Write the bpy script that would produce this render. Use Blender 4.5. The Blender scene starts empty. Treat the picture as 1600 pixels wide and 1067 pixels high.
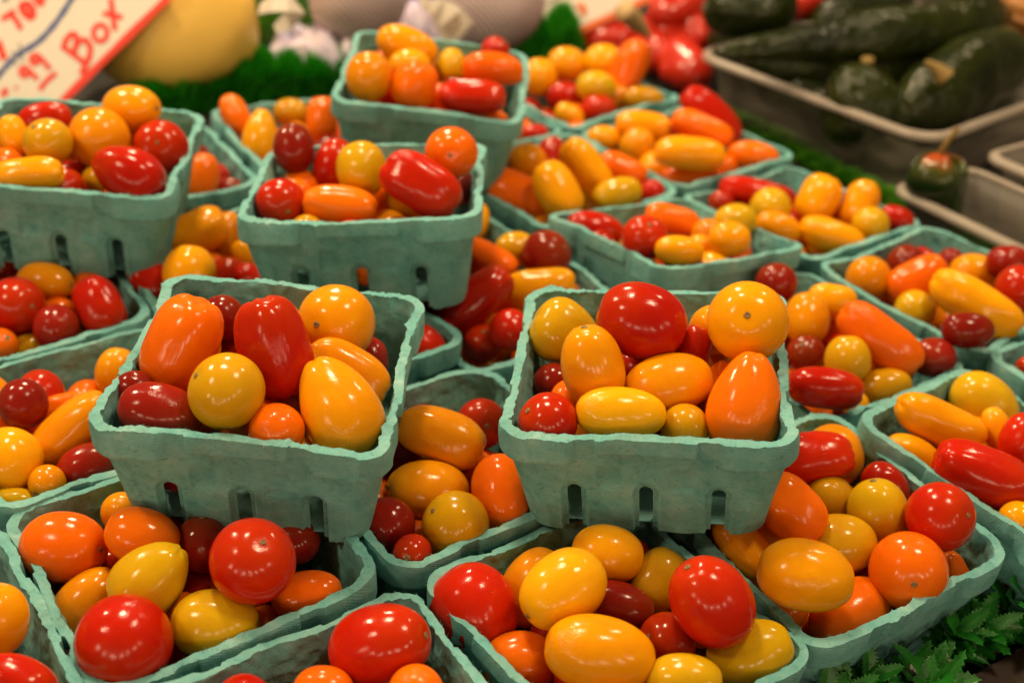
import bpy, bmesh, math, random
from math import sin, cos, pi, radians, sqrt, exp
from mathutils import Vector, Matrix, noise

# ------------------------------------------------------------------ camera, world, lamps, exposure
scene = bpy.context.scene
col = scene.collection
cam_data = bpy.data.cameras.new("camera")
cam = bpy.data.objects.new("camera", cam_data)
col.objects.link(cam)
cam.matrix_world = Matrix(((0.997683, -0.068032, -0.000000, 0.000000), (0.034993, 0.513173, -0.857571, 0.000000), (0.058342, 0.855584, 0.514365, 0.353557), (0.000000, 0.000000, 0.000000, 1.000000)))
cam_data.sensor_width = 36.0
cam_data.lens = 44.460
cam_data.clip_start = 0.02
cam_data.clip_end = 50
cam_data.dof.use_dof = True
cam_data.dof.focus_distance = 0.525
cam_data.dof.aperture_fstop = 6.8
cam_data.dof.aperture_blades = 0
scene.camera = cam

world = bpy.data.worlds.new("World")
scene.world = world
world.use_nodes = True
world.node_tree.nodes["Background"].inputs[0].default_value = (0.66, 0.47, 0.27, 1)
world.node_tree.nodes["Background"].inputs[1].default_value = 0.22

WARM = (1.0, 0.76, 0.46)
def lamp(pos, energy, radius, color=WARM):
    d = bpy.data.lights.new("hall_lamp", 'POINT')
    d.energy = energy; d.color = color; d.shadow_soft_size = radius
    o = bpy.data.objects.new("hall_lamp", d); o.location = pos; col.objects.link(o)
# bulbs hung over the stall
lamp((-0.95, 0.02, 1.10), 20, 0.11)
lamp((0.52, 0.50, 1.42), 36, 0.12)
lamp((-0.40, 1.95, 1.25), 66, 0.085)
lamp((0.95, 1.55, 1.45), 22, 0.09)
lamp((-0.30, 0.95, 1.40), 52, 0.10)
lamp((-1.35, 1.25, 1.35), 62, 0.08)
# the row of lamps across the aisle behind the photographer
for (x, y, z, e) in ((-1.9, -1.3, 0.75, 8.5), (-1.35, -1.9, 0.50, 8.5), (-0.65, -2.3, 0.42, 8.5), (0.15, -2.4, 0.55, 8.5), (0.85, -2.2, 0.70, 8.5), (1.6, -1.7, 0.95, 8.5), (2.1, -0.9, 1.2, 8.0)):
    lamp((x, y, z), e * 2.1, 0.20)

scene.view_settings.view_transform = 'Standard'
scene.view_settings.look = 'None'
scene.view_settings.gamma = 1.0
scene.view_settings.exposure = 0.0
scene.view_settings.use_curve_mapping = False
scene.render.engine = 'CYCLES'
scene.cycles.use_denoising = True
scene.cycles.max_bounces = 8
scene.cycles.transparent_max_bounces = 12
scene.cycles.caustics_reflective = False
scene.cycles.caustics_refractive = False

# ------------------------------------------------------------------ helpers
def tag(o, label=None, cat=None, group=None, kind=None):
    for k, v in (("label", label), ("category", cat), ("group", group), ("kind", kind)):
        if v: o[k] = v
    return o
def mesh_obj(name, verts, faces, mat, parent=None, smooth=True):
    me = bpy.data.meshes.new(name)
    me.from_pydata(verts, [], faces)
    if smooth: me.polygons.foreach_set("use_smooth", [True] * len(me.polygons))
    if mat: me.materials.append(mat)
    me.update()
    o = bpy.data.objects.new(name, me); col.objects.link(o)
    if parent: o.parent = parent
    return o
def empty(name, loc, mat=None):
    o = bpy.data.objects.new(name, None); col.objects.link(o); o.empty_display_size = 0.01
    if mat is not None: o.matrix_world = Matrix.Translation(loc) @ mat.to_4x4()
    else: o.location = loc
    return o
def axis_matrix(ax, spin=0.0):
    z = Vector(ax).normalized()
    return z.to_track_quat('Z', 'Y').to_matrix() @ Matrix.Rotation(spin, 3, 'Z')
class N:
    """small node-tree builder"""
    def __init__(self, name):
        self.m = bpy.data.materials.new(name); self.m.use_nodes = True
        self.t = self.m.node_tree; self.b = self.t.nodes["Principled BSDF"]; self.out = self.t.nodes["Material Output"]
    def n(self, typ, ins=None, **kw):
        x = self.t.nodes.new(typ)
        for k, v in kw.items(): setattr(x, k, v)
        for k, v in (ins or {}).items():
            if isinstance(v, bpy.types.NodeSocket): self.t.links.new(v, x.inputs[k])
            else: x.inputs[k].default_value = v
        return x
    def set(self, **kw):
        for k, v in kw.items():
            k = k.replace('_', ' ')
            if isinstance(v, bpy.types.NodeSocket): self.t.links.new(v, self.b.inputs[k])
            else: self.b.inputs[k].default_value = v
        return self
    def ramp(self, fac, stops):
        r = self.n('ShaderNodeValToRGB', {0: fac})
        e = r.color_ramp.elements
        while len(e) > 1: e.remove(e[-1])
        e[0].position, e[0].color = stops[0][0], (*stops[0][1], 1)
        for p, c in stops[1:]:
            q = e.new(p); q.color = (*c, 1)
        return r.outputs[0]
    def bump(self, h, strength, dist, normal=None):
        ins = {'Height': h, 'Strength': strength, 'Distance': dist}
        if normal is not None: ins['Normal'] = normal
        return self.n('ShaderNodeBump', ins).outputs[0]
    def noise(self, scale, detail=3, rough=0.5, vec=None, dist=0.0):
        if vec is None: vec = self.n('ShaderNodeTexCoord').outputs['Object']
        return self.n('ShaderNodeTexNoise', {'Vector': vec, 'Scale': scale, 'Detail': detail, 'Roughness': rough, 'Distortion': dist}).outputs[0]

def tomato_material(name, base, alt, sss):
    base = tuple(0.86 * v for v in base); alt = tuple(min(0.92, 1.06 * v) for v in alt)
    shoulder = (min(0.9, base[0] * 1.12 + 0.03), min(0.6, base[1] * 1.25 + 0.03), base[2])
    k = N(name)
    rnd = k.n('ShaderNodeObjectInfo').outputs['Random']
    obj = k.n('ShaderNodeTexCoord').outputs['Object']
    n1 = k.noise(58.0, 5, 0.62, obj, 0.8)
    mixf = k.n('ShaderNodeMath', {0: n1, 1: rnd}, operation='ADD').outputs[0]
    c = k.ramp(k.n('ShaderNodeMath', {0: mixf, 1: 0.5}, operation='MULTIPLY').outputs[0],
               [(0.18, base), (0.50, tuple(0.55 * a + 0.45 * b for a, b in zip(base, alt))), (0.82, alt)])
    # faint pale specks in the skin
    sp = k.n('ShaderNodeTexVoronoi', {'Vector': obj, 'Scale': 420.0}).outputs['Distance']
    spk = k.n('ShaderNodeMapRange', {0: sp, 1: 0.05, 2: 0.16, 3: 0.22, 4: 0.0}).outputs[0]
    c = k.n('ShaderNodeMixRGB', {0: spk, 1: c, 2: (*[min(1, 1.3 * v + 0.06) for v in alt], 1)}).outputs[0]
    # paler, yellower shoulders round the stem end, uneven ripening
    gz = k.n('ShaderNodeSeparateXYZ', {0: k.n('ShaderNodeTexCoord').outputs['Generated']}).outputs[2]
    rip = k.n('ShaderNodeMath', {0: gz, 1: k.n('ShaderNodeMath', {0: k.noise(70.0, 4, 0.6, obj, 0.5), 1: 0.8}, operation='MULTIPLY').outputs[0]}, operation='ADD').outputs[0]
    rf = k.n('ShaderNodeMapRange', {0: rip, 1: 0.95, 2: 1.55, 3: 0.0, 4: 0.75}).outputs[0]
    c = k.n('ShaderNodeMixRGB', {0: rf, 1: c, 2: (*shoulder, 1)}).outputs[0]
    dirt = k.noise(160.0, 4, 0.7, obj)
    rough = k.n('ShaderNodeMapRange', {0: dirt, 1: 0.35, 2: 0.75, 3: 0.11, 4: 0.24}).outputs[0]
    h1 = k.noise(55.0, 2, 0.5, obj)
    h2 = k.noise(900.0, 2, 0.5, obj)
    b1 = k.bump(h1, 0.22, 0.004)
    # a few shrivelled patches
    pm = k.n('ShaderNodeMapRange', {0: k.noise(30.0, 2, 0.5, obj), 1: 0.62, 2: 0.74, 3: 0.0, 4: 1.0}).outputs[0]
    wr = k.n('ShaderNodeMath', {0: k.noise(330.0, 3, 0.6, obj, 1.5), 1: pm}, operation='MULTIPLY').outputs[0]
    b15 = k.bump(wr, 0.55, 0.0012, b1)
    b2 = k.bump(h2, 0.10, 0.0004, b15)
    k.set(Base_Color=c, Roughness=rough, Normal=b2, IOR=1.36,
          Subsurface_Weight=sss, Subsurface_Radius=(1.0, 0.35, 0.12), Subsurface_Scale=0.008)
    return k.m

TOM = {
 'R':  tomato_material('tomato_red', (0.46, 0.009, 0.002), (0.57, 0.018, 0.0025), 0.30),
 'R2': tomato_material('tomato_shaded_red', (0.38, 0.010, 0.002), (0.50, 0.022, 0.003), 0.30),  # slightly darker copy of the red, shade put into the base colour
 'M':  tomato_material('tomato_maroon', (0.20, 0.008, 0.004), (0.30, 0.013, 0.006), 0.25),
 'O':  tomato_material('tomato_orange', (0.88, 0.135, 0.002), (0.90, 0.190, 0.003), 0.35),
 'O2': tomato_material('tomato_burnt_orange', (0.72, 0.110, 0.002), (0.80, 0.160, 0.003), 0.35),
 'YO': tomato_material('tomato_golden', (0.84, 0.300, 0.002), (0.88, 0.390, 0.003), 0.35),
 'YO2':tomato_material('tomato_amber', (0.72, 0.235, 0.002), (0.80, 0.310, 0.003), 0.35),
 'YG': tomato_material('tomato_green_yellow', (0.62, 0.345, 0.004), (0.68, 0.420, 0.008), 0.35),
 'YG2':tomato_material('tomato_olive_gold', (0.56, 0.260, 0.003), (0.62, 0.330, 0.006), 0.35),
 'Y':  tomato_material('tomato_yellow', (0.86, 0.385, 0.003), (0.90, 0.460, 0.006), 0.35),
}

def pulp_material():
    k = N('moulded_pulp')
    uv = k.n('ShaderNodeUVMap', uv_map='arc').outputs[0]
    obj = k.n('ShaderNodeTexCoord').outputs['Object']
    inner = k.n('ShaderNodeAttribute', attribute_name='inner').outputs['Fac']
    n_big = k.noise(28.0, 4, 0.6, obj)
    n_mid = k.noise(150.0, 5, 0.7, obj, 0.6)
    n_fine = k.noise(900.0, 3, 0.6, obj)
    fac = k.n('ShaderNodeMath', {0: k.n('ShaderNodeMath', {0: n_big, 1: 0.55}, operation='MULTIPLY').outputs[0], 1: k.n('ShaderNodeMath', {0: n_mid, 1: 0.45}, operation='MULTIPLY').outputs[0]}, operation='ADD').outputs[0]
    c = k.ramp(fac, [(0.30, (0.065, 0.265, 0.285)), (0.43, (0.140, 0.392, 0.392)), (0.56, (0.205, 0.450, 0.440)), (0.72, (0.35, 0.57, 0.545))])
    # brownish water stains
    st = k.n('ShaderNodeMapRange', {0: k.noise(17.0, 5, 0.65, obj, 1.2), 1: 0.54, 2: 0.74, 3: 0.0, 4: 0.40}).outputs[0]
    mx = k.n('ShaderNodeMixRGB', {0: st, 1: c, 2: (0.17, 0.17, 0.095, 1)})
    # dark flecks of fibre
    fl = k.n('ShaderNodeMapRange', {0: k.noise(420.0, 4, 0.75, obj), 1: 0.56, 2: 0.70, 3: 0.0, 4: 0.55}).outputs[0]
    mx2 = k.n('ShaderNodeMixRGB', {0: fl, 1: mx.outputs[0], 2: (0.075, 0.135, 0.12, 1)})
    # woven-screen imprint on the outside, felted inside
    sep = k.n('ShaderNodeSeparateXYZ', {0: uv})
    u, v = sep.outputs[0], sep.outputs[1]
    wob = k.n('ShaderNodeMath', {0: k.noise(60.0, 2, 0.5, obj), 1: 0.006}, operation='MULTIPLY').outputs[0]
    d1 = k.n('ShaderNodeMath', {0: k.n('ShaderNodeMath', {0: k.n('ShaderNodeMath', {0: v, 1: k.n('ShaderNodeMath', {0: u, 1: 0.35}, operation='MULTIPLY').outputs[0]}, operation='ADD').outputs[0], 1: wob}, operation='ADD').outputs[0], 1: 2 * pi / 0.00115}, operation='MULTIPLY').outputs[0]
    d2 = k.n('ShaderNodeMath', {0: k.n('ShaderNodeMath', {0: u, 1: wob}, operation='ADD').outputs[0], 1: 2 * pi / 0.0010}, operation='MULTIPLY').outputs[0]
    s1 = k.n('ShaderNodeMath', {0: d1}, operation='SINE').outputs[0]
    s2 = k.n('ShaderNodeMath', {0: d2}, operation='SINE').outputs[0]
    w = k.n('ShaderNodeMath', {0: s1, 1: k.n('ShaderNodeMath', {0: s2, 1: 0.6}, operation='MULTIPLY').outputs[0]}, operation='ADD').outputs[0]
    outm = k.n('ShaderNodeMath', {0: 1.0, 1: inner}, operation='SUBTRACT').outputs[0]
    wm = k.n('ShaderNodeMapRange', {0: k.noise(45.0, 3, 0.6, obj), 1: 0.38, 2: 0.66, 3: 0.05, 4: 1.0}).outputs[0]
    w2 = k.n('ShaderNodeMath', {0: k.n('ShaderNodeMath', {0: w, 1: outm}, operation='MULTIPLY').outputs[0], 1: wm}, operation='MULTIPLY').outputs[0]
    b0 = k.bump(w2, 0.45, 0.00026)
    b1 = k.bump(n_mid, 0.45, 0.0016, b0)
    b2 = k.bump(n_fine, 0.45, 0.0004, b1)
    k.set(Base_Color=mx2.outputs[0], Roughness=0.92, Normal=b2, Specular_IOR_Level=0.18)
    return k.m
PULP = pulp_material()

def plain(name, c, rough=0.5, bump=None, var=None, **kw):
    k = N(name)
    if var:
        cc = k.ramp(k.noise(var[0], 4, 0.6), [(0.3, c), (0.7, var[1])])
        k.set(Base_Color=cc)
    else: k.set(Base_Color=(*c, 1))
    k.set(Roughness=rough, **kw)
    if bump: k.set(Normal=k.bump(k.noise(bump[0], 4, 0.6), bump[1], bump[2]))
    return k.m
SCAR = plain('stem_scar_cork', (0.36, 0.22, 0.09), 0.8, (1500, 0.6, 0.0004), (1100, (0.12, 0.07, 0.03)))
WOOD = plain('dark_stained_wood', (0.020, 0.010, 0.007), 0.55, (90, 0.3, 0.001), (30, (0.035, 0.018, 0.012)))
BOARD = plain('dark_board', (0.011, 0.008, 0.006), 0.75, (60, 0.3, 0.001), (20, (0.018, 0.013, 0.009)))
SQUASH = plain('squash_skin', (0.92, 0.60, 0.13), 0.42, (30, 0.15, 0.004), (9, (0.90, 0.54, 0.09)))
GRASS = plain('plastic_grass', (0.012, 0.34, 0.010), 0.45, None, (60, (0.07, 0.50, 0.02)))
GRASS_O = plain('plastic_grass_olive', (0.07, 0.28, 0.015), 0.5, None, (50, (0.16, 0.42, 0.03)))
LEAF = plain('fern_leaf', (0.004, 0.075, 0.005), 0.35, (700, 0.4, 0.0005), (140, (0.016, 0.19, 0.012)))
CARD = plain('sign_card', (0.80, 0.74, 0.66), 0.6, None, (8, (0.75, 0.68, 0.59)))
MARK_RED = plain('red_marker', (0.80, 0.035, 0.015), 0.5)
MARK_ORANGE = plain('orange_marker', (0.80, 0.14, 0.02), 0.5)
MARK_BLUE = plain('blue_marker', (0.03, 0.07, 0.28), 0.5)
MARK_GREY = plain('grey_pencil', (0.25, 0.24, 0.27), 0.6)
PEPPER = plain('pepper_skin', (0.005, 0.010, 0.002), 0.15, (45, 0.7, 0.008), (18, (0.026, 0.034, 0.004)), Specular_IOR_Level=0.35)
def turning_pepper():
    k = N('pepper_turning_skin')
    obj = k.n('ShaderNodeTexCoord').outputs['Object']
    zz = k.n('ShaderNodeMath', {0: k.n('ShaderNodeSeparateXYZ', {0: obj}).outputs[2], 1: k.n('ShaderNodeMath', {0: k.noise(60.0, 3, 0.6, obj), 1: 0.016}, operation='MULTIPLY').outputs[0]}, operation='ADD').outputs[0]
    f = k.n('ShaderNodeMapRange', {0: zz, 1: 0.016, 2: 0.032}).outputs[0]
    k.set(Base_Color=k.ramp(f, [(0.0, (0.012, 0.030, 0.004)), (0.45, (0.055, 0.065, 0.008)), (0.75, (0.20, 0.07, 0.010)), (1.0, (0.42, 0.055, 0.010))]), Roughness=0.22)
    return k.m
PEPPER_T = turning_pepper()
PEP_STEM = plain('pepper_stem_skin', (0.22, 0.14, 0.03), 0.6, (300, 0.5, 0.001))
REDPEP = plain('large_red_skin', (0.42, 0.012, 0.004), 0.24, (25, 0.25, 0.004), (14, (0.60, 0.03, 0.01)))
GOURD = plain('gourd_skin', (0.42, 0.19, 0.04), 0.5, None, (12, (0.32, 0.12, 0.02)))
TISSUE = plain('blue_tissue', (0.07, 0.075, 0.36), 0.7, (70, 0.6, 0.006), (25, (0.17, 0.16, 0.50)))
TISSUE_W = plain('pale_tissue', (0.72, 0.62, 0.70), 0.75, (110, 0.7, 0.006), (30, (0.46, 0.42, 0.68)))
TAG_RING = plain('tag_ink', (0.22, 0.13, 0.06), 0.6)
PAPER = plain('kraft_paper', (0.42, 0.24, 0.11), 0.7, (200, 0.2, 0.0008))
def net_material():
    k = N('netted_fruit_skin')
    obj = k.n('ShaderNodeTexCoord').outputs['Object']
    w1 = k.n('ShaderNodeTexWave', {'Vector': obj, 'Scale': 95.0, 'Distortion': 1.0}, bands_direction='DIAGONAL').outputs[1]
    c = k.ramp(w1, [(0.2, (0.44, 0.33, 0.37)), (0.8, (0.66, 0.52, 0.53))])
    k.set(Base_Color=c, Roughness=0.6, Normal=k.bump(w1, 0.4, 0.001))
    return k.m
NET = net_material()
def plastic_material(name, tint, clear):
    k = N(name)
    k.set(Base_Color=(*tint, 1), Roughness=0.28, Specular_IOR_Level=0.5)
    tr = k.n('ShaderNodeBsdfTransparent', {0: (0.93, 0.90, 0.86, 1)})
    fr = k.n('ShaderNodeMapRange', {0: k.n('ShaderNodeFresnel', {0: 1.35}).outputs[0], 1: 0.0, 2: 0.6, 3: clear, 4: 0.15}).outputs[0]
    mx = k.n('ShaderNodeMixShader', {0: fr, 1: k.b.outputs[0], 2: tr.outputs[0]})
    k.t.links.new(mx.outputs[0], k.out.inputs[0])
    return k.m
TRAY = plastic_material('clear_tray_plastic', (0.20, 0.18, 0.155), 0.52)
TRAY_RIM = plastic_material('tray_rim_plastic', (0.50, 0.43, 0.37), 0.40)

# ------------------------------------------------------------------ setting: the stall's display board
def slab(name, p0, du, dv, h, mat, kind=None, parent=None):
    """box from a base corner, two horizontal edge vectors and a height"""
    p0, du, dv = Vector(p0), Vector(du), Vector(dv); up = Vector((0, 0, h))
    bm = bmesh.new()
    vs = [bm.verts.new(p0 + a * du + b * dv + c * up) for c in (0, 1) for a, b in ((0, 0), (1, 0), (1, 1), (0, 1))]
    for f in ((3, 2, 1, 0), (4, 5, 6, 7), (0, 1, 5, 4), (1, 2, 6, 5), (2, 3, 7, 6), (3, 0, 4, 7)): bm.faces.new([vs[i] for i in f])
    bmesh.ops.bevel(bm, geom=bm.edges[:], offset=min(0.0015, abs(h) * 0.2), segments=2, affect='EDGES')
    me = bpy.data.meshes.new(name); bm.to_mesh(me); bm.free(); me.materials.append(mat)
    o = bpy.data.objects.new(name, me); col.objects.link(o)
    if kind: o['kind'] = kind
    if parent: o.parent = parent
    return o
TZ = -0.0605
slab('ground', (-2.0, -0.6, TZ - 0.04), (4.0, 0, 0), (0, 4.0, 0), 0.04, BOARD, 'structure')

# ------------------------------------------------------------------ pulp baskets
A, H, SL, RC = 0.12, 0.055, 0.165, 0.0125
SLOTS = (-0.030, 0.0, 0.030); SW = 0.0029; ZA = -0.0325; ZT = ZA + SW
def sstep(a, b, x):
    t = min(1, max(0, (x - a) / (b - a))); return t * t * (3 - 2 * t)
def basket_mesh(seed, sx, sy, step, ragged):
    rnd = random.Random(seed)
    off = Vector((rnd.uniform(-50, 50), rnd.uniform(-50, 50), rnd.uniform(-50, 50)))
    xs = set()
    s_top = A / 2 - RC
    n = int(2 * s_top / step)
    keep = []
    for c in SLOTS:
        for d in (-1.0, -0.45, 0.45, 1.0): keep.append(c + d * SW)
        for d in (-0.0058, -0.0052, -0.0045, 0.0045, 0.0052, 0.0058): keep.append(c + d)
    keep += [q * sg for q in (0.0198, 0.0203, 0.0210, 0.0214) for sg in (1, -1)]
    grid = [-s_top + 2 * s_top * i / n for i in range(n + 1)]
    grid = [g for g in grid if all(abs(g - q) > step * 0.45 for q in keep) and all(abs(g - c) > SW for c in SLOTS)]
    xs = sorted(keep + grid)
    nc = max(5, int(RC * pi / 2 / step / 1.2))
    zs = [0, -0.0007, -0.0016, -0.0030, -0.0050, -0.0070, -0.0078, -0.0080, -0.0086, -0.0088, -0.0096, -0.0112, -0.0126, -0.0130, -0.0137, -0.0141, -0.0150, -0.0170, -0.0185, -0.0195, -0.022,
          -0.0245, -0.027, ZT + 0.0012, ZT, ZT - 0.0004, ZT - 0.0011, ZT - 0.0019, ZA, -0.035, -0.038, -0.041, -0.044, -0.047, -0.050, -0.053, -H]
    cols = []   # (side, x or None, corner angle or None)
    for s in range(4):
        for x in xs: cols.append((s, x, None))
        for i in range(1, nc): cols.append((s, None, i / nc))
    M = len(cols)
    sag = [rnd.uniform(-0.0022, 0.0016) for _ in range(4)]
    bow = [rnd.uniform(-0.0028, 0.0014) for _ in range(4)]
    def slot_dx(x, z):
        for c in SLOTS:
            d = x - c
            if abs(d) <= SW * 1.001:
                if z > ZT: k = 0.2 + 0.8 * sstep(ZT, ZT + 0.006, z)
                elif z > ZA: k = max(0.2, sqrt(max(0, 1 - ((z - ZA) / SW) ** 2)))
                else: k = 1
                return c + d * k
        return x
    def point(ci, z, inset):
        s, x, ang = cols[ci]
        h = A / 2 + SL * z - inset
        rc = RC - inset * 0.6
        st = h - rc
        if ang is None:
            xx = x
            if abs(x) > 0.0362:
                sg = 1 if x > 0 else -1
                xx = sg * (0.0362 + (abs(x) - 0.0362) / (s_top - 0.0362) * (st - 0.0362))
            xx = slot_dx(xx, z)
            p = Vector((xx, -h)); nrm = Vector((0, -1)); mid = 1 - (xx / (A / 2)) ** 2; sc = xx
        else:
            a = ang * pi / 2
            p = Vector((st + rc * sin(a), -st - rc * cos(a))); nrm = Vector((sin(a), -cos(a))); mid = 0; sc = 0.06
        for _ in range(s):
            p = Vector((-p.y, p.x)); nrm = Vector((-nrm.y, nrm.x))
        return p, nrm, mid, sc, s
    verts, inn, uvs = [], [], []
    Rn = len(zs)
    arc = [0.0]
    for i in range(1, M + 1):
        p0, p1 = point(i - 1, 0, 0)[0], point(i % M, 0, 0)[0]; arc.append(arc[-1] + (p1 - p0).length)
    for layer in (0, 1):
        for r, z in enumerate(zs):
            th = 0.0 if layer == 0 else (0.0027 + 0.0006 * exp(z / 0.004))
            for ci in range(M):
                p, nr, mid, sc, s = point(ci, z, th)
                q = Vector((p.x * 40, p.y * 40, z * 40)) + off
                top = exp(z / 0.010)
                d = bow[s] * mid * (0.3 + 0.7 * exp(z / 0.03)) + 0.0016 * noise.noise(q * 0.9) * (0.4 + top)
                dz = sag[s] * mid * exp(z / 0.02)
                qf = Vector((p.x, p.y, 0.0)) * 170 + off
                e = exp(z / 0.0016)
                big = noise.noise(qf * 0.16)
                fray = 0.2 + 0.8 * sstep(-0.05, 0.35, noise.noise(qf * 0.22 + Vector((3, 8, 1))))
                dz += ragged * e * (0.0010 * big + 0.0007 * noise.noise(qf * 0.7) + fray * (0.0006 * noise.noise(qf * 1.6) + 0.0009 * noise.noise(qf * 5.3)))
                d += ragged * e * 0.0010 * fray * noise.noise(qf * 1.7 + Vector((9, 1, layer * 5)))
                if layer == 0:
                    # outer face: lip, corner skirts, recessed slot surrounds and panels
                    corner = 1.0 if cols[ci][1] is None else sstep(0.030, 0.0315, abs(sc))
                    lip = corner * sstep(-0.0140, -0.0128, z) * (0.0013 - SL * z)
                    pad = (1 - sstep(0.0202, 0.0211, abs(sc))) * sstep(-0.0087, -0.0079, z) * (0.0012 - 0.6 * SL * z)
                    d += max(lip, pad) + sstep(-0.0012, 0, z) * 0.0003 - 0.0008 * e
                    if cols[ci][1] is not None:
                        for c in SLOTS:
                            dx = abs(sc - c); zz = max(0, z - ZA)
                            rr = sqrt(dx * dx + zz * zz)
                            d -= 0.0021 * (1 - sstep(0.0046, 0.0053, rr)) - 0.0005 * exp(-((rr - 0.0058) / 0.0006) ** 2)
                        for c in (-0.015, 0.015):
                            d -= 0.0009 * (1 - sstep(0.0042, 0.0056, abs(sc - c))) * sstep(-0.032, -0.028, z) * (1 - sstep(-0.0190, -0.0172, z))
                        bt = sstep(-0.050, -H, z)
                        dz -= bt * 0.0016 * (0.5 + 0.5 * cos(2 * pi * (abs(sc) - 0.015) / 0.030))
                else:
                    d += 0.0011 * noise.noise(q * 3.1) + 0.0008 * noise.noise(q * 8.0)
                    dz += e * 0.0003
                verts.append(((p.x + nr.x * d) * sx, (p.y + nr.y * d) * sy, z + dz))
                inn.append(float(layer)); uvs.append((arc[ci], z))
    faces = []
    def vid(l, r, c): return l * Rn * M + r * M + (c % M)
    def slot_face(ci, r):
        s0, x0, _ = cols[ci]; s1, x1, _ = cols[(ci + 1) % M]
        if x0 is None or x1 is None or s0 != s1: return False
        xm = (x0 + x1) / 2; zm = (zs[r] + zs[r + 1]) / 2
        return zm < ZT and any(abs(xm - c) < SW for c in SLOTS)
    hole = [[slot_face(ci, r) for ci in range(M)] for r in range(Rn - 1)]
    for r in range(Rn - 1):
        for ci in range(M):
            if hole[r][ci]:
                if not hole[r][ci - 1]: faces.append((vid(0, r, ci), vid(0, r + 1, ci), vid(1, r + 1, ci), vid(1, r, ci)))
                if not hole[r][(ci + 1) % M]: faces.append((vid(0, r + 1, ci + 1), vid(0, r, ci + 1), vid(1, r, ci + 1), vid(1, r + 1, ci + 1)))
                if r > 0 and not hole[r - 1][ci]: faces.append((vid(0, r, ci), vid(1, r, ci), vid(1, r, ci + 1), vid(0, r, ci + 1)))
                continue
            faces.append((vid(0, r, ci), vid(0, r + 1, ci), vid(0, r + 1, ci + 1), vid(0, r, ci + 1)))
            faces.append((vid(1, r, ci + 1), vid(1, r + 1, ci + 1), vid(1, r + 1, ci), vid(1, r, ci)))
    for ci in range(M):
        faces.append((vid(0, 0, ci + 1), vid(1, 0, ci + 1), vid(1, 0, ci), vid(0, 0, ci)))
        if not hole[Rn - 2][ci]: faces.append((vid(0, Rn - 1, ci), vid(1, Rn - 1, ci), vid(1, Rn - 1, ci + 1), vid(0, Rn - 1, ci + 1)))
    # rim top and slot cheeks get edges of their own, so that they stay crisp
    crisp = []
    for fi_, f_ in enumerate(faces):
        ls = {0 if i < Rn * M else 1 for i in f_}
        if len(ls) == 2: crisp.append(fi_)
    remap = {}
    for fi_ in crisp:
        nf = []
        for i in faces[fi_]:
            if i not in remap:
                remap[i] = len(verts); verts.append(verts[i]); inn.append(1.0); uvs.append(uvs[i])
            nf.append(remap[i])
        faces[fi_] = tuple(nf)
    # floor inside
    base = len(verts); zf = -0.0515
    ring = [point(ci, zf, 0.0025)[0] for ci in range(M)]
    for kk in (1.0, 0.66, 0.33):
        for p in ring:
            verts.append((p.x * kk * sx, p.y * kk * sy, zf + 0.0006 * noise.noise(Vector((p.x * kk * 90, p.y * kk * 90, seed)))))
            inn.append(1.0); uvs.append((p.x, p.y))
    verts.append((0, 0, zf)); inn.append(1.0); uvs.append((0, 0))
    for kk in range(2):
        for ci in range(M):
            faces.append((base + kk * M + ci, base + kk * M + (ci + 1) % M, base + (kk + 1) * M + (ci + 1) % M, base + (kk + 1) * M + ci))
    for ci in range(M): faces.append((base + 2 * M + ci, base + 2 * M + (ci + 1) % M, len(verts) - 1))
    me = bpy.data.meshes.new('pulp_basket')
    me.from_pydata(verts, [], faces)
    me.polygons.foreach_set("use_smooth", [True] * len(me.polygons))
    at = me.attributes.new('inner', 'FLOAT', 'POINT'); at.data.foreach_set('value', inn)
    ul = me.uv_layers.new(name='arc')
    li = [0] * len(me.loops); me.loops.foreach_get('vertex_index', li)
    flat = []
    for i in li: flat.extend(uvs[i])
    ul.data.foreach_set('uv', flat)
    me.materials.append(PULP)
    me.update()
    return me
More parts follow.
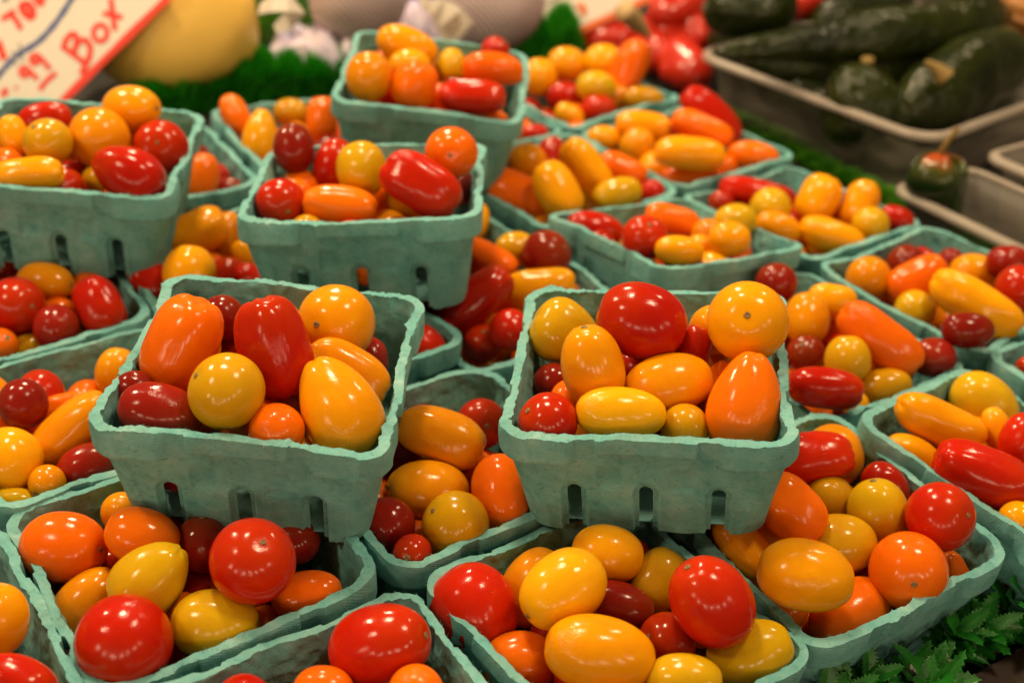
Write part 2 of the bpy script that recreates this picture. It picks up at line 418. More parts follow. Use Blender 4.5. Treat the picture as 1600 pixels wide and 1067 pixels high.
BASKETS = [
('green pulp basket, left of the two front raised ones', 'raised pulp baskets', (-0.1042, 0.4613, 0.0601, -0.0294, 0.061, 0.0236, 1.0059, 0.996), 0.0009, 1.0),  # S1
('green pulp basket with torn rim, right of the two front raised ones', 'raised pulp baskets', (0.0618, 0.4791, 0.0622, -0.088, 0.0334, -0.1122, 1.0158, 1.0122), 0.0009, 1.25),  # S2
('raised green pulp basket in the middle, behind the left front raised one', 'raised pulp baskets', (-0.0863, 0.6466, 0.0636, 0.0277, -0.0656, -0.0826, 1.0524, 0.9914), 0.0014, 1.0),  # S3
('raised green pulp basket cut by the left edge, under the price sign', 'raised pulp baskets', (-0.2554, 0.6718, 0.0617, 0.0818, 0.0293, 0.0549, 1.0173, 1.0044), 0.0014, 0.8),  # S4
('farthest raised green pulp basket, before the white ring tag', 'raised pulp baskets', (-0.0643, 0.8283, 0.0629, -0.0061, 0.0767, 0.0718, 1.0263, 1.0101), 0.0018, 0.8),  # S5
('green pulp basket standing slightly proud behind the right front raised one', 'lower pulp baskets', (0.0963, 0.7163, 0.0125, -0.9405, -0.1603, 0.0077, 0.9703, 0.9873), 0.0016, 0.9),  # P
('lower green pulp basket at front left, under the left front raised one', 'lower pulp baskets', (-0.1277, 0.4041, 0.0014, -0.9482, 0.0304, -0.0351, 0.9982, 1.0019), 0.0011, 0.9),  # B
('green pulp basket cut by the bottom left corner', 'lower pulp baskets', (-0.2244, 0.329, 0.0005, -0.9388, 0.0038, -0.0006, 1.0005, 1.0028), 0.0014, 0.9),  # A
('green pulp basket cut by the bottom edge, with one big red tomato', 'lower pulp baskets', (-0.0489, 0.3046, 0.001, -0.949, 0.0082, -0.0014, 0.9999, 1.0048), 0.0011, 0.9),  # C
('lower green pulp basket at bottom center, under the right front raised one', 'lower pulp baskets', (0.0488, 0.3829, -0.0019, -0.9109, -0.0071, 0.031, 0.9718, 0.9501), 0.0011, 0.9),  # D
('green pulp basket at front right, directly above the fern trim', 'lower pulp baskets', (0.1452, 0.4543, 0.0003, -0.9855, 0.0593, -0.0138, 0.993, 0.9801), 0.0011, 1.0),  # E
('lower green pulp basket seen between the two front raised ones', 'lower pulp baskets', (-0.0261, 0.4789, 0.0016, -0.9426, -0.0095, 0.0015, 0.9966, 0.9999), 0.0011, 1.0),  # F
('lower green pulp basket at the left edge, left of the left front raised one', 'lower pulp baskets', (-0.203, 0.5007, -0.0001, -0.8976, -0.0211, 0.0023, 0.9984, 0.9905), 0.0014, 0.9),  # G
('green pulp basket below the raised one cut by the left edge', 'lower pulp baskets', (-0.2768, 0.5998, 0.0005, -0.9286, -0.0006, -0.0041, 0.9989, 0.9991), 0.0014, 0.9),  # H
('green pulp basket lying between the left edge and middle raised ones', 'lower pulp baskets', (-0.1762, 0.6705, -0.0023, -0.9599, -0.0075, 0.0337, 1.0025, 0.9947), 0.0018, 0.9),  # V
('nearly hidden green pulp basket showing one corner right of the left front raised one', 'lower pulp baskets', (-0.1072, 0.5794, 0.0027, -0.8645, -0.008, -0.0741, 0.9848, 1.001), 0.0014, 1.0),  # J
('green pulp basket with wrinkled red tomato behind the gap of the front raised ones', 'lower pulp baskets', (-0.0035, 0.643, -0.003, -0.9784, 0.0195, -0.0039, 0.9982, 1.0105), 0.0014, 1.0),  # I
('green pulp basket touching the right side of the right front raised one', 'lower pulp baskets', (0.1694, 0.617, -0.0027, -0.9029, 0.0095, 0.0274, 1.0273, 0.9955), 0.0014, 0.9),  # K
('green pulp basket at the right edge, below the small clear tray', 'lower pulp baskets', (0.2694, 0.6968, -0.0014, -0.8636, 0.0132, 0.0234, 1.0029, 0.9836), 0.0014, 0.9),  # L
('green pulp basket at the right edge, behind the front right one', 'lower pulp baskets', (0.255, 0.5092, -0.0015, -0.803, 0.0082, 0.1727, 1.0836, 0.9633), 0.0014, 0.9),  # M
('nearly empty green pulp basket corner at the right edge', 'lower pulp baskets', (0.3463, 0.5969, -0.0002, -0.9242, -0.0002, -0.0015, 0.9977, 0.999), 0.0018, 0.9),  # N
('green pulp basket nearest the left end of the small clear tray', 'lower pulp baskets', (0.1912, 0.7967, -0.0034, -0.8635, -0.0261, 0.0046, 0.9923, 0.9662), 0.0018, 0.9),  # O
('green pulp basket lying beside the wide clear tray wall', 'lower pulp baskets', (0.1207, 0.8967, -0.0015, -0.8932, 0.0153, -0.0028, 0.9868, 0.9795), 0.0018, 0.9),  # R
('green pulp basket just right of the middle raised one, under its farther neighbour', 'lower pulp baskets', (0.0255, 0.8184, -0.0014, -0.8957, 0.0115, 0.0072, 1.0164, 1.0038), 0.0018, 0.9),  # Q
('farthest lower green pulp basket, right of the farthest raised one', 'lower pulp baskets', (0.0423, 0.9958, -0.0003, -0.8752, 0.0246, -0.028, 0.9963, 0.9924), 0.0018, 0.9),  # S
('lower green pulp basket mostly covered by the farthest raised one', 'lower pulp baskets', (-0.0519, 0.9196, -0.0014, -0.9376, 0.0017, 0.0115, 1.0011, 0.999), 0.0022, 0.9),  # W
('lower green pulp basket at back left, touching the bright green grass strip', 'lower pulp baskets', (-0.1518, 0.8544, 0.0062, -1.0207, -0.0143, 0.0363, 0.9956, 0.9976), 0.0018, 0.9),  # T
('lower green pulp basket showing two tomatoes right of the left edge raised one', 'lower pulp baskets', (-0.2534, 0.7776, 0.0039, -1.0216, -0.0008, -0.0288, 0.9877, 1.0001), 0.0018, 0.9),  # U
('lower green pulp basket covered by the middle raised one', 'lower pulp baskets', (-0.073, 0.727, -0.004, -0.9425, 0.0, 0.0, 1.0, 1.0), 0.0022, 0.9),  # Y
('lower green pulp basket hidden behind the right front raised one', 'lower pulp baskets', (0.081, 0.542, -0.002, -0.9425, 0.0, 0.0, 1.0, 1.0), 0.0022, 0.9),  # X
]
for bi, (lab, grp, (x, y, z, yaw, tx, ty, sx, sy), step, ragged) in enumerate(BASKETS):
    me = basket_mesh(101 + bi * 7, sx, sy, step, ragged)
    o = bpy.data.objects.new('pulp_basket', me); col.objects.link(o)
    o.matrix_world = Matrix.Translation((x, y, z)) @ (Matrix.Rotation(tx, 4, 'X') @ Matrix.Rotation(ty, 4, 'Y') @ Matrix.Rotation(yaw, 4, 'Z'))
    tag(o, lab, 'basket', grp)
    if step < 0.00125:
        # loose fibres standing off the torn rim
        rnd = random.Random(bi); fv, ff = [], []
        nvr = len(me.vertices)
        rimv = [v.co.copy() for v in me.vertices if v.co.z > -0.0006 + 0.002 * rnd.uniform(-1, 1)]
        for _ in range(420):
            p = rnd.choice(rimv); L_ = rnd.uniform(0.0006, 0.0026)
            d0 = Vector((rnd.gauss(0, 1), rnd.gauss(0, 1), rnd.gauss(0.5, 0.7))).normalized(); d1 = (d0 + Vector((rnd.gauss(0, 0.8), rnd.gauss(0, 0.8), rnd.gauss(-0.2, 0.8)))).normalized()
            w_ = d0.cross(Vector((rnd.gauss(0, 1), rnd.gauss(0, 1), rnd.gauss(0, 1)))).normalized() * 0.000055
            q1 = p + d0 * L_ * 0.5; q2 = q1 + d1 * L_ * 0.5; s_ = len(fv)
            fv += [tuple(p - w_), tuple(p + w_), tuple(q1 - w_), tuple(q1 + w_), tuple(q2)]
            ff += [(s_, s_ + 1, s_ + 3, s_ + 2), (s_ + 2, s_ + 3, s_ + 4)]
        fo = mesh_obj('loose_fibres', fv, ff, PULP, o, False); fo['kind'] = 'stuff'

# ------------------------------------------------------------------ tomatoes
def tomato_geometry(sh, a, b, seed, nu=40, nv=26):
    """lathe with its stem end at +z: half-length a, half-width b"""
    rnd = random.Random(seed)
    ph = [rnd.uniform(0, 2 * pi) for _ in range(8)]
    off = Vector((rnd.uniform(-99, 99), rnd.uniform(-99, 99), rnd.uniform(-99, 99)))
    ex = {'r': 2.0, 'o': 2.12, 'n': 2.1, 'p': 2.45}[sh]
    lobe = {'r': 0.008, 'o': 0.012, 'n': 0.03, 'p': 0.062}[sh] * rnd.uniform(0.6, 1.2)
    lump = {'r': 0.014, 'o': 0.028, 'n': 0.07, 'p': 0.08}[sh]
    bend = {'r': 0, 'o': 0.02, 'n': 0.05, 'p': 0.09}[sh] * rnd.uniform(-1, 1)
    waist = 0.05 * rnd.uniform(0, 1) if sh == 'p' else 0
    nl = rnd.choice((3, 3, 4))
    dim = {'r': 0.055, 'o': 0.05, 'n': 0.06, 'p': 0.10}[sh]
    verts, faces = [(0, 0, 0)], []
    rows = []
    for i in range(1, nv):
        t = pi * i / nv
        cz, sr_ = cos(t), sin(t)
        w = abs(sr_) ** (2 / ex); zz = (1 if cz >= 0 else -1) * abs(cz) ** (2 / ex)
        row = []
        for j in range(nu):
            u = 2 * pi * j / nu
            r = b * w
            if sh == 'n': r *= 1 - 0.26 * zz - 0.05 * zz * zz
            if sh == 'o': r *= 1 - 0.04 * zz
            r *= 1 - waist * exp(-(zz / 0.4) ** 2)
            r *= 1 + lobe * cos(nl * u + ph[0]) * (0.35 + abs(zz)) + 0.5 * lobe * cos(2 * u + ph[1])
            if sh in 'pn': r *= 1 - (0.034 if sh == 'p' else 0.02) * max(0, cos(2 * u + ph[3] + 0.6 * zz)) ** 10 * (0.4 + 0.6 * abs(zz)) - 0.020 * max(0, cos(3 * u + ph[4])) ** 14
            z = a * zz
            rho = w
            z -= a * dim * exp(-(rho / 0.30) ** 2) * (1 if zz > 0 else -0.5)
            if sh in 'pn': z -= (1 if zz > 0 else -1) * a * 0.018 * (1 + cos(5 * u + ph[2])) * exp(-((rho - 0.35) / 0.25) ** 2)
            p = Vector((r * cos(u), r * sin(u), z))
            p *= 1 + lump * noise.noise(p * (34 if sh != 'p' else 42) + off)
            p.x += bend * a * (zz * zz - 0.4)
            row.append(len(verts)); verts.append(tuple(p))
        rows.append(row)
    top = verts[rows[0][0]]
    mz = sum(verts[i][2] for i in rows[0]) / nu; mx = sum(verts[i][0] for i in rows[0]) / nu
    verts[0] = (mx, 0, mz - 0.0001)
    verts.append((sum(verts[i][0] for i in rows[-1]) / nu, 0, sum(verts[i][2] for i in rows[-1]) / nu)); last = len(verts) - 1
    for j in range(nu):
        faces.append((0, rows[0][j], rows[0][(j + 1) % nu]))
        faces.append((last, rows[-1][(j + 1) % nu], rows[-1][j]))
    for r0, r1 in zip(rows, rows[1:]):
        for j in range(nu): faces.append((r0[j], r1[j], r1[(j + 1) % nu], r0[(j + 1) % nu]))
    return verts, faces, verts[0]
def scar_geometry(seed, top):
    rnd = random.Random(seed); verts, faces = [], []
    K = 14
    rad = rnd.uniform(0.0011, 0.0015)
    for ri, (rr, hh) in enumerate(((1.0, 0.0), (0.72, 0.00055), (0.40, 0.00025))):
        for j in range(K):
            q = rad * rr * (1 + 0.22 * rnd.uniform(-1, 1) * (1 if ri == 0 else 0.4))
            verts.append((top[0] + q * cos(2 * pi * j / K), top[1] + q * sin(2 * pi * j / K), top[2] + 0.0002 + hh))
    verts.append((top[0], top[1], top[2] + 0.0001)); c = len(verts) - 1
    for ri in range(2):
        for j in range(K): faces.append((ri * K + j, ri * K + (j + 1) % K, (ri + 1) * K + (j + 1) % K, (ri + 1) * K + j))
    for j in range(K): faces.append((2 * K + j, 2 * K + (j + 1) % K, c))
    return verts, faces
# shape, colour, centre, stem axis, half length, half width, scar, label
TOMATOES = [
('p', 'O', (-0.1413, 0.4586, 0.0648), (0.373, 0.353, 0.858), 0.0228, 0.0152, 0, 'bright orange plum tomato in the left front raised basket'),
('p', 'R', (-0.0998, 0.4531, 0.0712), (-0.319, 0.33, 0.888), 0.0232, 0.0149, 0, 'bright red plum tomato in the left front raised basket'),
('r', 'YO', (-0.0794, 0.4884, 0.0636), (-0.367, -0.771, 0.392), 0.0173, 0.0178, 1, 'golden orange cherry tomato in the left front raised basket'),
('r', 'YG2', (-0.114, 0.425, 0.0661), (-0.681, -0.236, 0.57), 0.0154, 0.0159, 1, 'olive gold cherry tomato, left of two in the left front raised basket'),
('o', 'M', (-0.1411, 0.4236, 0.0542), (0.975, -0.002, -0.222), 0.0178, 0.0119, 0, 'dark maroon oval tomato in the left front raised basket'),
('r', 'M', (-0.1315, 0.4924, 0.0602), (0.654, 0.674, 0.344), 0.0104, 0.0107, 0, 'dark maroon cherry tomato, second from left, in the left front raised basket'),
('r', 'M', (-0.1282, 0.4948, 0.0402), (-0.23, 0.932, 0.281), 0.0103, 0.0106, 0, 'dark maroon cherry tomato, rightmost, in the left front raised basket'),
('n', 'YO', (-0.0702, 0.4332, 0.0561), (-0.527, 0.49, 0.694), 0.0235, 0.0164, 0, 'golden orange tapered tomato in the left front raised basket'),
('p', 'YO2', (-0.0697, 0.4609, 0.0565), (0.892, -0.127, -0.433), 0.0207, 0.0108, 0, 'amber plum tomato in the left front raised basket'),
('n', 'M', (-0.0647, 0.4925, 0.0404), (0.322, -0.565, -0.759), 0.0128, 0.0088, 0, 'dark maroon tapered tomato in the left front raised basket'),
('r', 'O', (-0.0929, 0.4181, 0.0528), (0.382, 0.821, -0.425), 0.0113, 0.0116, 0, 'bright orange cherry tomato in the left front raised basket'),
('r', 'YG2', (-0.0931, 0.4536, 0.0394), (-0.904, 0.395, 0.165), 0.0108, 0.0112, 0, 'olive gold cherry tomato, right of two in the left front raised basket'),
('r', 'M', (-0.1569, 0.4396, 0.0527), (0.243, 0.855, -0.459), 0.0088, 0.0091, 0, 'dark maroon cherry tomato, leftmost, in the left front raised basket'),
('o', 'R', (0.0568, 0.49, 0.075), (-0.96, 0.121, 0.251), 0.0206, 0.017, 0, 'bright red oval tomato in the right front raised basket'),
('n', 'YG', (0.0248, 0.5099, 0.0541), (0.931, -0.133, -0.339), 0.0173, 0.0151, 0, 'greenish yellow tapered tomato in the right front raised basket'),
('o', 'YO', (0.0357, 0.4663, 0.0639), (-0.29, 0.191, 0.938), 0.0195, 0.014, 1, 'golden orange oval tomato, left of two in the right front raised basket'),
('r', 'M', (0.0207, 0.4911, 0.0384), (-0.298, 0.852, 0.43), 0.0094, 0.0097, 0, 'dark maroon cherry tomato in the right front raised basket'),
('r', 'R', (0.0174, 0.4408, 0.0509), (-0.772, -0.266, 0.62), 0.0124, 0.0128, 1, 'bright red cherry tomato, left of two in the right front raised basket'),
('o', 'Y', (0.0479, 0.4441, 0.0555), (0.994, 0.097, -0.04), 0.0198, 0.0114, 0, 'yellow oval tomato in the right front raised basket'),
('o', 'YO', (0.0699, 0.4683, 0.0561), (0.953, 0.257, 0.162), 0.0205, 0.0136, 0, 'golden orange oval tomato, right of two in the right front raised basket'),
('p', 'R', (0.0815, 0.4901, 0.0612), (0.276, 0.425, 0.862), 0.0119, 0.0084, 0, 'bright red plum tomato in the right front raised basket'),
('r', 'R', (0.0603, 0.4993, 0.0427), (0.953, 0.215, -0.214), 0.0135, 0.0139, 0, 'bright red cherry tomato, right of two in the right front raised basket'),
('r', 'YO', (0.103, 0.4859, 0.0803), (-0.203, -0.754, 0.624), 0.0175, 0.018, 1, 'golden orange cherry tomato, right of two in the right front raised basket'),
('r', 'YO', (0.0928, 0.5069, 0.0633), (0.273, 0.764, 0.584), 0.0115, 0.0118, 0, 'golden orange cherry tomato, left of two in the right front raised basket'),
('r', 'YO2', (0.1026, 0.515, 0.0427), (-0.424, 0.851, -0.308), 0.0134, 0.0138, 0, 'amber cherry tomato in the right front raised basket'),
('n', 'O', (0.1008, 0.451, 0.061), (0.106, 0.469, 0.877), 0.0221, 0.0157, 0, 'bright orange tapered tomato in the right front raised basket'),
('o', 'O2', (0.0956, 0.4766, 0.0456), (0.192, 0.452, 0.871), 0.0177, 0.0118, 0, 'burnt orange oval tomato in the right front raised basket'),
('r', 'YG2', (0.0763, 0.4482, 0.0477), (0.598, 0.793, -0.113), 0.0102, 0.0105, 0, 'olive gold cherry tomato in the right front raised basket'),
('o', 'M', (-0.1347, 0.686, 0.0633), (-0.155, 0.537, 0.829), 0.0148, 0.0119, 0, 'dark maroon oval tomato in the middle raised basket'),
('o', 'R', (-0.1114, 0.6874, 0.0544), (0.191, 0.621, 0.76), 0.0155, 0.012, 0, 'bright red oval tomato in the middle raised basket'),
('o', 'YG', (-0.0899, 0.6491, 0.0691), (0.172, -0.767, -0.618), 0.0158, 0.0141, 1, 'greenish yellow oval tomato in the middle raised basket'),
('p', 'R', (-0.0535, 0.6216, 0.074), (0.866, -0.135, -0.481), 0.024, 0.0146, 0, 'bright red plum tomato in the middle raised basket'),
('o', 'O', (-0.0408, 0.655, 0.0798), (0.016, -0.956, 0.292), 0.015, 0.0147, 1, 'bright orange oval tomato in the middle raised basket'),
('r', 'R', (-0.1305, 0.6224, 0.0573), (0.54, -0.939, 0.063), 0.0133, 0.0137, 1, 'bright red cherry tomato in the middle raised basket'),
('p', 'O', (-0.0974, 0.6199, 0.0594), (0.997, -0.024, -0.069), 0.021, 0.0111, 0, 'bright orange plum tomato in the middle raised basket'),
('r', 'O', (-0.13, 0.6793, 0.0386), (-0.715, 0.643, -0.276), 0.0131, 0.0135, 0, 'bright orange cherry tomato in the middle raised basket'),
('o', 'O2', (-0.0788, 0.6675, 0.0429), (0.106, 0.533, 0.839), 0.0145, 0.0126, 0, 'burnt orange oval tomato in the middle raised basket'),
('r', 'M', (-0.0394, 0.6869, 0.0452), (0.282, 0.606, -0.744), 0.0116, 0.012, 0, 'dark maroon cherry tomato in the middle raised basket'),
('o', 'YO', (-0.2328, 0.7013, 0.0742), (0.937, -0.289, 0.198), 0.0183, 0.014, 1, 'golden orange oval tomato, right of two in the raised basket at left edge'),
('r', 'YO2', (-0.2441, 0.6734, 0.066), (0.441, 0.882, 0.163), 0.0173, 0.0179, 0, 'amber cherry tomato in the raised basket at left edge'),
('r', 'YG2', (-0.2659, 0.6531, 0.0703), (-0.328, -0.29, 0.688), 0.0133, 0.0137, 1, 'olive gold cherry tomato in the raised basket at left edge'),
('o', 'YO', (-0.2957, 0.6773, 0.0627), (-0.238, 0.379, 0.894), 0.0122, 0.0084, 0, 'golden orange oval tomato, left of two in the raised basket at left edge'),
('o', 'R', (-0.2897, 0.7116, 0.0598), (0.962, 0.137, 0.237), 0.0167, 0.0103, 0, 'bright red oval tomato in the raised basket at left edge'),
('r', 'R', (-0.2106, 0.6783, 0.061), (0.143, -0.817, 0.559), 0.0155, 0.016, 1, 'bright red cherry tomato in the raised basket at left edge'),
('n', 'R', (-0.2162, 0.634, 0.0629), (-0.912, 0.164, 0.377), 0.0217, 0.0155, 0, 'bright red tapered tomato in the raised basket at left edge'),
('r', 'R2', (-0.2587, 0.6669, 0.0403), (-0.654, 0.478, -0.587), 0.0133, 0.0137, 0, 'deep red cherry tomato in the raised basket at left edge'),
('p', 'YO', (-0.2669, 0.6231, 0.0639), (0.987, 0.107, 0.116), 0.0199, 0.0091, 0, 'golden orange plum tomato in the raised basket at left edge'),
('r', 'O', (-0.3053, 0.6832, 0.0485), (-0.667, 0.593, 0.451), 0.0099, 0.0102, 0, 'bright orange cherry tomato in the raised basket at left edge'),
('o', 'YO', (-0.0875, 0.8641, 0.0699), (0.962, -0.013, -0.274), 0.0227, 0.0134, 0, 'golden orange oval tomato, left of two in the farthest raised basket'),
('o', 'YO2', (-0.1056, 0.7972, 0.0695), (-0.064, -0.764, -0.642), 0.0164, 0.0154, 1, 'amber oval tomato in the farthest raised basket'),
('p', 'O', (-0.0751, 0.7952, 0.0671), (0.192, 0.545, 0.816), 0.0164, 0.0147, 0, 'bright orange plum tomato, leftmost, in the farthest raised basket'),
('o', 'YO', (-0.0832, 0.8409, 0.0637), (-0.909, -0.403, 0.104), 0.015, 0.0118, 1, 'golden orange oval tomato, right of two in the farthest raised basket'),
('o', 'YG', (-0.0553, 0.8599, 0.0597), (0.075, -0.78, -0.622), 0.013, 0.0102, 1, 'greenish yellow oval tomato in the farthest raised basket'),
('p', 'O', (-0.0254, 0.8382, 0.0668), (0.99, 0.129, -0.059), 0.0226, 0.0115, 0, 'bright orange plum tomato, rightmost, in the farthest raised basket'),
('r', 'R', (-0.0258, 0.8761, 0.0671), (0.593, -0.139, 0.709), 0.0101, 0.0104, 1, 'bright red cherry tomato in the farthest raised basket'),
('p', 'R', (-0.0365, 0.7834, 0.0662), (0.989, -0.126, 0.074), 0.0239, 0.0109, 0, 'bright red plum tomato in the farthest raised basket'),
('p', 'O', (-0.0333, 0.7921, 0.05), (0.994, -0.05, -0.094), 0.0213, 0.0082, 0, 'bright orange plum tomato, second from left, in the farthest raised basket'),
('o', 'R', (0.048, 0.7237, 0.0067), (0.983, 0.03, -0.181), 0.0192, 0.0104, 0, 'bright red oval tomato in the basket behind the right front raised one'),
('r', 'R', (0.0741, 0.6768, 0.0251), (0.102, -0.408, 0.907), 0.0134, 0.0138, 1, 'bright red cherry tomato in the basket behind the right front raised one'),
('p', 'O', (0.099, 0.7527, 0.0016), (0.979, -0.038, -0.201), 0.0194, 0.0101, 0, 'bright orange plum tomato in the basket behind the right front raised one'),
('o', 'YO', (0.0936, 0.6607, 0.0263), (0.995, 0.077, -0.068), 0.0149, 0.0088, 0, 'golden orange oval tomato, left of two in the basket behind the right front raised one'),
('o', 'YO', (0.1262, 0.6873, 0.023), (0.989, -0.08, 0.127), 0.0131, 0.0107, 0, 'golden orange oval tomato, right of two in the basket behind the right front raised one'),
('o', 'YG', (0.1378, 0.7423, 0.0091), (0.941, 0.256, 0.222), 0.0144, 0.0119, 0, 'greenish yellow oval tomato in the basket behind the right front raised one'),
('r', 'YO2', (0.1193, 0.7295, 0.0052), (0.602, 0.787, 0.135), 0.0098, 0.0101, 0, 'amber cherry tomato in the basket behind the right front raised one'),
('r', 'YO', (0.1104, 0.698, 0.0104), (0.059, -0.967, -0.335), 0.0085, 0.0088, 1, 'golden orange cherry tomato in the basket behind the right front raised one'),
('o', 'O', (-0.1817, 0.4043, -0.0043), (0.952, -0.23, 0.204), 0.0188, 0.0151, 1, 'bright orange oval tomato, leftmost, in the front left lower basket'),
('o', 'O', (-0.147, 0.402, 0.0065), (0.967, -0.054, -0.251), 0.0158, 0.012, 0, 'bright orange oval tomato, second from left, in the front left lower basket'),
('r', 'YO', (-0.165, 0.4294, -0.0042), (0.438, 0.895, -0.085), 0.0089, 0.0091, 0, 'golden orange cherry tomato in the front left lower basket'),
('n', 'YG', (-0.1365, 0.3784, 0.0054), (0.614, 0.321, 0.721), 0.0184, 0.0142, 0, 'greenish yellow tapered tomato in the front left lower basket'),
('o', 'YO2', (-0.167, 0.3844, -0.0169), (0.615, 0.473, 0.631), 0.0174, 0.0125, 0, 'amber oval tomato in the front left lower basket'),
('r', 'R', (-0.139, 0.3477, 0.0008), (-0.143, -0.736, -0.443), 0.018, 0.0185, 1, 'bright red cherry tomato, left of two in the front left lower basket'),
('o', 'YG', (-0.1091, 0.3667, -0.0054), (1.0, 0.022, 0.005), 0.0176, 0.0135, 0, 'greenish yellow oval tomato in the front left lower basket'),
('r', 'R', (-0.0958, 0.3786, 0.0182), (0.352, -0.309, 0.883), 0.0166, 0.0171, 1, 'bright red cherry tomato, right of two in the front left lower basket'),
('o', 'O', (-0.0765, 0.3862, -0.0051), (0.952, 0.015, 0.307), 0.0151, 0.0102, 0, 'bright orange oval tomato, rightmost, in the front left lower basket'),
('o', 'M', (-0.1245, 0.4089, -0.0014), (-0.005, 0.319, 0.948), 0.0122, 0.0111, 1, 'dark maroon oval tomato in the front left lower basket'),
('r', 'R2', (-0.146, 0.4433, -0.0181), (-0.209, -0.142, -0.968), 0.009, 0.0093, 0, 'deep red cherry tomato, third from left, in the front left lower basket'),
('r', 'M', (-0.086, 0.4155, -0.0018), (0.189, 0.642, 0.743), 0.0099, 0.0102, 0, 'dark maroon cherry tomato in the front left lower basket'),
('r', 'R2', (-0.1245, 0.4054, -0.0226), (-0.531, -0.485, -0.695), 0.0105, 0.0108, 0, 'deep red cherry tomato, rightmost, in the front left lower basket'),
('r', 'R2', (-0.1846, 0.4045, -0.0272), (-0.609, -0.359, -0.708), 0.0082, 0.0085, 0, 'deep red cherry tomato, leftmost, in the front left lower basket'),
('r', 'O2', (-0.0944, 0.3826, -0.0181), (-0.635, 0.001, -0.772), 0.0073, 0.0075, 0, 'burnt orange cherry tomato in the front left lower basket'),
('r', 'R2', (-0.1244, 0.3681, -0.0221), (0.388, 0.804, -0.45), 0.0084, 0.0087, 0, 'deep red cherry tomato, fourth from left, in the front left lower basket'),
('r', 'R2', (-0.1668, 0.4135, -0.0197), (0.841, 0.533, -0.096), 0.0071, 0.0073, 0, 'deep red cherry tomato, second from left, in the front left lower basket'),
('o', 'YO', (-0.1887, 0.3489, 0.0065), (0.106, 0.537, 0.837), 0.0144, 0.0134, 0, 'golden orange oval tomato in the basket at the bottom left corner'),
('p', 'R', (-0.1684, 0.319, 0.0064), (0.948, -0.217, -0.231), 0.0147, 0.01, 0, 'bright red plum tomato in the basket at the bottom left corner'),
('o', 'R', (-0.0423, 0.3529, 0.003), (0.883, -0.105, 0.458), 0.0207, 0.0154, 1, 'bright red oval tomato in the basket cut by the bottom edge'),
('r', 'O', (-0.0265, 0.3323, 0.0008), (0.58, 0.81, 0.09), 0.0104, 0.0107, 0, 'bright orange cherry tomato in the basket cut by the bottom edge'),
('o', 'O', (-0.0612, 0.3342, -0.0038), (0.987, -0.088, 0.131), 0.0116, 0.0096, 0, 'bright orange oval tomato in the basket cut by the bottom edge'),
('o', 'R', (-0.0078, 0.3884, -0.0079), (0.627, -0.361, -0.69), 0.0189, 0.0173, 0, 'bright red oval tomato, left of two in the bottom center lower basket'),
('o', 'Y', (0.027, 0.3816, 0.0118), (-0.743, -0.603, -0.29), 0.0189, 0.0147, 1, 'yellow oval tomato in the bottom center lower basket'),
('o', 'YO2', (0.0157, 0.4068, -0.0109), (0.404, 0.345, 0.847), 0.0182, 0.0133, 0, 'amber oval tomato in the bottom center lower basket'),
('o', 'YO', (0.0462, 0.4121, 0.0053), (0.997, -0.044, -0.057), 0.0157, 0.0125, 0, 'golden orange oval tomato, right of two in the bottom center lower basket'),
('o', 'YG2', (0.0682, 0.4103, -0.0061), (0.471, 0.471, 0.746), 0.0154, 0.012, 0, 'olive gold oval tomato in the bottom center lower basket'),
('o', 'M', (0.0508, 0.3926, -0.005), (0.985, -0.156, -0.07), 0.016, 0.0103, 0, 'dark maroon oval tomato in the bottom center lower basket'),
('o', 'R', (0.0852, 0.3761, 0.0153), (-0.6, 0.116, 0.792), 0.0197, 0.0158, 1, 'bright red oval tomato, right of two in the bottom center lower basket'),
('o', 'YO', (0.0418, 0.3552, 0.0045), (0.991, 0.012, -0.131), 0.022, 0.0144, 0, 'golden orange oval tomato, left of two in the bottom center lower basket'),
('o', 'O2', (0.0118, 0.3681, -0.0167), (-0.946, -0.278, 0.168), 0.0158, 0.0129, 1, 'burnt orange oval tomato in the bottom center lower basket'),
('r', 'R2', (0.0703, 0.3764, -0.0075), (-0.839, -0.382, 0.567), 0.0115, 0.0119, 1, 'deep red cherry tomato in the bottom center lower basket'),
('o', 'YG', (0.1036, 0.3734, -0.0081), (0.893, 0.12, 0.434), 0.0182, 0.0132, 0, 'greenish yellow oval tomato, right of two in the bottom center lower basket'),
('o', 'YG', (0.0743, 0.3482, -0.0002), (0.99, -0.072, 0.122), 0.0148, 0.0105, 0, 'greenish yellow oval tomato, left of two in the bottom center lower basket'),
('r', 'M', (0.0228, 0.3896, -0.0198), (0.736, 0.149, -0.66), 0.0071, 0.0073, 0, 'dark maroon cherry tomato, left of two in the bottom center lower basket'),
('r', 'M', (0.0663, 0.411, -0.0277), (0.818, 0.235, 0.525), 0.0091, 0.0094, 0, 'dark maroon cherry tomato, right of two in the bottom center lower basket'),
('p', 'R', (0.1442, 0.4866, 0.009), (0.975, 0.029, 0.222), 0.0208, 0.0123, 0, 'bright red plum tomato in the front right basket above the ferns'),
('r', 'YO2', (0.1605, 0.5069, -0.003), (-0.876, 0.147, -0.46), 0.015, 0.0155, 0, 'amber cherry tomato in the front right basket above the ferns'),
('p', 'O', (0.1271, 0.4431, 0.0116), (0.787, -0.322, -0.526), 0.0177, 0.0131, 0, 'bright orange plum tomato in the front right basket above the ferns'),
('r', 'YG2', (0.1527, 0.4732, -0.0041), (-0.546, 0.179, -0.818), 0.0114, 0.0118, 0, 'olive gold cherry tomato in the front right basket above the ferns'),
('o', 'YG', (0.1712, 0.4585, 0.0013), (-0.268, 0.332, 0.904), 0.0159, 0.0139, 1, 'greenish yellow oval tomato in the front right basket above the ferns'),
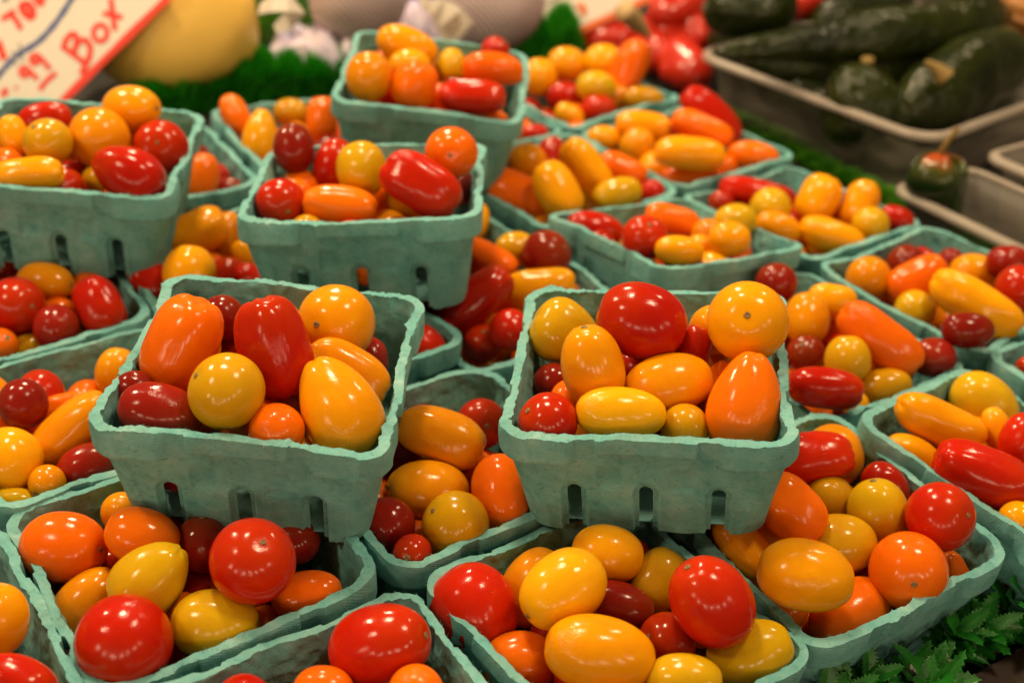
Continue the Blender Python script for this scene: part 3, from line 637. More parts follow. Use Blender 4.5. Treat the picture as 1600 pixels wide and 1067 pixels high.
('o', 'R2', (0.1801, 0.482, -0.0003), (0.751, -0.407, -0.52), 0.0124, 0.0096, 0, 'deep red oval tomato in the front right basket above the ferns'),
('r', 'R', (0.1935, 0.445, 0.0118), (0.576, -0.579, 0.577), 0.0149, 0.0154, 1, 'bright red cherry tomato in the front right basket above the ferns'),
('o', 'YG2', (0.1514, 0.4409, -0.0041), (0.998, 0.019, 0.068), 0.0167, 0.0135, 0, 'olive gold oval tomato in the front right basket above the ferns'),
('o', 'YO', (0.1274, 0.4018, 0.01), (0.987, -0.16, -0.027), 0.0202, 0.0149, 0, 'golden orange oval tomato in the front right basket above the ferns'),
('o', 'O2', (0.1533, 0.4129, -0.0197), (-0.798, -0.549, -0.25), 0.0206, 0.0139, 1, 'burnt orange oval tomato in the front right basket above the ferns'),
('r', 'O', (0.1769, 0.4225, -0.001), (-0.127, -0.937, 0.327), 0.0164, 0.0169, 1, 'bright orange cherry tomato in the front right basket above the ferns'),
('p', 'O2', (0.2062, 0.4444, -0.0183), (0.528, -0.465, -0.71), 0.0098, 0.0067, 0, 'burnt orange plum tomato in the front right basket above the ferns'),
('p', 'YO2', (0.1081, 0.4388, -0.0061), (0.668, -0.384, -0.637), 0.0173, 0.0105, 0, 'amber plum tomato in the front right basket above the ferns'),
('r', 'R2', (0.1673, 0.4396, -0.0202), (-0.247, -0.656, -0.713), 0.008, 0.0082, 0, 'deep red cherry tomato, left of two in the front right basket above the ferns'),
('r', 'R2', (0.1775, 0.4242, -0.0262), (-0.151, 0.923, -0.355), 0.0081, 0.0084, 0, 'deep red cherry tomato, right of two in the front right basket above the ferns'),
('r', 'M', (0.1272, 0.4246, -0.0217), (-0.714, 0.7, 0.032), 0.0078, 0.008, 0, 'dark maroon cherry tomato in the front right basket above the ferns'),
('p', 'YO2', (-0.0297, 0.4808, 0.0111), (0.952, -0.254, -0.168), 0.0224, 0.0127, 0, 'amber plum tomato in the lower basket between the front raised ones'),
('r', 'R2', (-0.0124, 0.5149, -0.0038), (0.287, -0.838, 0.465), 0.0123, 0.0127, 1, 'deep red cherry tomato, right of two in the lower basket between the front raised ones'),
('r', 'M', (-0.0484, 0.4906, -0.0071), (0.929, 0.241, 0.281), 0.0124, 0.0128, 0, 'dark maroon cherry tomato, second from left, in the lower basket between the front raised ones'),
('o', 'M', (-0.012, 0.4978, -0.0186), (0.99, 0.144, -0.008), 0.0135, 0.01, 0, 'dark maroon oval tomato in the lower basket between the front raised ones'),
('o', 'O', (0.0, 0.4511, 0.0041), (0.187, -0.819, -0.543), 0.0179, 0.0133, 1, 'bright orange oval tomato in the lower basket between the front raised ones'),
('o', 'YO2', (-0.0335, 0.458, -0.0034), (-0.938, -0.257, 0.233), 0.0198, 0.0141, 1, 'amber oval tomato in the lower basket between the front raised ones'),
('r', 'YG2', (-0.0191, 0.4315, -0.0003), (-0.715, -0.21, 0.667), 0.0146, 0.015, 1, 'olive gold cherry tomato in the lower basket between the front raised ones'),
('r', 'M', (-0.0488, 0.4317, -0.003), (0.469, 0.846, -0.255), 0.012, 0.0124, 0, 'dark maroon cherry tomato, leftmost, in the lower basket between the front raised ones'),
('o', 'R2', (-0.0361, 0.4123, -0.0015), (-0.164, -0.892, 0.422), 0.0083, 0.0082, 1, 'deep red oval tomato in the lower basket between the front raised ones'),
('r', 'R2', (-0.0581, 0.475, -0.0183), (-0.532, -0.452, -0.716), 0.0081, 0.0083, 0, 'deep red cherry tomato, left of two in the lower basket between the front raised ones'),
('r', 'O2', (-0.0371, 0.4416, -0.0168), (-0.729, 0.661, -0.176), 0.008, 0.0082, 0, 'burnt orange cherry tomato in the lower basket between the front raised ones'),
('r', 'M', (-0.0172, 0.4691, -0.0193), (-0.903, 0.345, -0.257), 0.0083, 0.0086, 0, 'dark maroon cherry tomato, rightmost, in the lower basket between the front raised ones'),
('r', 'M', (-0.2287, 0.4896, 0.0073), (-0.957, 0.061, -0.285), 0.0116, 0.012, 0, 'dark maroon cherry tomato, left of two in the lower basket at left edge'),
('p', 'O', (-0.2142, 0.506, -0.0052), (0.961, 0.182, 0.21), 0.0132, 0.0085, 0, 'bright orange plum tomato in the lower basket at left edge'),
('p', 'YO2', (-0.2034, 0.4787, 0.0003), (0.695, 0.415, 0.587), 0.0241, 0.0125, 0, 'amber plum tomato in the lower basket at left edge'),
('o', 'M', (-0.1889, 0.4599, -0.0045), (0.89, 0.345, 0.297), 0.0151, 0.0112, 0, 'dark maroon oval tomato in the lower basket at left edge'),
('o', 'YO', (-0.2232, 0.4535, 0.0009), (-0.078, -0.98, -0.182), 0.0151, 0.0149, 1, 'golden orange oval tomato, left of two in the lower basket at left edge'),
('r', 'YO2', (-0.2026, 0.4443, -0.0027), (-0.262, -0.781, -0.075), 0.0081, 0.0083, 1, 'amber cherry tomato in the lower basket at left edge'),
('o', 'YG', (-0.2176, 0.4364, -0.0085), (0.98, 0.19, 0.065), 0.012, 0.0064, 0, 'greenish yellow oval tomato in the lower basket at left edge'),
('o', 'YO', (-0.2016, 0.5417, -0.006), (0.106, 0.436, 0.894), 0.0132, 0.0108, 0, 'golden orange oval tomato, right of two in the lower basket at left edge'),
('r', 'O', (-0.2427, 0.4893, -0.0059), (0.709, -0.262, 0.855), 0.0077, 0.008, 1, 'bright orange cherry tomato in the lower basket at left edge'),
('r', 'M', (-0.2316, 0.5034, -0.0201), (0.225, 0.827, -0.515), 0.0084, 0.0087, 0, 'dark maroon cherry tomato, right of two in the lower basket at left edge'),
('o', 'R', (-0.2671, 0.5839, 0.0048), (0.806, -0.505, 0.308), 0.0156, 0.0153, 1, 'bright red oval tomato in the basket under the left edge raised one'),
('o', 'YO2', (-0.2611, 0.6101, 0.0049), (0.985, -0.158, 0.069), 0.0165, 0.0117, 1, 'amber oval tomato in the basket under the left edge raised one'),
('p', 'R', (-0.224, 0.5885, 0.0052), (0.524, -0.54, -0.658), 0.0178, 0.0128, 0, 'bright red plum tomato in the basket under the left edge raised one'),
('o', 'O', (-0.2497, 0.5961, -0.0043), (0.957, -0.213, 0.197), 0.0098, 0.0076, 1, 'bright orange oval tomato in the basket under the left edge raised one'),
('r', 'M', (-0.2428, 0.5732, -0.001), (0.912, 0.345, -0.221), 0.0124, 0.0128, 0, 'dark maroon cherry tomato, left of two in the basket under the left edge raised one'),
('r', 'R2', (-0.2964, 0.6391, -0.0042), (0.664, -0.89, 0.067), 0.0114, 0.0117, 1, 'deep red cherry tomato in the basket under the left edge raised one'),
('o', 'R2', (-0.2739, 0.5908, -0.0195), (0.992, -0.058, 0.114), 0.016, 0.0091, 0, 'deep red oval tomato in the basket under the left edge raised one'),
('r', 'O2', (-0.2673, 0.5572, -0.0045), (0.724, -0.227, 0.827), 0.0093, 0.0095, 1, 'burnt orange cherry tomato in the basket under the left edge raised one'),
('r', 'M', (-0.2589, 0.6529, -0.0137), (-0.841, 0.039, 0.54), 0.0109, 0.0112, 0, 'dark maroon cherry tomato, right of two in the basket under the left edge raised one'),
('p', 'YO2', (-0.1964, 0.6844, 0.0043), (0.871, 0.334, 0.36), 0.0216, 0.0135, 0, 'amber plum tomato in the basket left of the middle raised one'),
('o', 'YO2', (-0.182, 0.7031, -0.0073), (0.019, 0.589, 0.808), 0.0173, 0.0107, 0, 'amber oval tomato in the basket left of the middle raised one'),
('o', 'YO', (-0.183, 0.6215, 0.0113), (0.019, 0.563, 0.826), 0.0159, 0.0148, 0, 'golden orange oval tomato, left of two in the basket left of the middle raised one'),
('o', 'YO', (-0.1639, 0.6787, -0.0077), (0.557, -0.372, -0.743), 0.0124, 0.0076, 0, 'golden orange oval tomato, right of two in the basket left of the middle raised one'),
('p', 'R', (-0.2085, 0.6313, -0.0016), (0.555, -0.342, -0.758), 0.0166, 0.0107, 0, 'bright red plum tomato, left of two in the basket left of the middle raised one'),
('r', 'R', (-0.2061, 0.6384, -0.0197), (-0.422, -0.048, -0.905), 0.0092, 0.0095, 0, 'bright red cherry tomato in the basket left of the middle raised one'),
('r', 'R2', (-0.1709, 0.6606, -0.0101), (0.137, 0.368, 0.92), 0.0113, 0.0117, 0, 'deep red cherry tomato in the basket left of the middle raised one'),
('p', 'R', (-0.1532, 0.6506, -0.0051), (0.954, -0.041, -0.296), 0.0124, 0.0073, 0, 'bright red plum tomato, right of two in the basket left of the middle raised one'),
('o', 'R', (-0.0468, 0.5758, 0.0015), (0.808, -0.286, -0.516), 0.0137, 0.0109, 0, 'bright red oval tomato in the nearly hidden basket behind'),
('r', 'YO2', (-0.0623, 0.5865, -0.014), (0.278, -0.473, -0.836), 0.0132, 0.0136, 0, 'amber cherry tomato in the nearly hidden basket behind'),
('p', 'O', (-0.0168, 0.6776, 0.0037), (0.903, -0.331, -0.273), 0.0186, 0.0101, 0, 'bright orange plum tomato in the center basket behind both front raised ones'),
('p', 'R', (-0.0222, 0.6168, 0.0084), (0.717, 0.27, 0.643), 0.0269, 0.0128, 0, 'bright red plum tomato in the center basket behind both front raised ones'),
('p', 'YO', (0.015, 0.6466, 0.0032), (0.987, 0.045, 0.154), 0.0218, 0.0126, 0, 'golden orange plum tomato in the center basket behind both front raised ones'),
('r', 'M', (0.0173, 0.6831, 0.006), (0.711, -0.287, 0.602), 0.015, 0.0155, 1, 'dark maroon cherry tomato in the center basket behind both front raised ones'),
('o', 'YG2', (-0.0015, 0.6996, 0.0002), (-0.939, -0.328, 0.1), 0.0134, 0.011, 1, 'olive gold oval tomato in the center basket behind both front raised ones'),
('r', 'R', (-0.0159, 0.6018, -0.0101), (0.005, -0.339, 0.942), 0.0109, 0.0113, 1, 'bright red cherry tomato, left of two in the center basket behind both front raised ones'),
('r', 'R', (-0.0015, 0.5936, 0.0045), (0.88, 0.46, -0.12), 0.0114, 0.0118, 0, 'bright red cherry tomato, right of two in the center basket behind both front raised ones'),
('r', 'R2', (-0.0074, 0.6618, -0.0226), (-0.075, 0.897, 0.437), 0.0111, 0.0114, 0, 'deep red cherry tomato in the center basket behind both front raised ones'),
('r', 'YO', (-0.0309, 0.6836, -0.0115), (0.083, -0.035, -0.996), 0.0087, 0.0089, 0, 'golden orange cherry tomato in the center basket behind both front raised ones'),
('r', 'M', (0.1536, 0.6658, 0.0066), (-0.253, 0.644, 0.722), 0.0124, 0.0128, 0, 'dark maroon cherry tomato, left of two in the basket beside the right front raised one'),
('o', 'YO', (0.1672, 0.6316, 0.0028), (-0.018, -0.777, -0.63), 0.016, 0.0128, 1, 'golden orange oval tomato in the basket beside the right front raised one'),
('p', 'YO', (0.1853, 0.6556, 0.0021), (0.994, -0.055, -0.091), 0.0151, 0.0109, 0, 'golden orange plum tomato in the basket beside the right front raised one'),
('p', 'O', (0.2019, 0.605, 0.0078), (0.828, -0.29, -0.48), 0.0272, 0.0137, 0, 'bright orange plum tomato in the basket beside the right front raised one'),
('o', 'M', (0.2344, 0.6071, -0.0025), (-0.953, -0.286, 0.099), 0.0128, 0.0114, 1, 'dark maroon oval tomato in the basket beside the right front raised one'),
('r', 'M', (0.1645, 0.609, -0.0068), (-0.42, -0.388, 0.869), 0.0105, 0.0108, 1, 'dark maroon cherry tomato, right of two in the basket beside the right front raised one'),
('o', 'YG2', (0.1818, 0.5876, 0.0045), (-0.068, 0.491, 0.869), 0.0135, 0.0125, 0, 'olive gold oval tomato, left of two in the basket beside the right front raised one'),
('p', 'R', (0.1614, 0.5487, 0.0099), (0.995, -0.101, -0.023), 0.0202, 0.0108, 0, 'bright red plum tomato in the basket beside the right front raised one'),
('o', 'YG2', (0.2041, 0.5839, -0.0099), (0.969, 0.068, 0.239), 0.0151, 0.0108, 0, 'olive gold oval tomato, right of two in the basket beside the right front raised one'),
('r', 'YO', (0.1847, 0.5662, -0.0106), (-0.648, 0.539, 0.538), 0.007, 0.0072, 0, 'golden orange cherry tomato in the basket beside the right front raised one'),
('r', 'O', (0.1922, 0.6592, -0.0169), (0.179, 0.612, 0.771), 0.0117, 0.0121, 0, 'bright orange cherry tomato in the basket beside the right front raised one'),
('r', 'YO2', (0.2162, 0.695, -0.0007), (-0.45, 0.757, 0.473), 0.0137, 0.0141, 0, 'amber cherry tomato in the right edge basket below the trays'),
('r', 'M', (0.2477, 0.7276, -0.0055), (-0.692, 0.463, 0.554), 0.0126, 0.0129, 0, 'dark maroon cherry tomato, left of two in the right edge basket below the trays'),
('p', 'O', (0.2443, 0.689, 0.0033), (0.845, 0.185, 0.502), 0.0205, 0.0136, 0, 'bright orange plum tomato in the right edge basket below the trays'),
('p', 'YO', (0.2675, 0.6498, 0.0105), (0.878, -0.325, -0.352), 0.0291, 0.0137, 0, 'golden orange plum tomato in the right edge basket below the trays'),
('o', 'YO', (0.2926, 0.728, -0.0088), (0.991, -0.066, 0.118), 0.0156, 0.0127, 0, 'golden orange oval tomato in the right edge basket below the trays'),
('r', 'YG', (0.2386, 0.6645, -0.0044), (0.494, -0.127, 0.72), 0.0121, 0.0125, 1, 'greenish yellow cherry tomato in the right edge basket below the trays'),
('o', 'M', (0.2531, 0.617, 0.0109), (0.998, 0.02, 0.067), 0.0147, 0.0103, 0, 'dark maroon oval tomato, left of two in the right edge basket below the trays'),
('o', 'M', (0.3072, 0.7157, 0.0061), (0.997, 0.003, 0.078), 0.014, 0.0112, 0, 'dark maroon oval tomato, right of two in the right edge basket below the trays'),
('r', 'R2', (0.3049, 0.6856, 0.0036), (-0.787, 0.615, -0.041), 0.0145, 0.015, 0, 'deep red cherry tomato in the right edge basket below the trays'),
('r', 'YO', (0.264, 0.6837, -0.0215), (-0.007, -0.637, -0.771), 0.0105, 0.0109, 0, 'golden orange cherry tomato in the right edge basket below the trays'),
('r', 'M', (0.2839, 0.7501, -0.0121), (-0.193, 0.898, 0.396), 0.0087, 0.0089, 0, 'dark maroon cherry tomato, right of two in the right edge basket below the trays'),
('p', 'YO', (0.2135, 0.5205, 0.0118), (0.937, -0.113, -0.332), 0.0243, 0.0116, 0, 'golden orange plum tomato in the basket at right edge above the ferns'),
('o', 'YG', (0.2515, 0.5657, -0.004), (0.826, -0.227, -0.516), 0.0195, 0.015, 0, 'greenish yellow oval tomato in the basket at right edge above the ferns'),
('o', 'YO', (0.1992, 0.5073, 0.0007), (0.929, -0.109, -0.353), 0.0151, 0.0087, 0, 'golden orange oval tomato, left of two in the basket at right edge above the ferns'),
('p', 'R', (0.2236, 0.4826, 0.0089), (0.941, -0.279, -0.191), 0.024, 0.0131, 0, 'bright red plum tomato in the basket at right edge above the ferns'),
('p', 'O', (0.2227, 0.4875, -0.0062), (0.847, -0.243, -0.474), 0.0207, 0.008, 0, 'bright orange plum tomato in the basket at right edge above the ferns'),
('o', 'YO', (0.2438, 0.5233, 0.0062), (0.372, -0.524, -0.766), 0.0134, 0.0072, 0, 'golden orange oval tomato, right of two in the basket at right edge above the ferns'),
('o', 'R', (0.2489, 0.5085, 0.0129), (0.243, 0.468, 0.849), 0.0137, 0.0102, 0, 'bright red oval tomato in the basket at right edge above the ferns'),
('r', 'YO', (0.2362, 0.4621, -0.0001), (-0.75, -0.763, 0.301), 0.0085, 0.0088, 1, 'golden orange cherry tomato in the basket at right edge above the ferns'),
('o', 'R', (0.2891, 0.6084, -0.0053), (-0.94, -0.318, 0.121), 0.0081, 0.0066, 1, 'bright red oval tomato in the nearly empty basket at right edge'),
('p', 'R', (0.1632, 0.8206, -0.0041), (0.989, -0.117, -0.094), 0.0268, 0.0105, 0, 'bright red plum tomato in the basket nearest the small clear tray'),
('r', 'YG', (0.1671, 0.782, 0.0023), (0.893, -0.202, -0.401), 0.0141, 0.0145, 0, 'greenish yellow cherry tomato, left of two in the basket nearest the small clear tray'),
('p', 'YO', (0.2039, 0.8023, 0.0024), (0.408, 0.479, 0.777), 0.0181, 0.0141, 0, 'golden orange plum tomato, leftmost, in the basket nearest the small clear tray'),
('p', 'YO', (0.2323, 0.8006, 0.0019), (0.358, 0.574, 0.736), 0.0176, 0.0123, 0, 'golden orange plum tomato, rightmost, in the basket nearest the small clear tray'),
('r', 'YG', (0.2342, 0.7748, -0.0016), (0.313, 0.948, 0.062), 0.0123, 0.0127, 0, 'greenish yellow cherry tomato, right of two in the basket nearest the small clear tray'),
('o', 'R', (0.2551, 0.7898, -0.0029), (0.956, -0.224, -0.188), 0.0126, 0.0094, 0, 'bright red oval tomato in the basket nearest the small clear tray'),
('p', 'YO', (0.2058, 0.7577, -0.0039), (0.961, -0.13, -0.246), 0.023, 0.0111, 0, 'golden orange plum tomato, second from left, in the basket nearest the small clear tray'),
('o', 'YO', (0.1692, 0.7578, -0.0002), (0.978, -0.024, -0.209), 0.016, 0.0104, 0, 'golden orange oval tomato in the basket nearest the small clear tray'),
('r', 'R2', (0.1385, 0.8074, -0.0078), (-0.946, -0.493, 0.008), 0.0092, 0.0095, 1, 'deep red cherry tomato in the basket nearest the small clear tray'),
('r', 'YO2', (0.1982, 0.8201, -0.0241), (0.447, 0.492, -0.747), 0.0121, 0.0125, 0, 'amber cherry tomato in the basket nearest the small clear tray'),
('p', 'YO', (0.0894, 0.9168, 0.0021), (0.996, -0.089, -0.03), 0.0222, 0.0128, 0, 'golden orange plum tomato, left of two in the basket beside the wide clear tray'),
('r', 'YO', (0.084, 0.8922, -0.004), (0.665, -0.6, 0.311), 0.0135, 0.014, 1, 'golden orange cherry tomato in the basket beside the wide clear tray'),
('o', 'YO', (0.0583, 0.9035, -0.0042), (-0.956, -0.29, 0.049), 0.0135, 0.01, 1, 'golden orange oval tomato in the basket beside the wide clear tray'),
('p', 'YO', (0.1173, 0.8446, 0.012), (0.994, 0.091, -0.057), 0.0267, 0.0124, 0, 'golden orange plum tomato, right of two in the basket beside the wide clear tray'),
('p', 'O', (0.1326, 0.9049, 0.0083), (0.949, -0.112, -0.294), 0.0253, 0.0108, 0, 'bright orange plum tomato, right of two in the basket beside the wide clear tray'),
('p', 'R', (0.1414, 0.9269, 0.0098), (0.778, -0.187, -0.599), 0.0294, 0.0138, 0, 'bright red plum tomato in the basket beside the wide clear tray'),
('o', 'O', (0.1701, 0.8839, -0.0015), (0.989, -0.141, -0.039), 0.0196, 0.0103, 0, 'bright orange oval tomato in the basket beside the wide clear tray'),
('p', 'O', (0.1213, 0.8495, -0.0086), (0.99, -0.074, 0.123), 0.0224, 0.009, 0, 'bright orange plum tomato, left of two in the basket beside the wide clear tray'),
('r', 'M', (0.1042, 0.8897, -0.0217), (0.624, -0.444, -0.643), 0.011, 0.0113, 0, 'dark maroon cherry tomato in the basket beside the wide clear tray'),
('p', 'O', (-0.002, 0.7874, -0.0028), (0.882, -0.425, -0.205), 0.0246, 0.0148, 1, 'bright orange plum tomato, left of two in the basket right of the middle raised one'),
('p', 'YO', (0.0232, 0.7681, 0.011), (0.58, -0.539, -0.611), 0.0213, 0.0139, 0, 'golden orange plum tomato, left of two in the basket right of the middle raised one'),
('p', 'YO', (0.0444, 0.8198, 0.0059), (0.667, -0.347, -0.659), 0.0248, 0.0134, 0, 'golden orange plum tomato, right of two in the basket right of the middle raised one'),
('o', 'YG', (0.0645, 0.7916, 0.0002), (0.926, 0.249, 0.285), 0.0179, 0.0117, 0, 'greenish yellow oval tomato in the basket right of the middle raised one'),
('o', 'R', (0.0175, 0.8691, -0.007), (0.437, 0.56, 0.704), 0.016, 0.0107, 0, 'bright red oval tomato in the basket right of the middle raised one'),
('r', 'YO2', (0.0023, 0.8469, -0.0048), (-0.124, -0.25, 0.886), 0.0146, 0.0151, 1, 'amber cherry tomato in the basket right of the middle raised one'),
('p', 'O', (0.0696, 0.8334, 0.001), (0.929, -0.105, -0.355), 0.0187, 0.0114, 0, 'bright orange plum tomato, right of two in the basket right of the middle raised one'),
('r', 'R', (0.0903, 0.8113, -0.0053), (-0.932, 0.263, -0.25), 0.0094, 0.0097, 0, 'bright red cherry tomato in the basket right of the middle raised one'),
('r', 'YO', (0.0073, 1.007, 0.0046), (-0.719, 0.647, -0.253), 0.0152, 0.0156, 0, 'golden orange cherry tomato in the farthest lower basket'),
('o', 'YO', (0.03, 1.0389, 0.0064), (0.989, 0.15, -0.011), 0.0167, 0.0145, 0, 'golden orange oval tomato, leftmost, in the farthest lower basket'),
('o', 'YO', (0.0612, 1.0405, 0.0097), (0.998, 0.048, 0.051), 0.0173, 0.015, 0, 'golden orange oval tomato, rightmost, in the farthest lower basket'),
('p', 'O', (0.0811, 1.0197, 0.0126), (0.343, 0.445, 0.827), 0.0268, 0.0149, 0, 'bright orange plum tomato in the farthest lower basket'),
('o', 'YG', (0.0539, 0.9803, 0.0092), (0.989, 0.15, -0.011), 0.0164, 0.0127, 0, 'greenish yellow oval tomato in the farthest lower basket'),
('o', 'R', (0.0308, 0.9934, -0.0053), (0.992, 0.13, 0.001), 0.0167, 0.0119, 0, 'bright red oval tomato in the farthest lower basket'),
('o', 'YG2', (0.0931, 0.9812, 0.0008), (0.999, 0.03, -0.041), 0.0171, 0.0107, 0, 'olive gold oval tomato in the farthest lower basket'),
('o', 'R2', (0.0561, 0.961, -0.0024), (0.995, -0.026, 0.095), 0.0147, 0.011, 0, 'deep red oval tomato in the farthest lower basket'),
('o', 'YO', (0.0334, 0.9536, -0.0066), (0.896, -0.164, -0.413), 0.0131, 0.0089, 0, 'golden orange oval tomato, second from left, in the farthest lower basket'),
('o', 'YO2', (0.0692, 0.9941, -0.0045), (0.996, 0.086, 0.028), 0.0151, 0.0119, 0, 'amber oval tomato in the farthest lower basket'),
('r', 'O', (-0.0051, 0.9184, -0.009), (-0.677, 0.53, 0.511), 0.0107, 0.011, 0, 'bright orange cherry tomato in the basket under the farthest raised one'),
('o', 'R', (0.0068, 0.9052, -0.005), (-0.958, -0.284, 0.043), 0.011, 0.0075, 1, 'bright red oval tomato in the basket under the farthest raised one'),
('o', 'O', (-0.21, 0.8586, 0.0125), (0.525, -0.537, -0.66), 0.0162, 0.01, 0, 'bright orange oval tomato in the basket before the green grass strip'),
('n', 'YO', (-0.1859, 0.8269, 0.0102), (0.019, 0.527, 0.85), 0.0203, 0.0125, 0, 'golden orange tapered tomato in the basket before the green grass strip'),
('o', 'YG2', (-0.176, 0.8913, 0.0041), (0.985, -0.135, 0.105), 0.0133, 0.0108, 1, 'olive gold oval tomato in the basket before the green grass strip'),
('p', 'O', (-0.148, 0.8641, 0.0119), (-0.068, 0.553, 0.83), 0.0172, 0.0113, 0, 'bright orange plum tomato in the basket before the green grass strip'),
('r', 'R2', (-0.1509, 0.8816, -0.0142), (-0.6, -0.055, -0.798), 0.0092, 0.0094, 0, 'deep red cherry tomato in the basket before the green grass strip'),
('o', 'O2', (-0.2086, 0.7541, 0.0083), (0.106, 0.493, 0.863), 0.018, 0.0112, 0, 'burnt orange oval tomato in the basket right of the left edge raised one'),
('o', 'M', (-0.1975, 0.7641, -0.0045), (0.959, 0.076, 0.273), 0.014, 0.0092, 0, 'dark maroon oval tomato in the basket right of the left edge raised one'),
('r', 'R2', (-0.2271, 0.7941, -0.0154), (-0.756, 0.454, -0.471), 0.0122, 0.0126, 0, 'deep red cherry tomato in the basket right of the left edge raised one'),
('o', 'YO', (-0.0295, 0.7461, -0.0044), (-0.087, -0.795, -0.6), 0.0133, 0.0094, 1, 'golden orange oval tomato in the covered basket under the middle raised one'),
('o', 'M', (-0.1378, 0.4345, 0.0234), (0.775, 0.61, -0.167), 0.0153, 0.0144, 0, 'buried dark maroon tomato in the left front raised basket'),
('o', 'YO', (-0.0858, 0.4279, 0.0279), (-0.972, -0.233, -0.023), 0.0158, 0.0132, 0, 'buried golden orange tomato in the left front raised basket'),
('o', 'M', (0.0528, 0.4443, 0.0322), (0.433, 0.9, -0.051), 0.0137, 0.0121, 0, 'buried dark maroon tomato in the right front raised basket'),
('o', 'M', (-0.0621, 0.6091, 0.0457), (-0.946, -0.115, 0.304), 0.0148, 0.0139, 0, 'buried dark maroon tomato, right of two in the middle raised basket'),
('o', 'R', (0.0883, 0.4531, 0.0277), (0.97, -0.206, 0.125), 0.0127, 0.0114, 0, 'buried bright red tomato in the right front raised basket'),
('o', 'M', (0.2414, 0.465, -0.0339), (-0.052, -0.98, 0.193), 0.0132, 0.0114, 0, 'buried dark maroon tomato in the basket at right edge above the ferns'),
('o', 'YO2', (0.0321, 0.4574, 0.0265), (-0.203, -0.68, -0.704), 0.0141, 0.0137, 0, 'buried amber tomato in the right front raised basket'),
('o', 'R2', (-0.2551, 0.6353, 0.0483), (0.436, 0.795, 0.422), 0.0148, 0.0136, 0, 'buried deep red tomato, left of two in the raised basket at left edge'),
('o', 'R2', (-0.2475, 0.6483, 0.0262), (-0.699, 0.638, -0.322), 0.016, 0.0134, 0, 'buried deep red tomato, right of two in the raised basket at left edge'),
('o', 'YG2', (-0.0767, 0.3965, -0.0269), (-0.995, -0.096, -0.001), 0.014, 0.0124, 0, 'buried olive gold tomato in the front left lower basket'),
('o', 'R2', (0.136, 0.4046, -0.0377), (0.09, 0.99, -0.113), 0.0113, 0.0091, 0, 'buried deep red tomato in the front right basket above the ferns'),
('o', 'R2', (-0.0034, 0.4538, -0.0261), (0.902, -0.276, -0.332), 0.0137, 0.0118, 0, 'buried deep red tomato in the lower basket between the front raised ones'),
('o', 'O', (0.1613, 0.568, -0.0177), (0.331, -0.94, -0.088), 0.0144, 0.012, 0, 'buried bright orange tomato in the basket beside the right front raised one'),
('o', 'M', (-0.1014, 0.616, 0.0329), (-0.624, -0.781, -0.032), 0.0143, 0.0131, 0, 'buried dark maroon tomato, left of two in the middle raised basket'),
('o', 'YG2', (-0.1141, 0.6068, 0.0488), (-0.442, 0.604, -0.664), 0.0114, 0.0092, 0, 'buried olive gold tomato in the middle raised basket'),
('o', 'R2', (-0.0893, 0.6038, 0.0491), (-0.188, -0.663, 0.725), 0.011, 0.0093, 0, 'buried deep red tomato in the middle raised basket'),
('o', 'YO2', (-0.0359, 0.4244, -0.0248), (-0.048, -0.266, -0.963), 0.0104, 0.0095, 0, 'buried amber tomato in the lower basket between the front raised ones'),
('o', 'O', (-0.0807, 0.6063, 0.0302), (-0.008, 0.903, -0.429), 0.0114, 0.01, 0, 'buried bright orange tomato in the middle raised basket'),
('o', 'YO', (0.1184, 0.6805, 0.0052), (0.197, 0.98, -0.022), 0.0125, 0.012, 0, 'buried golden orange tomato in the basket behind the right front raised one'),
('o', 'YO2', (0.2256, 0.4853, -0.0299), (0.382, 0.46, -0.802), 0.0145, 0.0123, 0, 'buried amber tomato in the basket at right edge above the ferns'),
('o', 'YO2', (-0.1017, 0.7926, 0.0436), (-0.65, 0.575, 0.496), 0.0132, 0.0109, 0, 'buried amber tomato in the farthest raised basket'),
('o', 'YG2', (-0.2397, 0.5843, -0.0198), (0.903, -0.415, 0.109), 0.0129, 0.0108, 0, 'buried olive gold tomato, right of two in the basket under the left edge raised one'),
('o', 'O2', (-0.0766, 0.7962, 0.0345), (-0.029, 0.999, 0.013), 0.0135, 0.012, 0, 'buried burnt orange tomato in the farthest raised basket'),
('o', 'M', (0.0988, 0.668, 0.0094), (-0.924, 0.319, -0.208), 0.0131, 0.0111, 0, 'buried dark maroon tomato in the basket behind the right front raised one'),
('o', 'YO2', (0.0748, 0.6806, 0.0007), (0.332, -0.502, 0.799), 0.0133, 0.0116, 0, 'buried amber tomato in the basket behind the right front raised one'),
('o', 'YG2', (-0.2572, 0.5721, -0.0164), (0.984, -0.176, -0.009), 0.0104, 0.0099, 0, 'buried olive gold tomato, left of two in the basket under the left edge raised one'),
('o', 'O', (0.1246, 0.4104, -0.0143), (-0.077, 0.668, 0.74), 0.0106, 0.0094, 0, 'buried bright orange tomato in the front right basket above the ferns'),
('o', 'YG2', (-0.2781, 0.6499, 0.0333), (-0.851, 0.526, -0.002), 0.0147, 0.0128, 0, 'buried olive gold tomato in the raised basket at left edge'),
('o', 'O', (-0.1078, 0.4364, 0.042), (-0.78, 0.622, -0.067), 0.0136, 0.0132, 0, 'buried bright orange tomato in the left front raised basket'),
('o', 'O2', (-0.2236, 0.6466, 0.0408), (-0.921, 0.096, 0.378), 0.0133, 0.0115, 0, 'buried burnt orange tomato in the raised basket at left edge'),
('o', 'YO2', (-0.0435, 0.621, 0.049), (-0.412, -0.555, 0.723), 0.0102, 0.0088, 0, 'buried amber tomato, rightmost, in the middle raised basket'),
('o', 'R2', (0.0502, 0.7038, 0.0057), (0.312, 0.912, -0.267), 0.0098, 0.0091, 0, 'buried deep red tomato in the basket behind the right front raised one'),
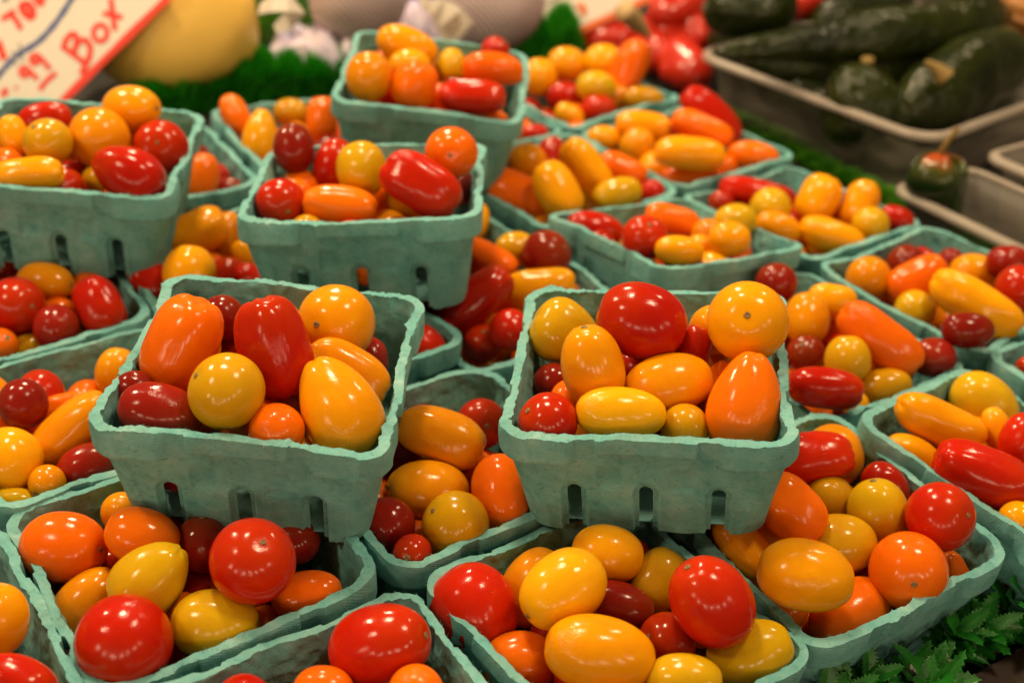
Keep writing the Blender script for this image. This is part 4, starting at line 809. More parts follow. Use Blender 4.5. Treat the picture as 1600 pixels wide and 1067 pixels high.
('o', 'O2', (-0.0272, 0.6064, -0.0273), (-0.069, 0.989, -0.128), 0.0099, 0.008, 0, 'buried burnt orange tomato in the center basket behind both front raised ones'),
('o', 'M', (0.1905, 0.7489, -0.0357), (0.128, -0.992, 0.004), 0.0142, 0.0134, 0, 'buried dark maroon tomato in the basket nearest the small clear tray'),
('o', 'O2', (-0.2101, 0.4515, -0.0354), (-0.972, -0.219, -0.08), 0.0127, 0.0113, 0, 'buried burnt orange tomato in the lower basket at left edge'),
('o', 'R2', (-0.2333, 0.519, -0.0081), (-0.234, 0.941, 0.243), 0.0143, 0.0123, 0, 'buried deep red tomato in the lower basket at left edge'),
('o', 'R', (-0.0631, 0.7875, 0.0474), (-0.989, 0.121, -0.084), 0.0101, 0.0087, 0, 'buried bright red tomato in the farthest raised basket'),
('o', 'YG2', (0.0597, 0.7165, -0.0158), (0.768, 0.634, 0.088), 0.0129, 0.0119, 0, 'buried olive gold tomato in the basket behind the right front raised one'),
('o', 'YO', (-0.0229, 0.4376, -0.0338), (0.635, -0.593, -0.495), 0.013, 0.0114, 0, 'buried golden orange tomato in the lower basket between the front raised ones'),
('o', 'YO2', (0.1795, 0.7489, -0.0152), (0.758, -0.631, -0.162), 0.0099, 0.0091, 0, 'buried amber tomato in the basket nearest the small clear tray'),
('o', 'YO', (0.2602, 0.6525, -0.0382), (-0.695, 0.086, -0.714), 0.0128, 0.0125, 0, 'buried golden orange tomato in the right edge basket below the trays'),
('o', 'M', (0.1948, 0.5914, -0.0317), (0.713, -0.652, -0.258), 0.0135, 0.0112, 0, 'buried dark maroon tomato in the basket beside the right front raised one'),
('o', 'YO2', (-0.0485, 0.6349, 0.0321), (-0.233, 0.763, 0.602), 0.0138, 0.0117, 0, 'buried amber tomato, second from left, in the middle raised basket'),
('o', 'YO2', (-0.0732, 0.636, 0.0368), (0.737, -0.412, 0.536), 0.0145, 0.0134, 0, 'buried amber tomato, leftmost, in the middle raised basket'),
('o', 'YO', (0.0959, 0.8703, -0.0121), (0.354, 0.897, 0.263), 0.0154, 0.0126, 0, 'buried golden orange tomato in the basket beside the wide clear tray'),
('o', 'O2', (0.1372, 0.866, -0.0285), (-0.366, 0.665, 0.651), 0.0147, 0.0137, 0, 'buried burnt orange tomato in the basket beside the wide clear tray'),
('o', 'R2', (0.2157, 0.7645, -0.0264), (0.892, 0.452, 0.002), 0.0099, 0.0087, 0, 'buried deep red tomato in the basket nearest the small clear tray'),
]
GROUPS = {'r': 'cherry tomatoes in pulp baskets', 'o': 'oval tomatoes in pulp baskets', 'p': 'plum tomatoes in pulp baskets', 'n': 'tapered tomatoes in pulp baskets'}
for ti, (sh, cl, c, ax, a, b, scar, lab) in enumerate(TOMATOES):
    spin = (ti * 2.399) % (2 * pi)
    v, f, top = tomato_geometry(sh, a, b, 1000 + ti)
    o = mesh_obj('tomato', v, f, TOM[cl])
    o.matrix_world = Matrix.Translation(c) @ axis_matrix(ax, spin).to_4x4()
    tag(o, lab, 'tomato', GROUPS[sh])
    if scar:
        v, f = scar_geometry(ti, top)
        mesh_obj('stem_scar', v, f, SCAR, o)
# those buried deeper down, of which only glimpses show
BURIED = [
('R2', (0.0166, 0.9708, -0.0216), (0.211, 0.846, -0.489), 0.0129, 0.0106),
('YO2', (0.291, 0.6695, -0.0162), (0.693, 0.244, -0.678), 0.0157, 0.0135),
('R2', (0.309, 0.6828, -0.0348), (0.1, 0.995, -0.007), 0.013, 0.0104),
('YO', (0.1211, 0.4459, -0.0321), (-0.848, -0.422, -0.322), 0.0148, 0.0133),
('YO2', (0.0174, 0.7664, -0.0145), (-0.464, 0.766, -0.445), 0.01, 0.0086),
('O', (-0.0121, 0.4805, -0.0079), (-0.366, 0.845, 0.389), 0.0111, 0.0097),
('YO2', (-0.285, 0.635, 0.0517), (0.263, -0.964, 0.044), 0.0127, 0.0123),
('R2', (0.2636, 0.6386, -0.0112), (0.92, -0.138, 0.366), 0.011, 0.0099),
('YG2', (0.1101, 0.8547, -0.0293), (-0.106, -0.959, -0.264), 0.0135, 0.0119),
('O', (0.0395, 0.9385, -0.0142), (0.825, 0.31, 0.473), 0.0106, 0.0089),
('YO2', (-0.1103, 0.388, -0.0315), (-0.698, 0.695, -0.17), 0.0139, 0.0117),
('YO', (0.1937, 0.4426, -0.0361), (0.343, 0.818, 0.461), 0.0107, 0.0088),
('R2', (-0.0013, 0.7951, -0.0328), (0.82, 0.553, 0.15), 0.0135, 0.0109),
('R', (0.2069, 0.5097, -0.0238), (-0.571, -0.819, 0.055), 0.0145, 0.0141),
('YO2', (0.1997, 0.7802, -0.0249), (-0.94, 0.338, 0.054), 0.0151, 0.0141),
('O', (0.0756, 0.8159, -0.0198), (0.083, -0.303, 0.95), 0.0129, 0.0119),
('M', (-0.0952, 0.815, 0.0277), (0.628, 0.775, -0.064), 0.0137, 0.0114),
('YO2', (-0.027, 0.8096, 0.0316), (-0.888, -0.44, -0.137), 0.0099, 0.0082),
('YG2', (-0.0369, 0.6196, -0.0263), (0.912, 0.285, -0.293), 0.0102, 0.0097),
('O2', (0.2297, 0.6949, -0.026), (0.844, 0.134, -0.52), 0.0132, 0.0112),
('R2', (-0.2713, 0.5709, -0.0335), (-0.893, 0.446, 0.063), 0.0135, 0.0116),
('O', (0.1481, 0.8796, -0.0113), (-0.563, 0.701, -0.438), 0.0114, 0.0098),
('O', (-0.2135, 0.476, -0.0303), (0.468, -0.441, -0.766), 0.0147, 0.0137),
('YG2', (-0.0615, 0.6519, 0.0552), (0.95, -0.309, 0.034), 0.0157, 0.015),
('YG2', (-0.2403, 0.6563, 0.0485), (-0.998, -0.061, -0.033), 0.0102, 0.009),
('O', (0.2533, 0.4889, -0.0388), (0.961, 0.179, 0.211), 0.0158, 0.0146),
('M', (0.0333, 0.7778, -0.0242), (-0.986, 0.032, -0.165), 0.0127, 0.0103),
('O', (0.0265, 0.4691, 0.0431), (-0.165, -0.861, -0.481), 0.01, 0.0081),
('O2', (-0.2936, 0.6558, 0.0515), (0.331, -0.944, -0.001), 0.0129, 0.0112),
('O', (0.2415, 0.7843, -0.0172), (0.658, -0.216, -0.722), 0.0102, 0.0089),
('YG2', (-0.2591, 0.5913, -0.0354), (0.895, 0.438, 0.079), 0.0134, 0.0124),
('YO', (-0.136, 0.3595, -0.0349), (-0.952, 0.293, 0.086), 0.0137, 0.0117),
('O', (0.1339, 0.4271, -0.0377), (0.667, -0.707, 0.236), 0.0127, 0.0105),
('R', (0.1675, 0.7956, -0.0384), (0.158, 0.972, -0.173), 0.0152, 0.013),
('YO2', (-0.0149, 0.8076, -0.0197), (-0.559, -0.677, 0.48), 0.0115, 0.0101),
('O2', (0.1712, 0.7652, -0.0358), (0.402, -0.18, -0.898), 0.0139, 0.0119),
('YO', (0.2216, 0.7781, -0.0399), (-0.865, -0.458, 0.207), 0.0136, 0.0124),
('YG2', (-0.1016, 0.4418, 0.0227), (-0.61, 0.791, 0.05), 0.01, 0.0084),
('M', (-0.0405, 0.6425, -0.0161), (-0.666, -0.526, -0.529), 0.0106, 0.0092),
('R2', (-0.1211, 0.6289, 0.0373), (0.905, -0.274, -0.325), 0.0131, 0.0108),
('O', (-0.2929, 0.6319, 0.0343), (0.176, 0.931, -0.32), 0.0098, 0.0087),
('YG2', (-0.2294, 0.6844, 0.0238), (-0.087, -0.429, 0.899), 0.0151, 0.0145),
('YG2', (0.0513, 0.8225, -0.0237), (0.141, -0.914, -0.381), 0.0139, 0.0113),
('R', (-0.1012, 0.8217, 0.0502), (-0.994, -0.085, -0.063), 0.0144, 0.0122),
('R', (-0.0885, 0.3256, -0.0063), (0.593, -0.798, -0.104), 0.0131, 0.0117),
('YO2', (-0.0471, 0.7959, 0.0308), (-0.108, -0.992, 0.06), 0.0151, 0.0137),
('O2', (-0.1272, 0.3843, -0.02), (-0.213, -0.685, -0.697), 0.0105, 0.0089),
('O', (-0.1282, 0.6491, 0.0507), (-0.782, -0.624, 0.016), 0.0109, 0.0088),
('O', (-0.0578, 0.8117, 0.0512), (0.957, 0.128, -0.259), 0.013, 0.0117),
('O', (0.1387, 0.7212, -0.0031), (0.167, 0.07, -0.984), 0.0101, 0.0092),
('YG2', (0.2431, 0.6767, -0.0309), (0.905, -0.112, -0.409), 0.0129, 0.0123),
('YO', (-0.0137, 0.6176, -0.0374), (0.108, 0.913, 0.394), 0.0129, 0.0125),
('R2', (0.1815, 0.5791, -0.0191), (0.227, -0.973, -0.035), 0.0102, 0.0098),
('YG2', (0.1729, 0.777, -0.0189), (-0.579, -0.793, -0.19), 0.0098, 0.008),
('R', (0.0545, 0.4305, -0.013), (-0.959, -0.177, 0.221), 0.0142, 0.0119),
('R2', (0.1851, 0.7994, -0.0161), (-0.155, 0.951, -0.268), 0.0126, 0.0116),
('YO', (-0.0703, 0.8693, 0.0494), (0.107, 0.222, 0.969), 0.01, 0.0089),
('YG2', (-0.2192, 0.6651, 0.0339), (-0.825, -0.564, 0.035), 0.0101, 0.0084),
('YG2', (0.0741, 0.7044, 0.0024), (-0.272, 0.68, 0.681), 0.0138, 0.0127),
('O2', (0.2668, 0.6618, -0.0151), (-0.734, 0.185, -0.654), 0.0136, 0.0116),
('R2', (-0.2091, 0.7786, -0.0272), (0.339, -0.915, -0.219), 0.0125, 0.0107),
('R', (-0.0506, 0.6567, -0.0338), (-0.198, -0.956, 0.215), 0.0119, 0.0101),
('R2', (0.1853, 0.8409, -0.0176), (-0.942, 0.022, 0.334), 0.0134, 0.0114),
('YO', (0.1611, 0.9054, -0.0172), (-0.755, -0.628, -0.189), 0.0128, 0.0123),
('R2', (-0.2086, 0.7876, -0.0054), (-0.459, 0.881, 0.113), 0.0102, 0.01),
('R', (-0.0426, 0.4551, -0.0313), (-0.727, -0.634, -0.266), 0.0142, 0.0129),
('R', (0.2116, 0.6157, -0.0337), (0.599, 0.771, 0.217), 0.014, 0.0118),
('R2', (0.2638, 0.7429, -0.0139), (-0.471, 0.688, 0.553), 0.0137, 0.0114),
('R2', (0.2183, 0.8257, -0.017), (0.574, -0.775, 0.265), 0.0131, 0.0107),
('YG2', (0.0349, 0.9572, -0.033), (0.328, -0.748, -0.577), 0.0148, 0.013),
('O2', (-0.1303, 0.4481, 0.0419), (0.48, 0.453, 0.751), 0.0125, 0.0108),
('R2', (0.095, 0.6943, -0.0042), (-0.217, 0.736, -0.641), 0.0144, 0.012),
('R2', (0.1725, 0.6473, -0.0164), (-0.236, -0.521, -0.82), 0.0138, 0.0122),
('R2', (0.1148, 0.9233, -0.0104), (-0.732, 0.528, 0.43), 0.0128, 0.0116),
('O', (0.0606, 0.9634, -0.0237), (0.713, -0.618, -0.33), 0.0131, 0.0113),
('YG2', (0.2571, 0.4689, -0.015), (0.309, -0.905, -0.291), 0.0157, 0.0139),
('YG2', (0.0121, 0.7762, -0.0307), (-0.626, -0.756, -0.191), 0.0129, 0.0125),
('YG2', (0.0839, 0.9885, -0.0214), (0.704, 0.08, -0.706), 0.014, 0.0121),
('M', (0.2951, 0.6021, -0.0334), (0.43, -0.648, -0.629), 0.0106, 0.0101),
('O', (-0.075, 0.8281, 0.0435), (0.933, 0.351, 0.08), 0.0143, 0.0132),
('R', (0.1907, 0.6283, -0.0161), (0.791, 0.591, -0.156), 0.0132, 0.0117),
('R', (0.2743, 0.6725, -0.0374), (0.054, -0.983, -0.176), 0.0142, 0.0114),
('O2', (0.0394, 0.9709, -0.014), (0.019, 1.0, -0.003), 0.0131, 0.0107),
('R', (0.0547, 0.4695, 0.0317), (0.913, -0.298, -0.279), 0.0148, 0.0139),
('YO2', (0.0797, 0.3907, -0.0383), (-0.543, -0.833, -0.106), 0.0149, 0.0126),
('O2', (-0.1864, 0.6746, -0.0119), (0.988, -0.045, 0.149), 0.0102, 0.0083),
('YG2', (-0.1034, 0.6522, 0.0415), (0.191, -0.905, 0.381), 0.0159, 0.0145),
('YG2', (-0.2305, 0.7118, 0.0253), (0.926, -0.234, 0.298), 0.0124, 0.0119),
('O', (-0.1054, 0.8681, 0.0533), (-0.68, -0.721, -0.131), 0.0126, 0.0108),
('M', (-0.0514, 0.8441, 0.0464), (0.683, -0.723, -0.108), 0.0109, 0.0101),
('YO2', (0.2297, 0.8011, -0.027), (-0.003, -0.997, -0.074), 0.0148, 0.0141),
('YO2', (-0.2531, 0.5089, -0.0053), (-0.389, 0.795, 0.465), 0.0128, 0.0103),
('R2', (0.0416, 0.4857, 0.0455), (-0.879, 0.277, 0.387), 0.0134, 0.0108),
('O2', (-0.105, 0.3944, -0.0091), (-0.909, 0.049, 0.414), 0.0133, 0.012),
('R2', (0.0352, 0.3623, -0.0157), (0.854, -0.292, 0.43), 0.01, 0.0097),
('O2', (0.184, 0.7667, -0.016), (-0.914, -0.14, 0.38), 0.0099, 0.008),
('YO', (0.0791, 0.5145, 0.033), (-0.861, -0.408, -0.303), 0.0145, 0.0117),
('YO', (0.087, 0.3973, -0.0124), (0.438, 0.472, 0.765), 0.013, 0.0119),
('M', (0.219, 0.6123, -0.015), (-0.193, -0.942, 0.275), 0.0102, 0.0092),
('YO', (0.2403, 0.5435, -0.0112), (0.731, -0.663, 0.164), 0.013, 0.0112),
('YO2', (0.2227, 0.5376, -0.0076), (-0.153, 0.985, -0.081), 0.01, 0.0085),
('YO2', (0.0686, 0.9046, -0.02), (-0.769, 0.325, 0.551), 0.0101, 0.0084),
('YO', (-0.228, 0.7121, 0.051), (0.991, 0.097, 0.097), 0.014, 0.0136),
('R2', (-0.0957, 0.8458, 0.044), (-0.949, -0.072, 0.306), 0.0144, 0.0131),
('R2', (-0.0891, 0.8644, 0.0304), (0.698, 0.699, 0.156), 0.0126, 0.0116),
('R2', (-0.1002, 0.4128, -0.0232), (-0.667, -0.573, -0.477), 0.014, 0.0132),
('R', (0.0618, 0.3564, -0.0235), (0.364, -0.925, 0.106), 0.0156, 0.0139),
('YO', (0.2015, 0.6098, -0.0171), (0.693, -0.721, -0.022), 0.0103, 0.0086),
('YO2', (0.3158, 0.6979, -0.0144), (-0.633, -0.662, 0.401), 0.0129, 0.011),
('M', (0.1488, 0.7902, -0.0149), (-0.863, 0.404, 0.303), 0.0147, 0.0125),
('YG2', (0.1619, 0.8882, -0.0366), (0.811, -0.514, -0.279), 0.0155, 0.0147),
('R2', (-0.254, 0.6331, -0.0106), (0.821, -0.034, 0.57), 0.0101, 0.0089),
('O2', (-0.0343, 0.6408, -0.038), (0.259, -0.799, 0.543), 0.0143, 0.0126),
('O', (-0.0688, 0.4473, 0.0333), (-0.129, -0.059, -0.99), 0.0125, 0.0101),
('YO2', (-0.1401, 0.4794, 0.0515), (-0.969, 0.169, -0.178), 0.0105, 0.0084),
('M', (0.0754, 0.4851, 0.03), (-0.058, -0.997, 0.042), 0.0131, 0.0114),
('R2', (0.0723, 0.5201, 0.0549), (-0.943, 0.272, 0.192), 0.0103, 0.0083),
('YO2', (-0.1211, 0.6457, 0.0238), (0.156, 0.916, 0.369), 0.0105, 0.0086),
('R', (0.2383, 0.7043, -0.0105), (0.727, 0.683, 0.071), 0.0098, 0.0092),
('O', (0.2251, 0.7797, -0.0188), (-0.26, 0.936, 0.236), 0.0099, 0.0095),
('R2', (-0.2779, 0.5512, -0.0241), (0.61, 0.757, 0.236), 0.0127, 0.0106),
('YO', (-0.2307, 0.4778, -0.0127), (0.562, 0.773, -0.295), 0.0129, 0.0105),
('O2', (0.0147, 1.0184, -0.0361), (-0.893, 0.319, -0.319), 0.0128, 0.0105),
('R2', (0.0302, 1.0199, -0.0222), (0.955, 0.232, -0.183), 0.0128, 0.0105),
('R2', (0.013, 1.0235, -0.0104), (0.988, 0.047, -0.147), 0.0102, 0.0086),
('R', (0.0714, 0.9799, -0.0359), (-0.856, -0.512, 0.077), 0.0098, 0.008),
('YO', (-0.0214, 0.6316, -0.0131), (0.876, 0.277, 0.394), 0.0126, 0.0115),
('R', (-0.1125, 0.4593, 0.0301), (0.319, 0.937, -0.14), 0.0133, 0.0113),
('O', (0.0516, 0.5208, 0.0496), (-0.138, 0.985, -0.107), 0.0125, 0.0102),
('R', (-0.0461, 0.6701, 0.0549), (-0.653, -0.503, -0.566), 0.0109, 0.0093),
('YG2', (-0.2799, 0.7083, 0.0374), (-0.584, -0.761, 0.281), 0.0127, 0.0109),
('YO', (-0.0354, 0.8646, 0.0489), (-0.691, -0.7, 0.182), 0.0154, 0.0128),
('R', (0.0249, 0.413, -0.0367), (0.547, -0.738, 0.395), 0.01, 0.0096),
('YO', (-0.0207, 0.5228, -0.0254), (-0.025, -0.93, 0.368), 0.0149, 0.0132),
('R2', (0.174, 0.6699, -0.0162), (-0.951, 0.236, 0.199), 0.0125, 0.0107),
('R2', (0.2246, 0.7137, -0.0175), (-0.329, -0.935, -0.13), 0.011, 0.0099),
('YO2', (0.0536, 0.7967, -0.0275), (0.495, -0.843, 0.211), 0.0135, 0.0115),
('O', (0.0316, 0.8343, -0.0135), (-0.618, -0.785, -0.046), 0.0138, 0.0114),
('YG2', (0.0502, 1.0411, -0.0168), (0.813, -0.575, -0.09), 0.0134, 0.0122),
('R2', (-0.0306, 0.6675, -0.025), (0.475, -0.727, -0.495), 0.0128, 0.011),
('R', (-0.1123, 0.4986, 0.0277), (0.686, -0.611, 0.395), 0.0127, 0.0103),
('O', (-0.0562, 0.6591, 0.0297), (0.757, 0.081, -0.648), 0.0144, 0.0115),
('R2', (-0.2821, 0.6817, 0.0419), (-0.71, -0.692, 0.134), 0.0154, 0.0128),
('YO2', (-0.2198, 0.6933, 0.0444), (0.898, -0.287, 0.334), 0.0109, 0.0097),
('YG2', (-0.0498, 0.8208, 0.0304), (0.678, -0.73, -0.091), 0.0129, 0.0105),
('YO', (0.061, 0.7394, -0.0095), (0.282, 0.906, -0.316), 0.0104, 0.0099),
('R2', (0.0302, 0.3673, -0.0352), (0.401, -0.916, -0.02), 0.0128, 0.0111),
('O', (0.1656, 0.4891, -0.0217), (-0.343, -0.922, -0.18), 0.0128, 0.0105),
('YG2', (0.1688, 0.5879, -0.032), (-0.491, 0.809, 0.322), 0.0129, 0.0117),
('YO', (0.1805, 0.6009, -0.0183), (0.049, 0.998, 0.029), 0.0114, 0.0105),
('O', (0.1584, 0.8184, -0.0239), (-0.706, 0.582, -0.404), 0.0132, 0.0107),
('R', (0.1281, 0.9475, -0.0135), (-0.474, 0.598, 0.646), 0.0159, 0.0143),
('YO', (0.1187, 0.8664, -0.0136), (-0.868, 0.477, 0.134), 0.0113, 0.0103),
('O', (0.0234, 0.7914, -0.0119), (0.952, 0.293, -0.09), 0.01, 0.0083),
('YO', (-0.1592, 0.8973, -0.0058), (-0.892, 0.437, 0.113), 0.0125, 0.0105),
('M', (0.055, 0.9897, -0.0257), (-0.474, -0.823, 0.313), 0.0146, 0.0132),
('O', (0.0607, 1.0209, -0.0269), (0.945, -0.322, 0.053), 0.0142, 0.0133),
('R', (-0.0727, 0.4704, 0.0305), (-0.076, 0.992, -0.102), 0.0156, 0.0135),
('O2', (-0.1066, 0.483, 0.0445), (0.521, 0.388, -0.76), 0.0154, 0.0126),
('O', (-0.1377, 0.4715, 0.031), (0.365, -0.685, 0.631), 0.0138, 0.0132),
('YO', (-0.0855, 0.4963, 0.0314), (-0.023, -0.939, 0.344), 0.0126, 0.0106),
('O2', (-0.1163, 0.5015, 0.0538), (0.717, 0.693, -0.082), 0.0099, 0.0082),
('M', (-0.1458, 0.4966, 0.0478), (-0.956, -0.292, -0.019), 0.0107, 0.0099),
('YO2', (-0.143, 0.4996, 0.0299), (-0.38, 0.915, -0.136), 0.0109, 0.009),
('O2', (0.0971, 0.495, 0.0303), (0.789, 0.614, -0.016), 0.0132, 0.012),
('YO', (0.0341, 0.5209, 0.0309), (-0.736, 0.247, -0.631), 0.011, 0.0095),
('R', (-0.1038, 0.6767, 0.0345), (-0.806, 0.456, -0.378), 0.0132, 0.0108),
('YO', (-0.0611, 0.6819, 0.0364), (0.935, 0.336, 0.118), 0.0136, 0.0126),
('R', (-0.0908, 0.6858, 0.0503), (0.067, 0.79, 0.61), 0.0099, 0.0084),
('M', (-0.0836, 0.6839, 0.0316), (-0.458, 0.887, -0.055), 0.0104, 0.0092),
('O2', (-0.2594, 0.702, 0.0532), (-0.672, -0.736, 0.08), 0.0151, 0.0141),
('O2', (-0.2392, 0.6922, 0.0456), (-0.996, -0.08, 0.045), 0.0128, 0.0104),
('YO', (-0.2974, 0.6957, 0.0288), (0.946, 0.231, -0.227), 0.0106, 0.01),
('O', (-0.2476, 0.7104, 0.0341), (0.886, -0.39, 0.249), 0.01, 0.0083),
('YO', (-0.032, 0.8342, 0.0394), (0.402, -0.914, 0.055), 0.0149, 0.0144),
('O', (-0.0649, 0.8557, 0.0326), (0.036, -0.999, 0.038), 0.0155, 0.0127),
('R', (-0.0304, 0.8095, 0.0497), (-0.211, 0.918, 0.337), 0.0125, 0.01),
('YO2', (0.0826, 0.7334, -0.0082), (-0.935, -0.285, -0.211), 0.0146, 0.0122),
('O', (0.1077, 0.7199, -0.0117), (-0.747, -0.532, 0.399), 0.0134, 0.0123),
('YO', (0.1042, 0.7637, -0.0154), (0.568, -0.771, 0.289), 0.0133, 0.011),
('YO2', (0.1239, 0.7397, -0.0083), (-0.892, 0.451, -0.025), 0.0109, 0.0087),
('O2', (0.1197, 0.709, 0.0037), (0.463, -0.866, -0.19), 0.0101, 0.0092),
('R2', (-0.1143, 0.4359, -0.0299), (-0.91, 0.25, 0.331), 0.0144, 0.0128),
('O2', (-0.1485, 0.3727, -0.0214), (0.686, 0.006, 0.728), 0.0127, 0.0107),
('R2', (-0.1409, 0.3972, -0.0142), (-0.352, -0.894, 0.278), 0.0102, 0.0087),
('YG2', (-0.1591, 0.4287, -0.0224), (0.831, 0.251, 0.496), 0.0122, 0.0098),
('YO2', (0.0402, 0.3814, -0.0207), (-0.463, 0.537, -0.705), 0.0129, 0.0118),
('R', (0.0297, 0.3433, -0.0164), (0.79, 0.53, -0.306), 0.0129, 0.0114),
('O2', (0.0106, 0.3856, -0.0339), (0.071, 0.99, 0.118), 0.0132, 0.0129),
('R2', (0.088, 0.3686, -0.0306), (-0.084, 0.904, -0.42), 0.0137, 0.0122),
('YG2', (0.0345, 0.4197, -0.0175), (0.477, 0.801, -0.362), 0.013, 0.0113),
('O2', (0.0494, 0.3321, -0.0108), (-0.83, 0.291, 0.477), 0.0132, 0.0122),
('M', (0.0563, 0.3974, -0.0235), (-0.88, -0.245, 0.406), 0.0104, 0.0101),
('YO', (0.0306, 0.3919, -0.0348), (-0.442, -0.66, -0.607), 0.01, 0.0084),
('R2', (0.1474, 0.483, -0.0336), (-0.36, -0.092, 0.929), 0.014, 0.0122),
('R', (0.1451, 0.4558, -0.0228), (0.571, -0.736, 0.364), 0.0148, 0.0125),
('YO2', (0.185, 0.4462, -0.0145), (-0.94, -0.32, -0.122), 0.0128, 0.0104),
('R2', (0.1288, 0.4688, -0.033), (0.061, -0.99, -0.124), 0.011, 0.0108),
('YO', (-0.0307, 0.4789, -0.0135), (-0.996, 0.042, -0.081), 0.0104, 0.0093),
('M', (0.1918, 0.6121, -0.0337), (-0.905, -0.189, -0.381), 0.0099, 0.0094),
('YO2', (0.2482, 0.7111, -0.0297), (0.188, 0.911, -0.366), 0.0138, 0.0122),
('R', (0.2729, 0.7284, -0.0306), (-0.882, 0.411, 0.232), 0.0146, 0.0121),
('M', (0.2936, 0.6996, -0.0289), (-0.444, 0.759, 0.476), 0.0154, 0.0129),
('YO', (0.2726, 0.708, -0.0112), (-0.456, 0.89, 0.014), 0.013, 0.0113),
('R2', (0.2492, 0.7327, -0.0309), (-0.466, -0.858, -0.216), 0.0099, 0.0082),
('R', (0.2487, 0.6925, -0.0195), (0.149, 0.78, 0.607), 0.01, 0.0089),
('M', (0.2303, 0.5277, -0.0244), (-0.695, 0.448, 0.562), 0.0132, 0.0129),
('R2', (0.2561, 0.5375, -0.0351), (-0.681, 0.663, -0.311), 0.0152, 0.014),
('YG2', (0.263, 0.5119, -0.0196), (0.241, -0.942, 0.233), 0.0158, 0.0154),
('YG2', (0.2963, 0.5011, -0.019), (-0.343, -0.939, 0.02), 0.0151, 0.013),
('R', (0.2714, 0.5409, -0.014), (0.19, 0.821, 0.538), 0.0145, 0.0131),
('O2', (0.2311, 0.5054, -0.0071), (0.713, 0.116, 0.692), 0.0133, 0.0128),
('YO', (0.2822, 0.4806, -0.0164), (0.543, -0.833, 0.106), 0.0129, 0.0124),
('YO2', (0.2477, 0.4924, -0.0149), (-0.795, 0.409, 0.448), 0.0133, 0.0106),
('R2', (0.2812, 0.5258, -0.0264), (-0.19, -0.981, 0.048), 0.0099, 0.0091),
('YO2', (0.235, 0.5082, -0.0317), (0.345, -0.911, -0.226), 0.0107, 0.0095),
('YO2', (0.2493, 0.5585, -0.025), (-0.805, 0.579, 0.126), 0.0103, 0.009),
('R2', (0.2359, 0.5489, -0.0329), (0.891, 0.445, -0.09), 0.0103, 0.01),
('O2', (0.1426, 0.799, -0.0369), (-0.093, 0.989, -0.114), 0.0128, 0.0125),
('R', (0.0791, 0.8949, -0.0335), (-0.328, -0.685, 0.65), 0.0131, 0.0107),
('O2', (0.1263, 0.8926, -0.0133), (0.827, 0.172, -0.536), 0.0139, 0.0124),
('R', (0.1431, 0.9219, -0.0244), (-0.101, 0.982, 0.158), 0.0157, 0.0128),
('O', (0.106, 0.9262, -0.0333), (0.492, -0.222, 0.842), 0.0139, 0.0118),
('R', (0.0897, 0.9129, -0.0221), (-0.649, -0.76, -0.038), 0.0136, 0.0111),
('O', (0.032, 0.8544, -0.0307), (0.219, 0.851, -0.477), 0.0157, 0.0153),
('R', (0.0047, 0.8179, -0.0306), (-0.715, -0.639, 0.283), 0.0126, 0.0122),
('O', (-0.013, 0.8292, -0.0211), (-0.839, 0.484, 0.247), 0.013, 0.0107),
('M', (0.0263, 0.8001, -0.0323), (-0.18, 0.982, -0.062), 0.0132, 0.0129),
('M', (0.0047, 0.8438, -0.0347), (0.743, 0.669, 0.025), 0.0148, 0.0127),
('YG2', (0.0243, 0.8112, -0.0128), (-0.813, -0.005, -0.583), 0.0128, 0.0112),
('YG2', (0.0495, 0.8512, -0.0115), (-0.386, 0.027, 0.922), 0.014, 0.0124),
('O2', (0.027, 0.8242, -0.0335), (-0.902, 0.413, 0.125), 0.0133, 0.0107),
('YG2', (-0.0541, 0.2669, -0.0171), (0.993, 0.11, 0.033), 0.0135, 0.0124),
('YO2', (-0.0714, 0.2927, -0.0302), (0.215, 0.524, -0.824), 0.014, 0.013),
('M', (-0.0277, 0.3023, -0.0219), (-0.769, -0.578, -0.275), 0.0149, 0.0133),
('O2', (-0.0911, 0.3012, -0.0049), (-0.184, 0.97, 0.157), 0.0147, 0.0135),
('O2', (-0.004, 0.3024, -0.0065), (-0.835, 0.55, 0.027), 0.015, 0.0145),
('R', (-0.0769, 0.317, -0.0254), (-0.059, -0.977, -0.204), 0.0133, 0.0114),
('O2', (-0.0598, 0.3337, -0.0286), (0.39, -0.92, 0.036), 0.0154, 0.0124),
('M', (-0.0531, 0.3112, -0.0214), (-0.783, -0.622, 0.02), 0.0132, 0.0115),
('O', (-0.0307, 0.2798, -0.0084), (-0.987, -0.003, -0.158), 0.0151, 0.014),
('YO2', (-0.0595, 0.291, -0.006), (0.462, 0.884, 0.064), 0.0127, 0.0102),
('M', (-0.0792, 0.2798, -0.0078), (0.265, 0.865, 0.426), 0.0131, 0.0124),
('M', (-0.0402, 0.3526, -0.026), (0.668, -0.723, -0.176), 0.0131, 0.0106),
('R2', (-0.006, 0.2935, -0.0309), (0.917, -0.233, -0.325), 0.0142, 0.0122),
('YO', (-0.0133, 0.3223, -0.0195), (-0.426, -0.903, 0.051), 0.0125, 0.0108),
('M', (-0.0421, 0.3239, -0.0091), (-0.735, -0.677, 0.03), 0.0118, 0.01),
('YG2', (-0.06, 0.2478, -0.0093), (0.002, -1.0, 0.001), 0.0104, 0.01),
('O', (-0.0415, 0.2571, -0.0051), (-0.187, -0.622, 0.761), 0.0102, 0.0086),
('O', (-0.1094, 0.3142, -0.0054), (-0.074, 0.995, 0.064), 0.0107, 0.0094),
('O2', (-0.0635, 0.3156, -0.0035), (0.953, -0.037, 0.3), 0.0099, 0.0097),
('O2', (-0.0717, 0.2621, -0.0035), (-0.07, -0.94, 0.334), 0.01, 0.0082),
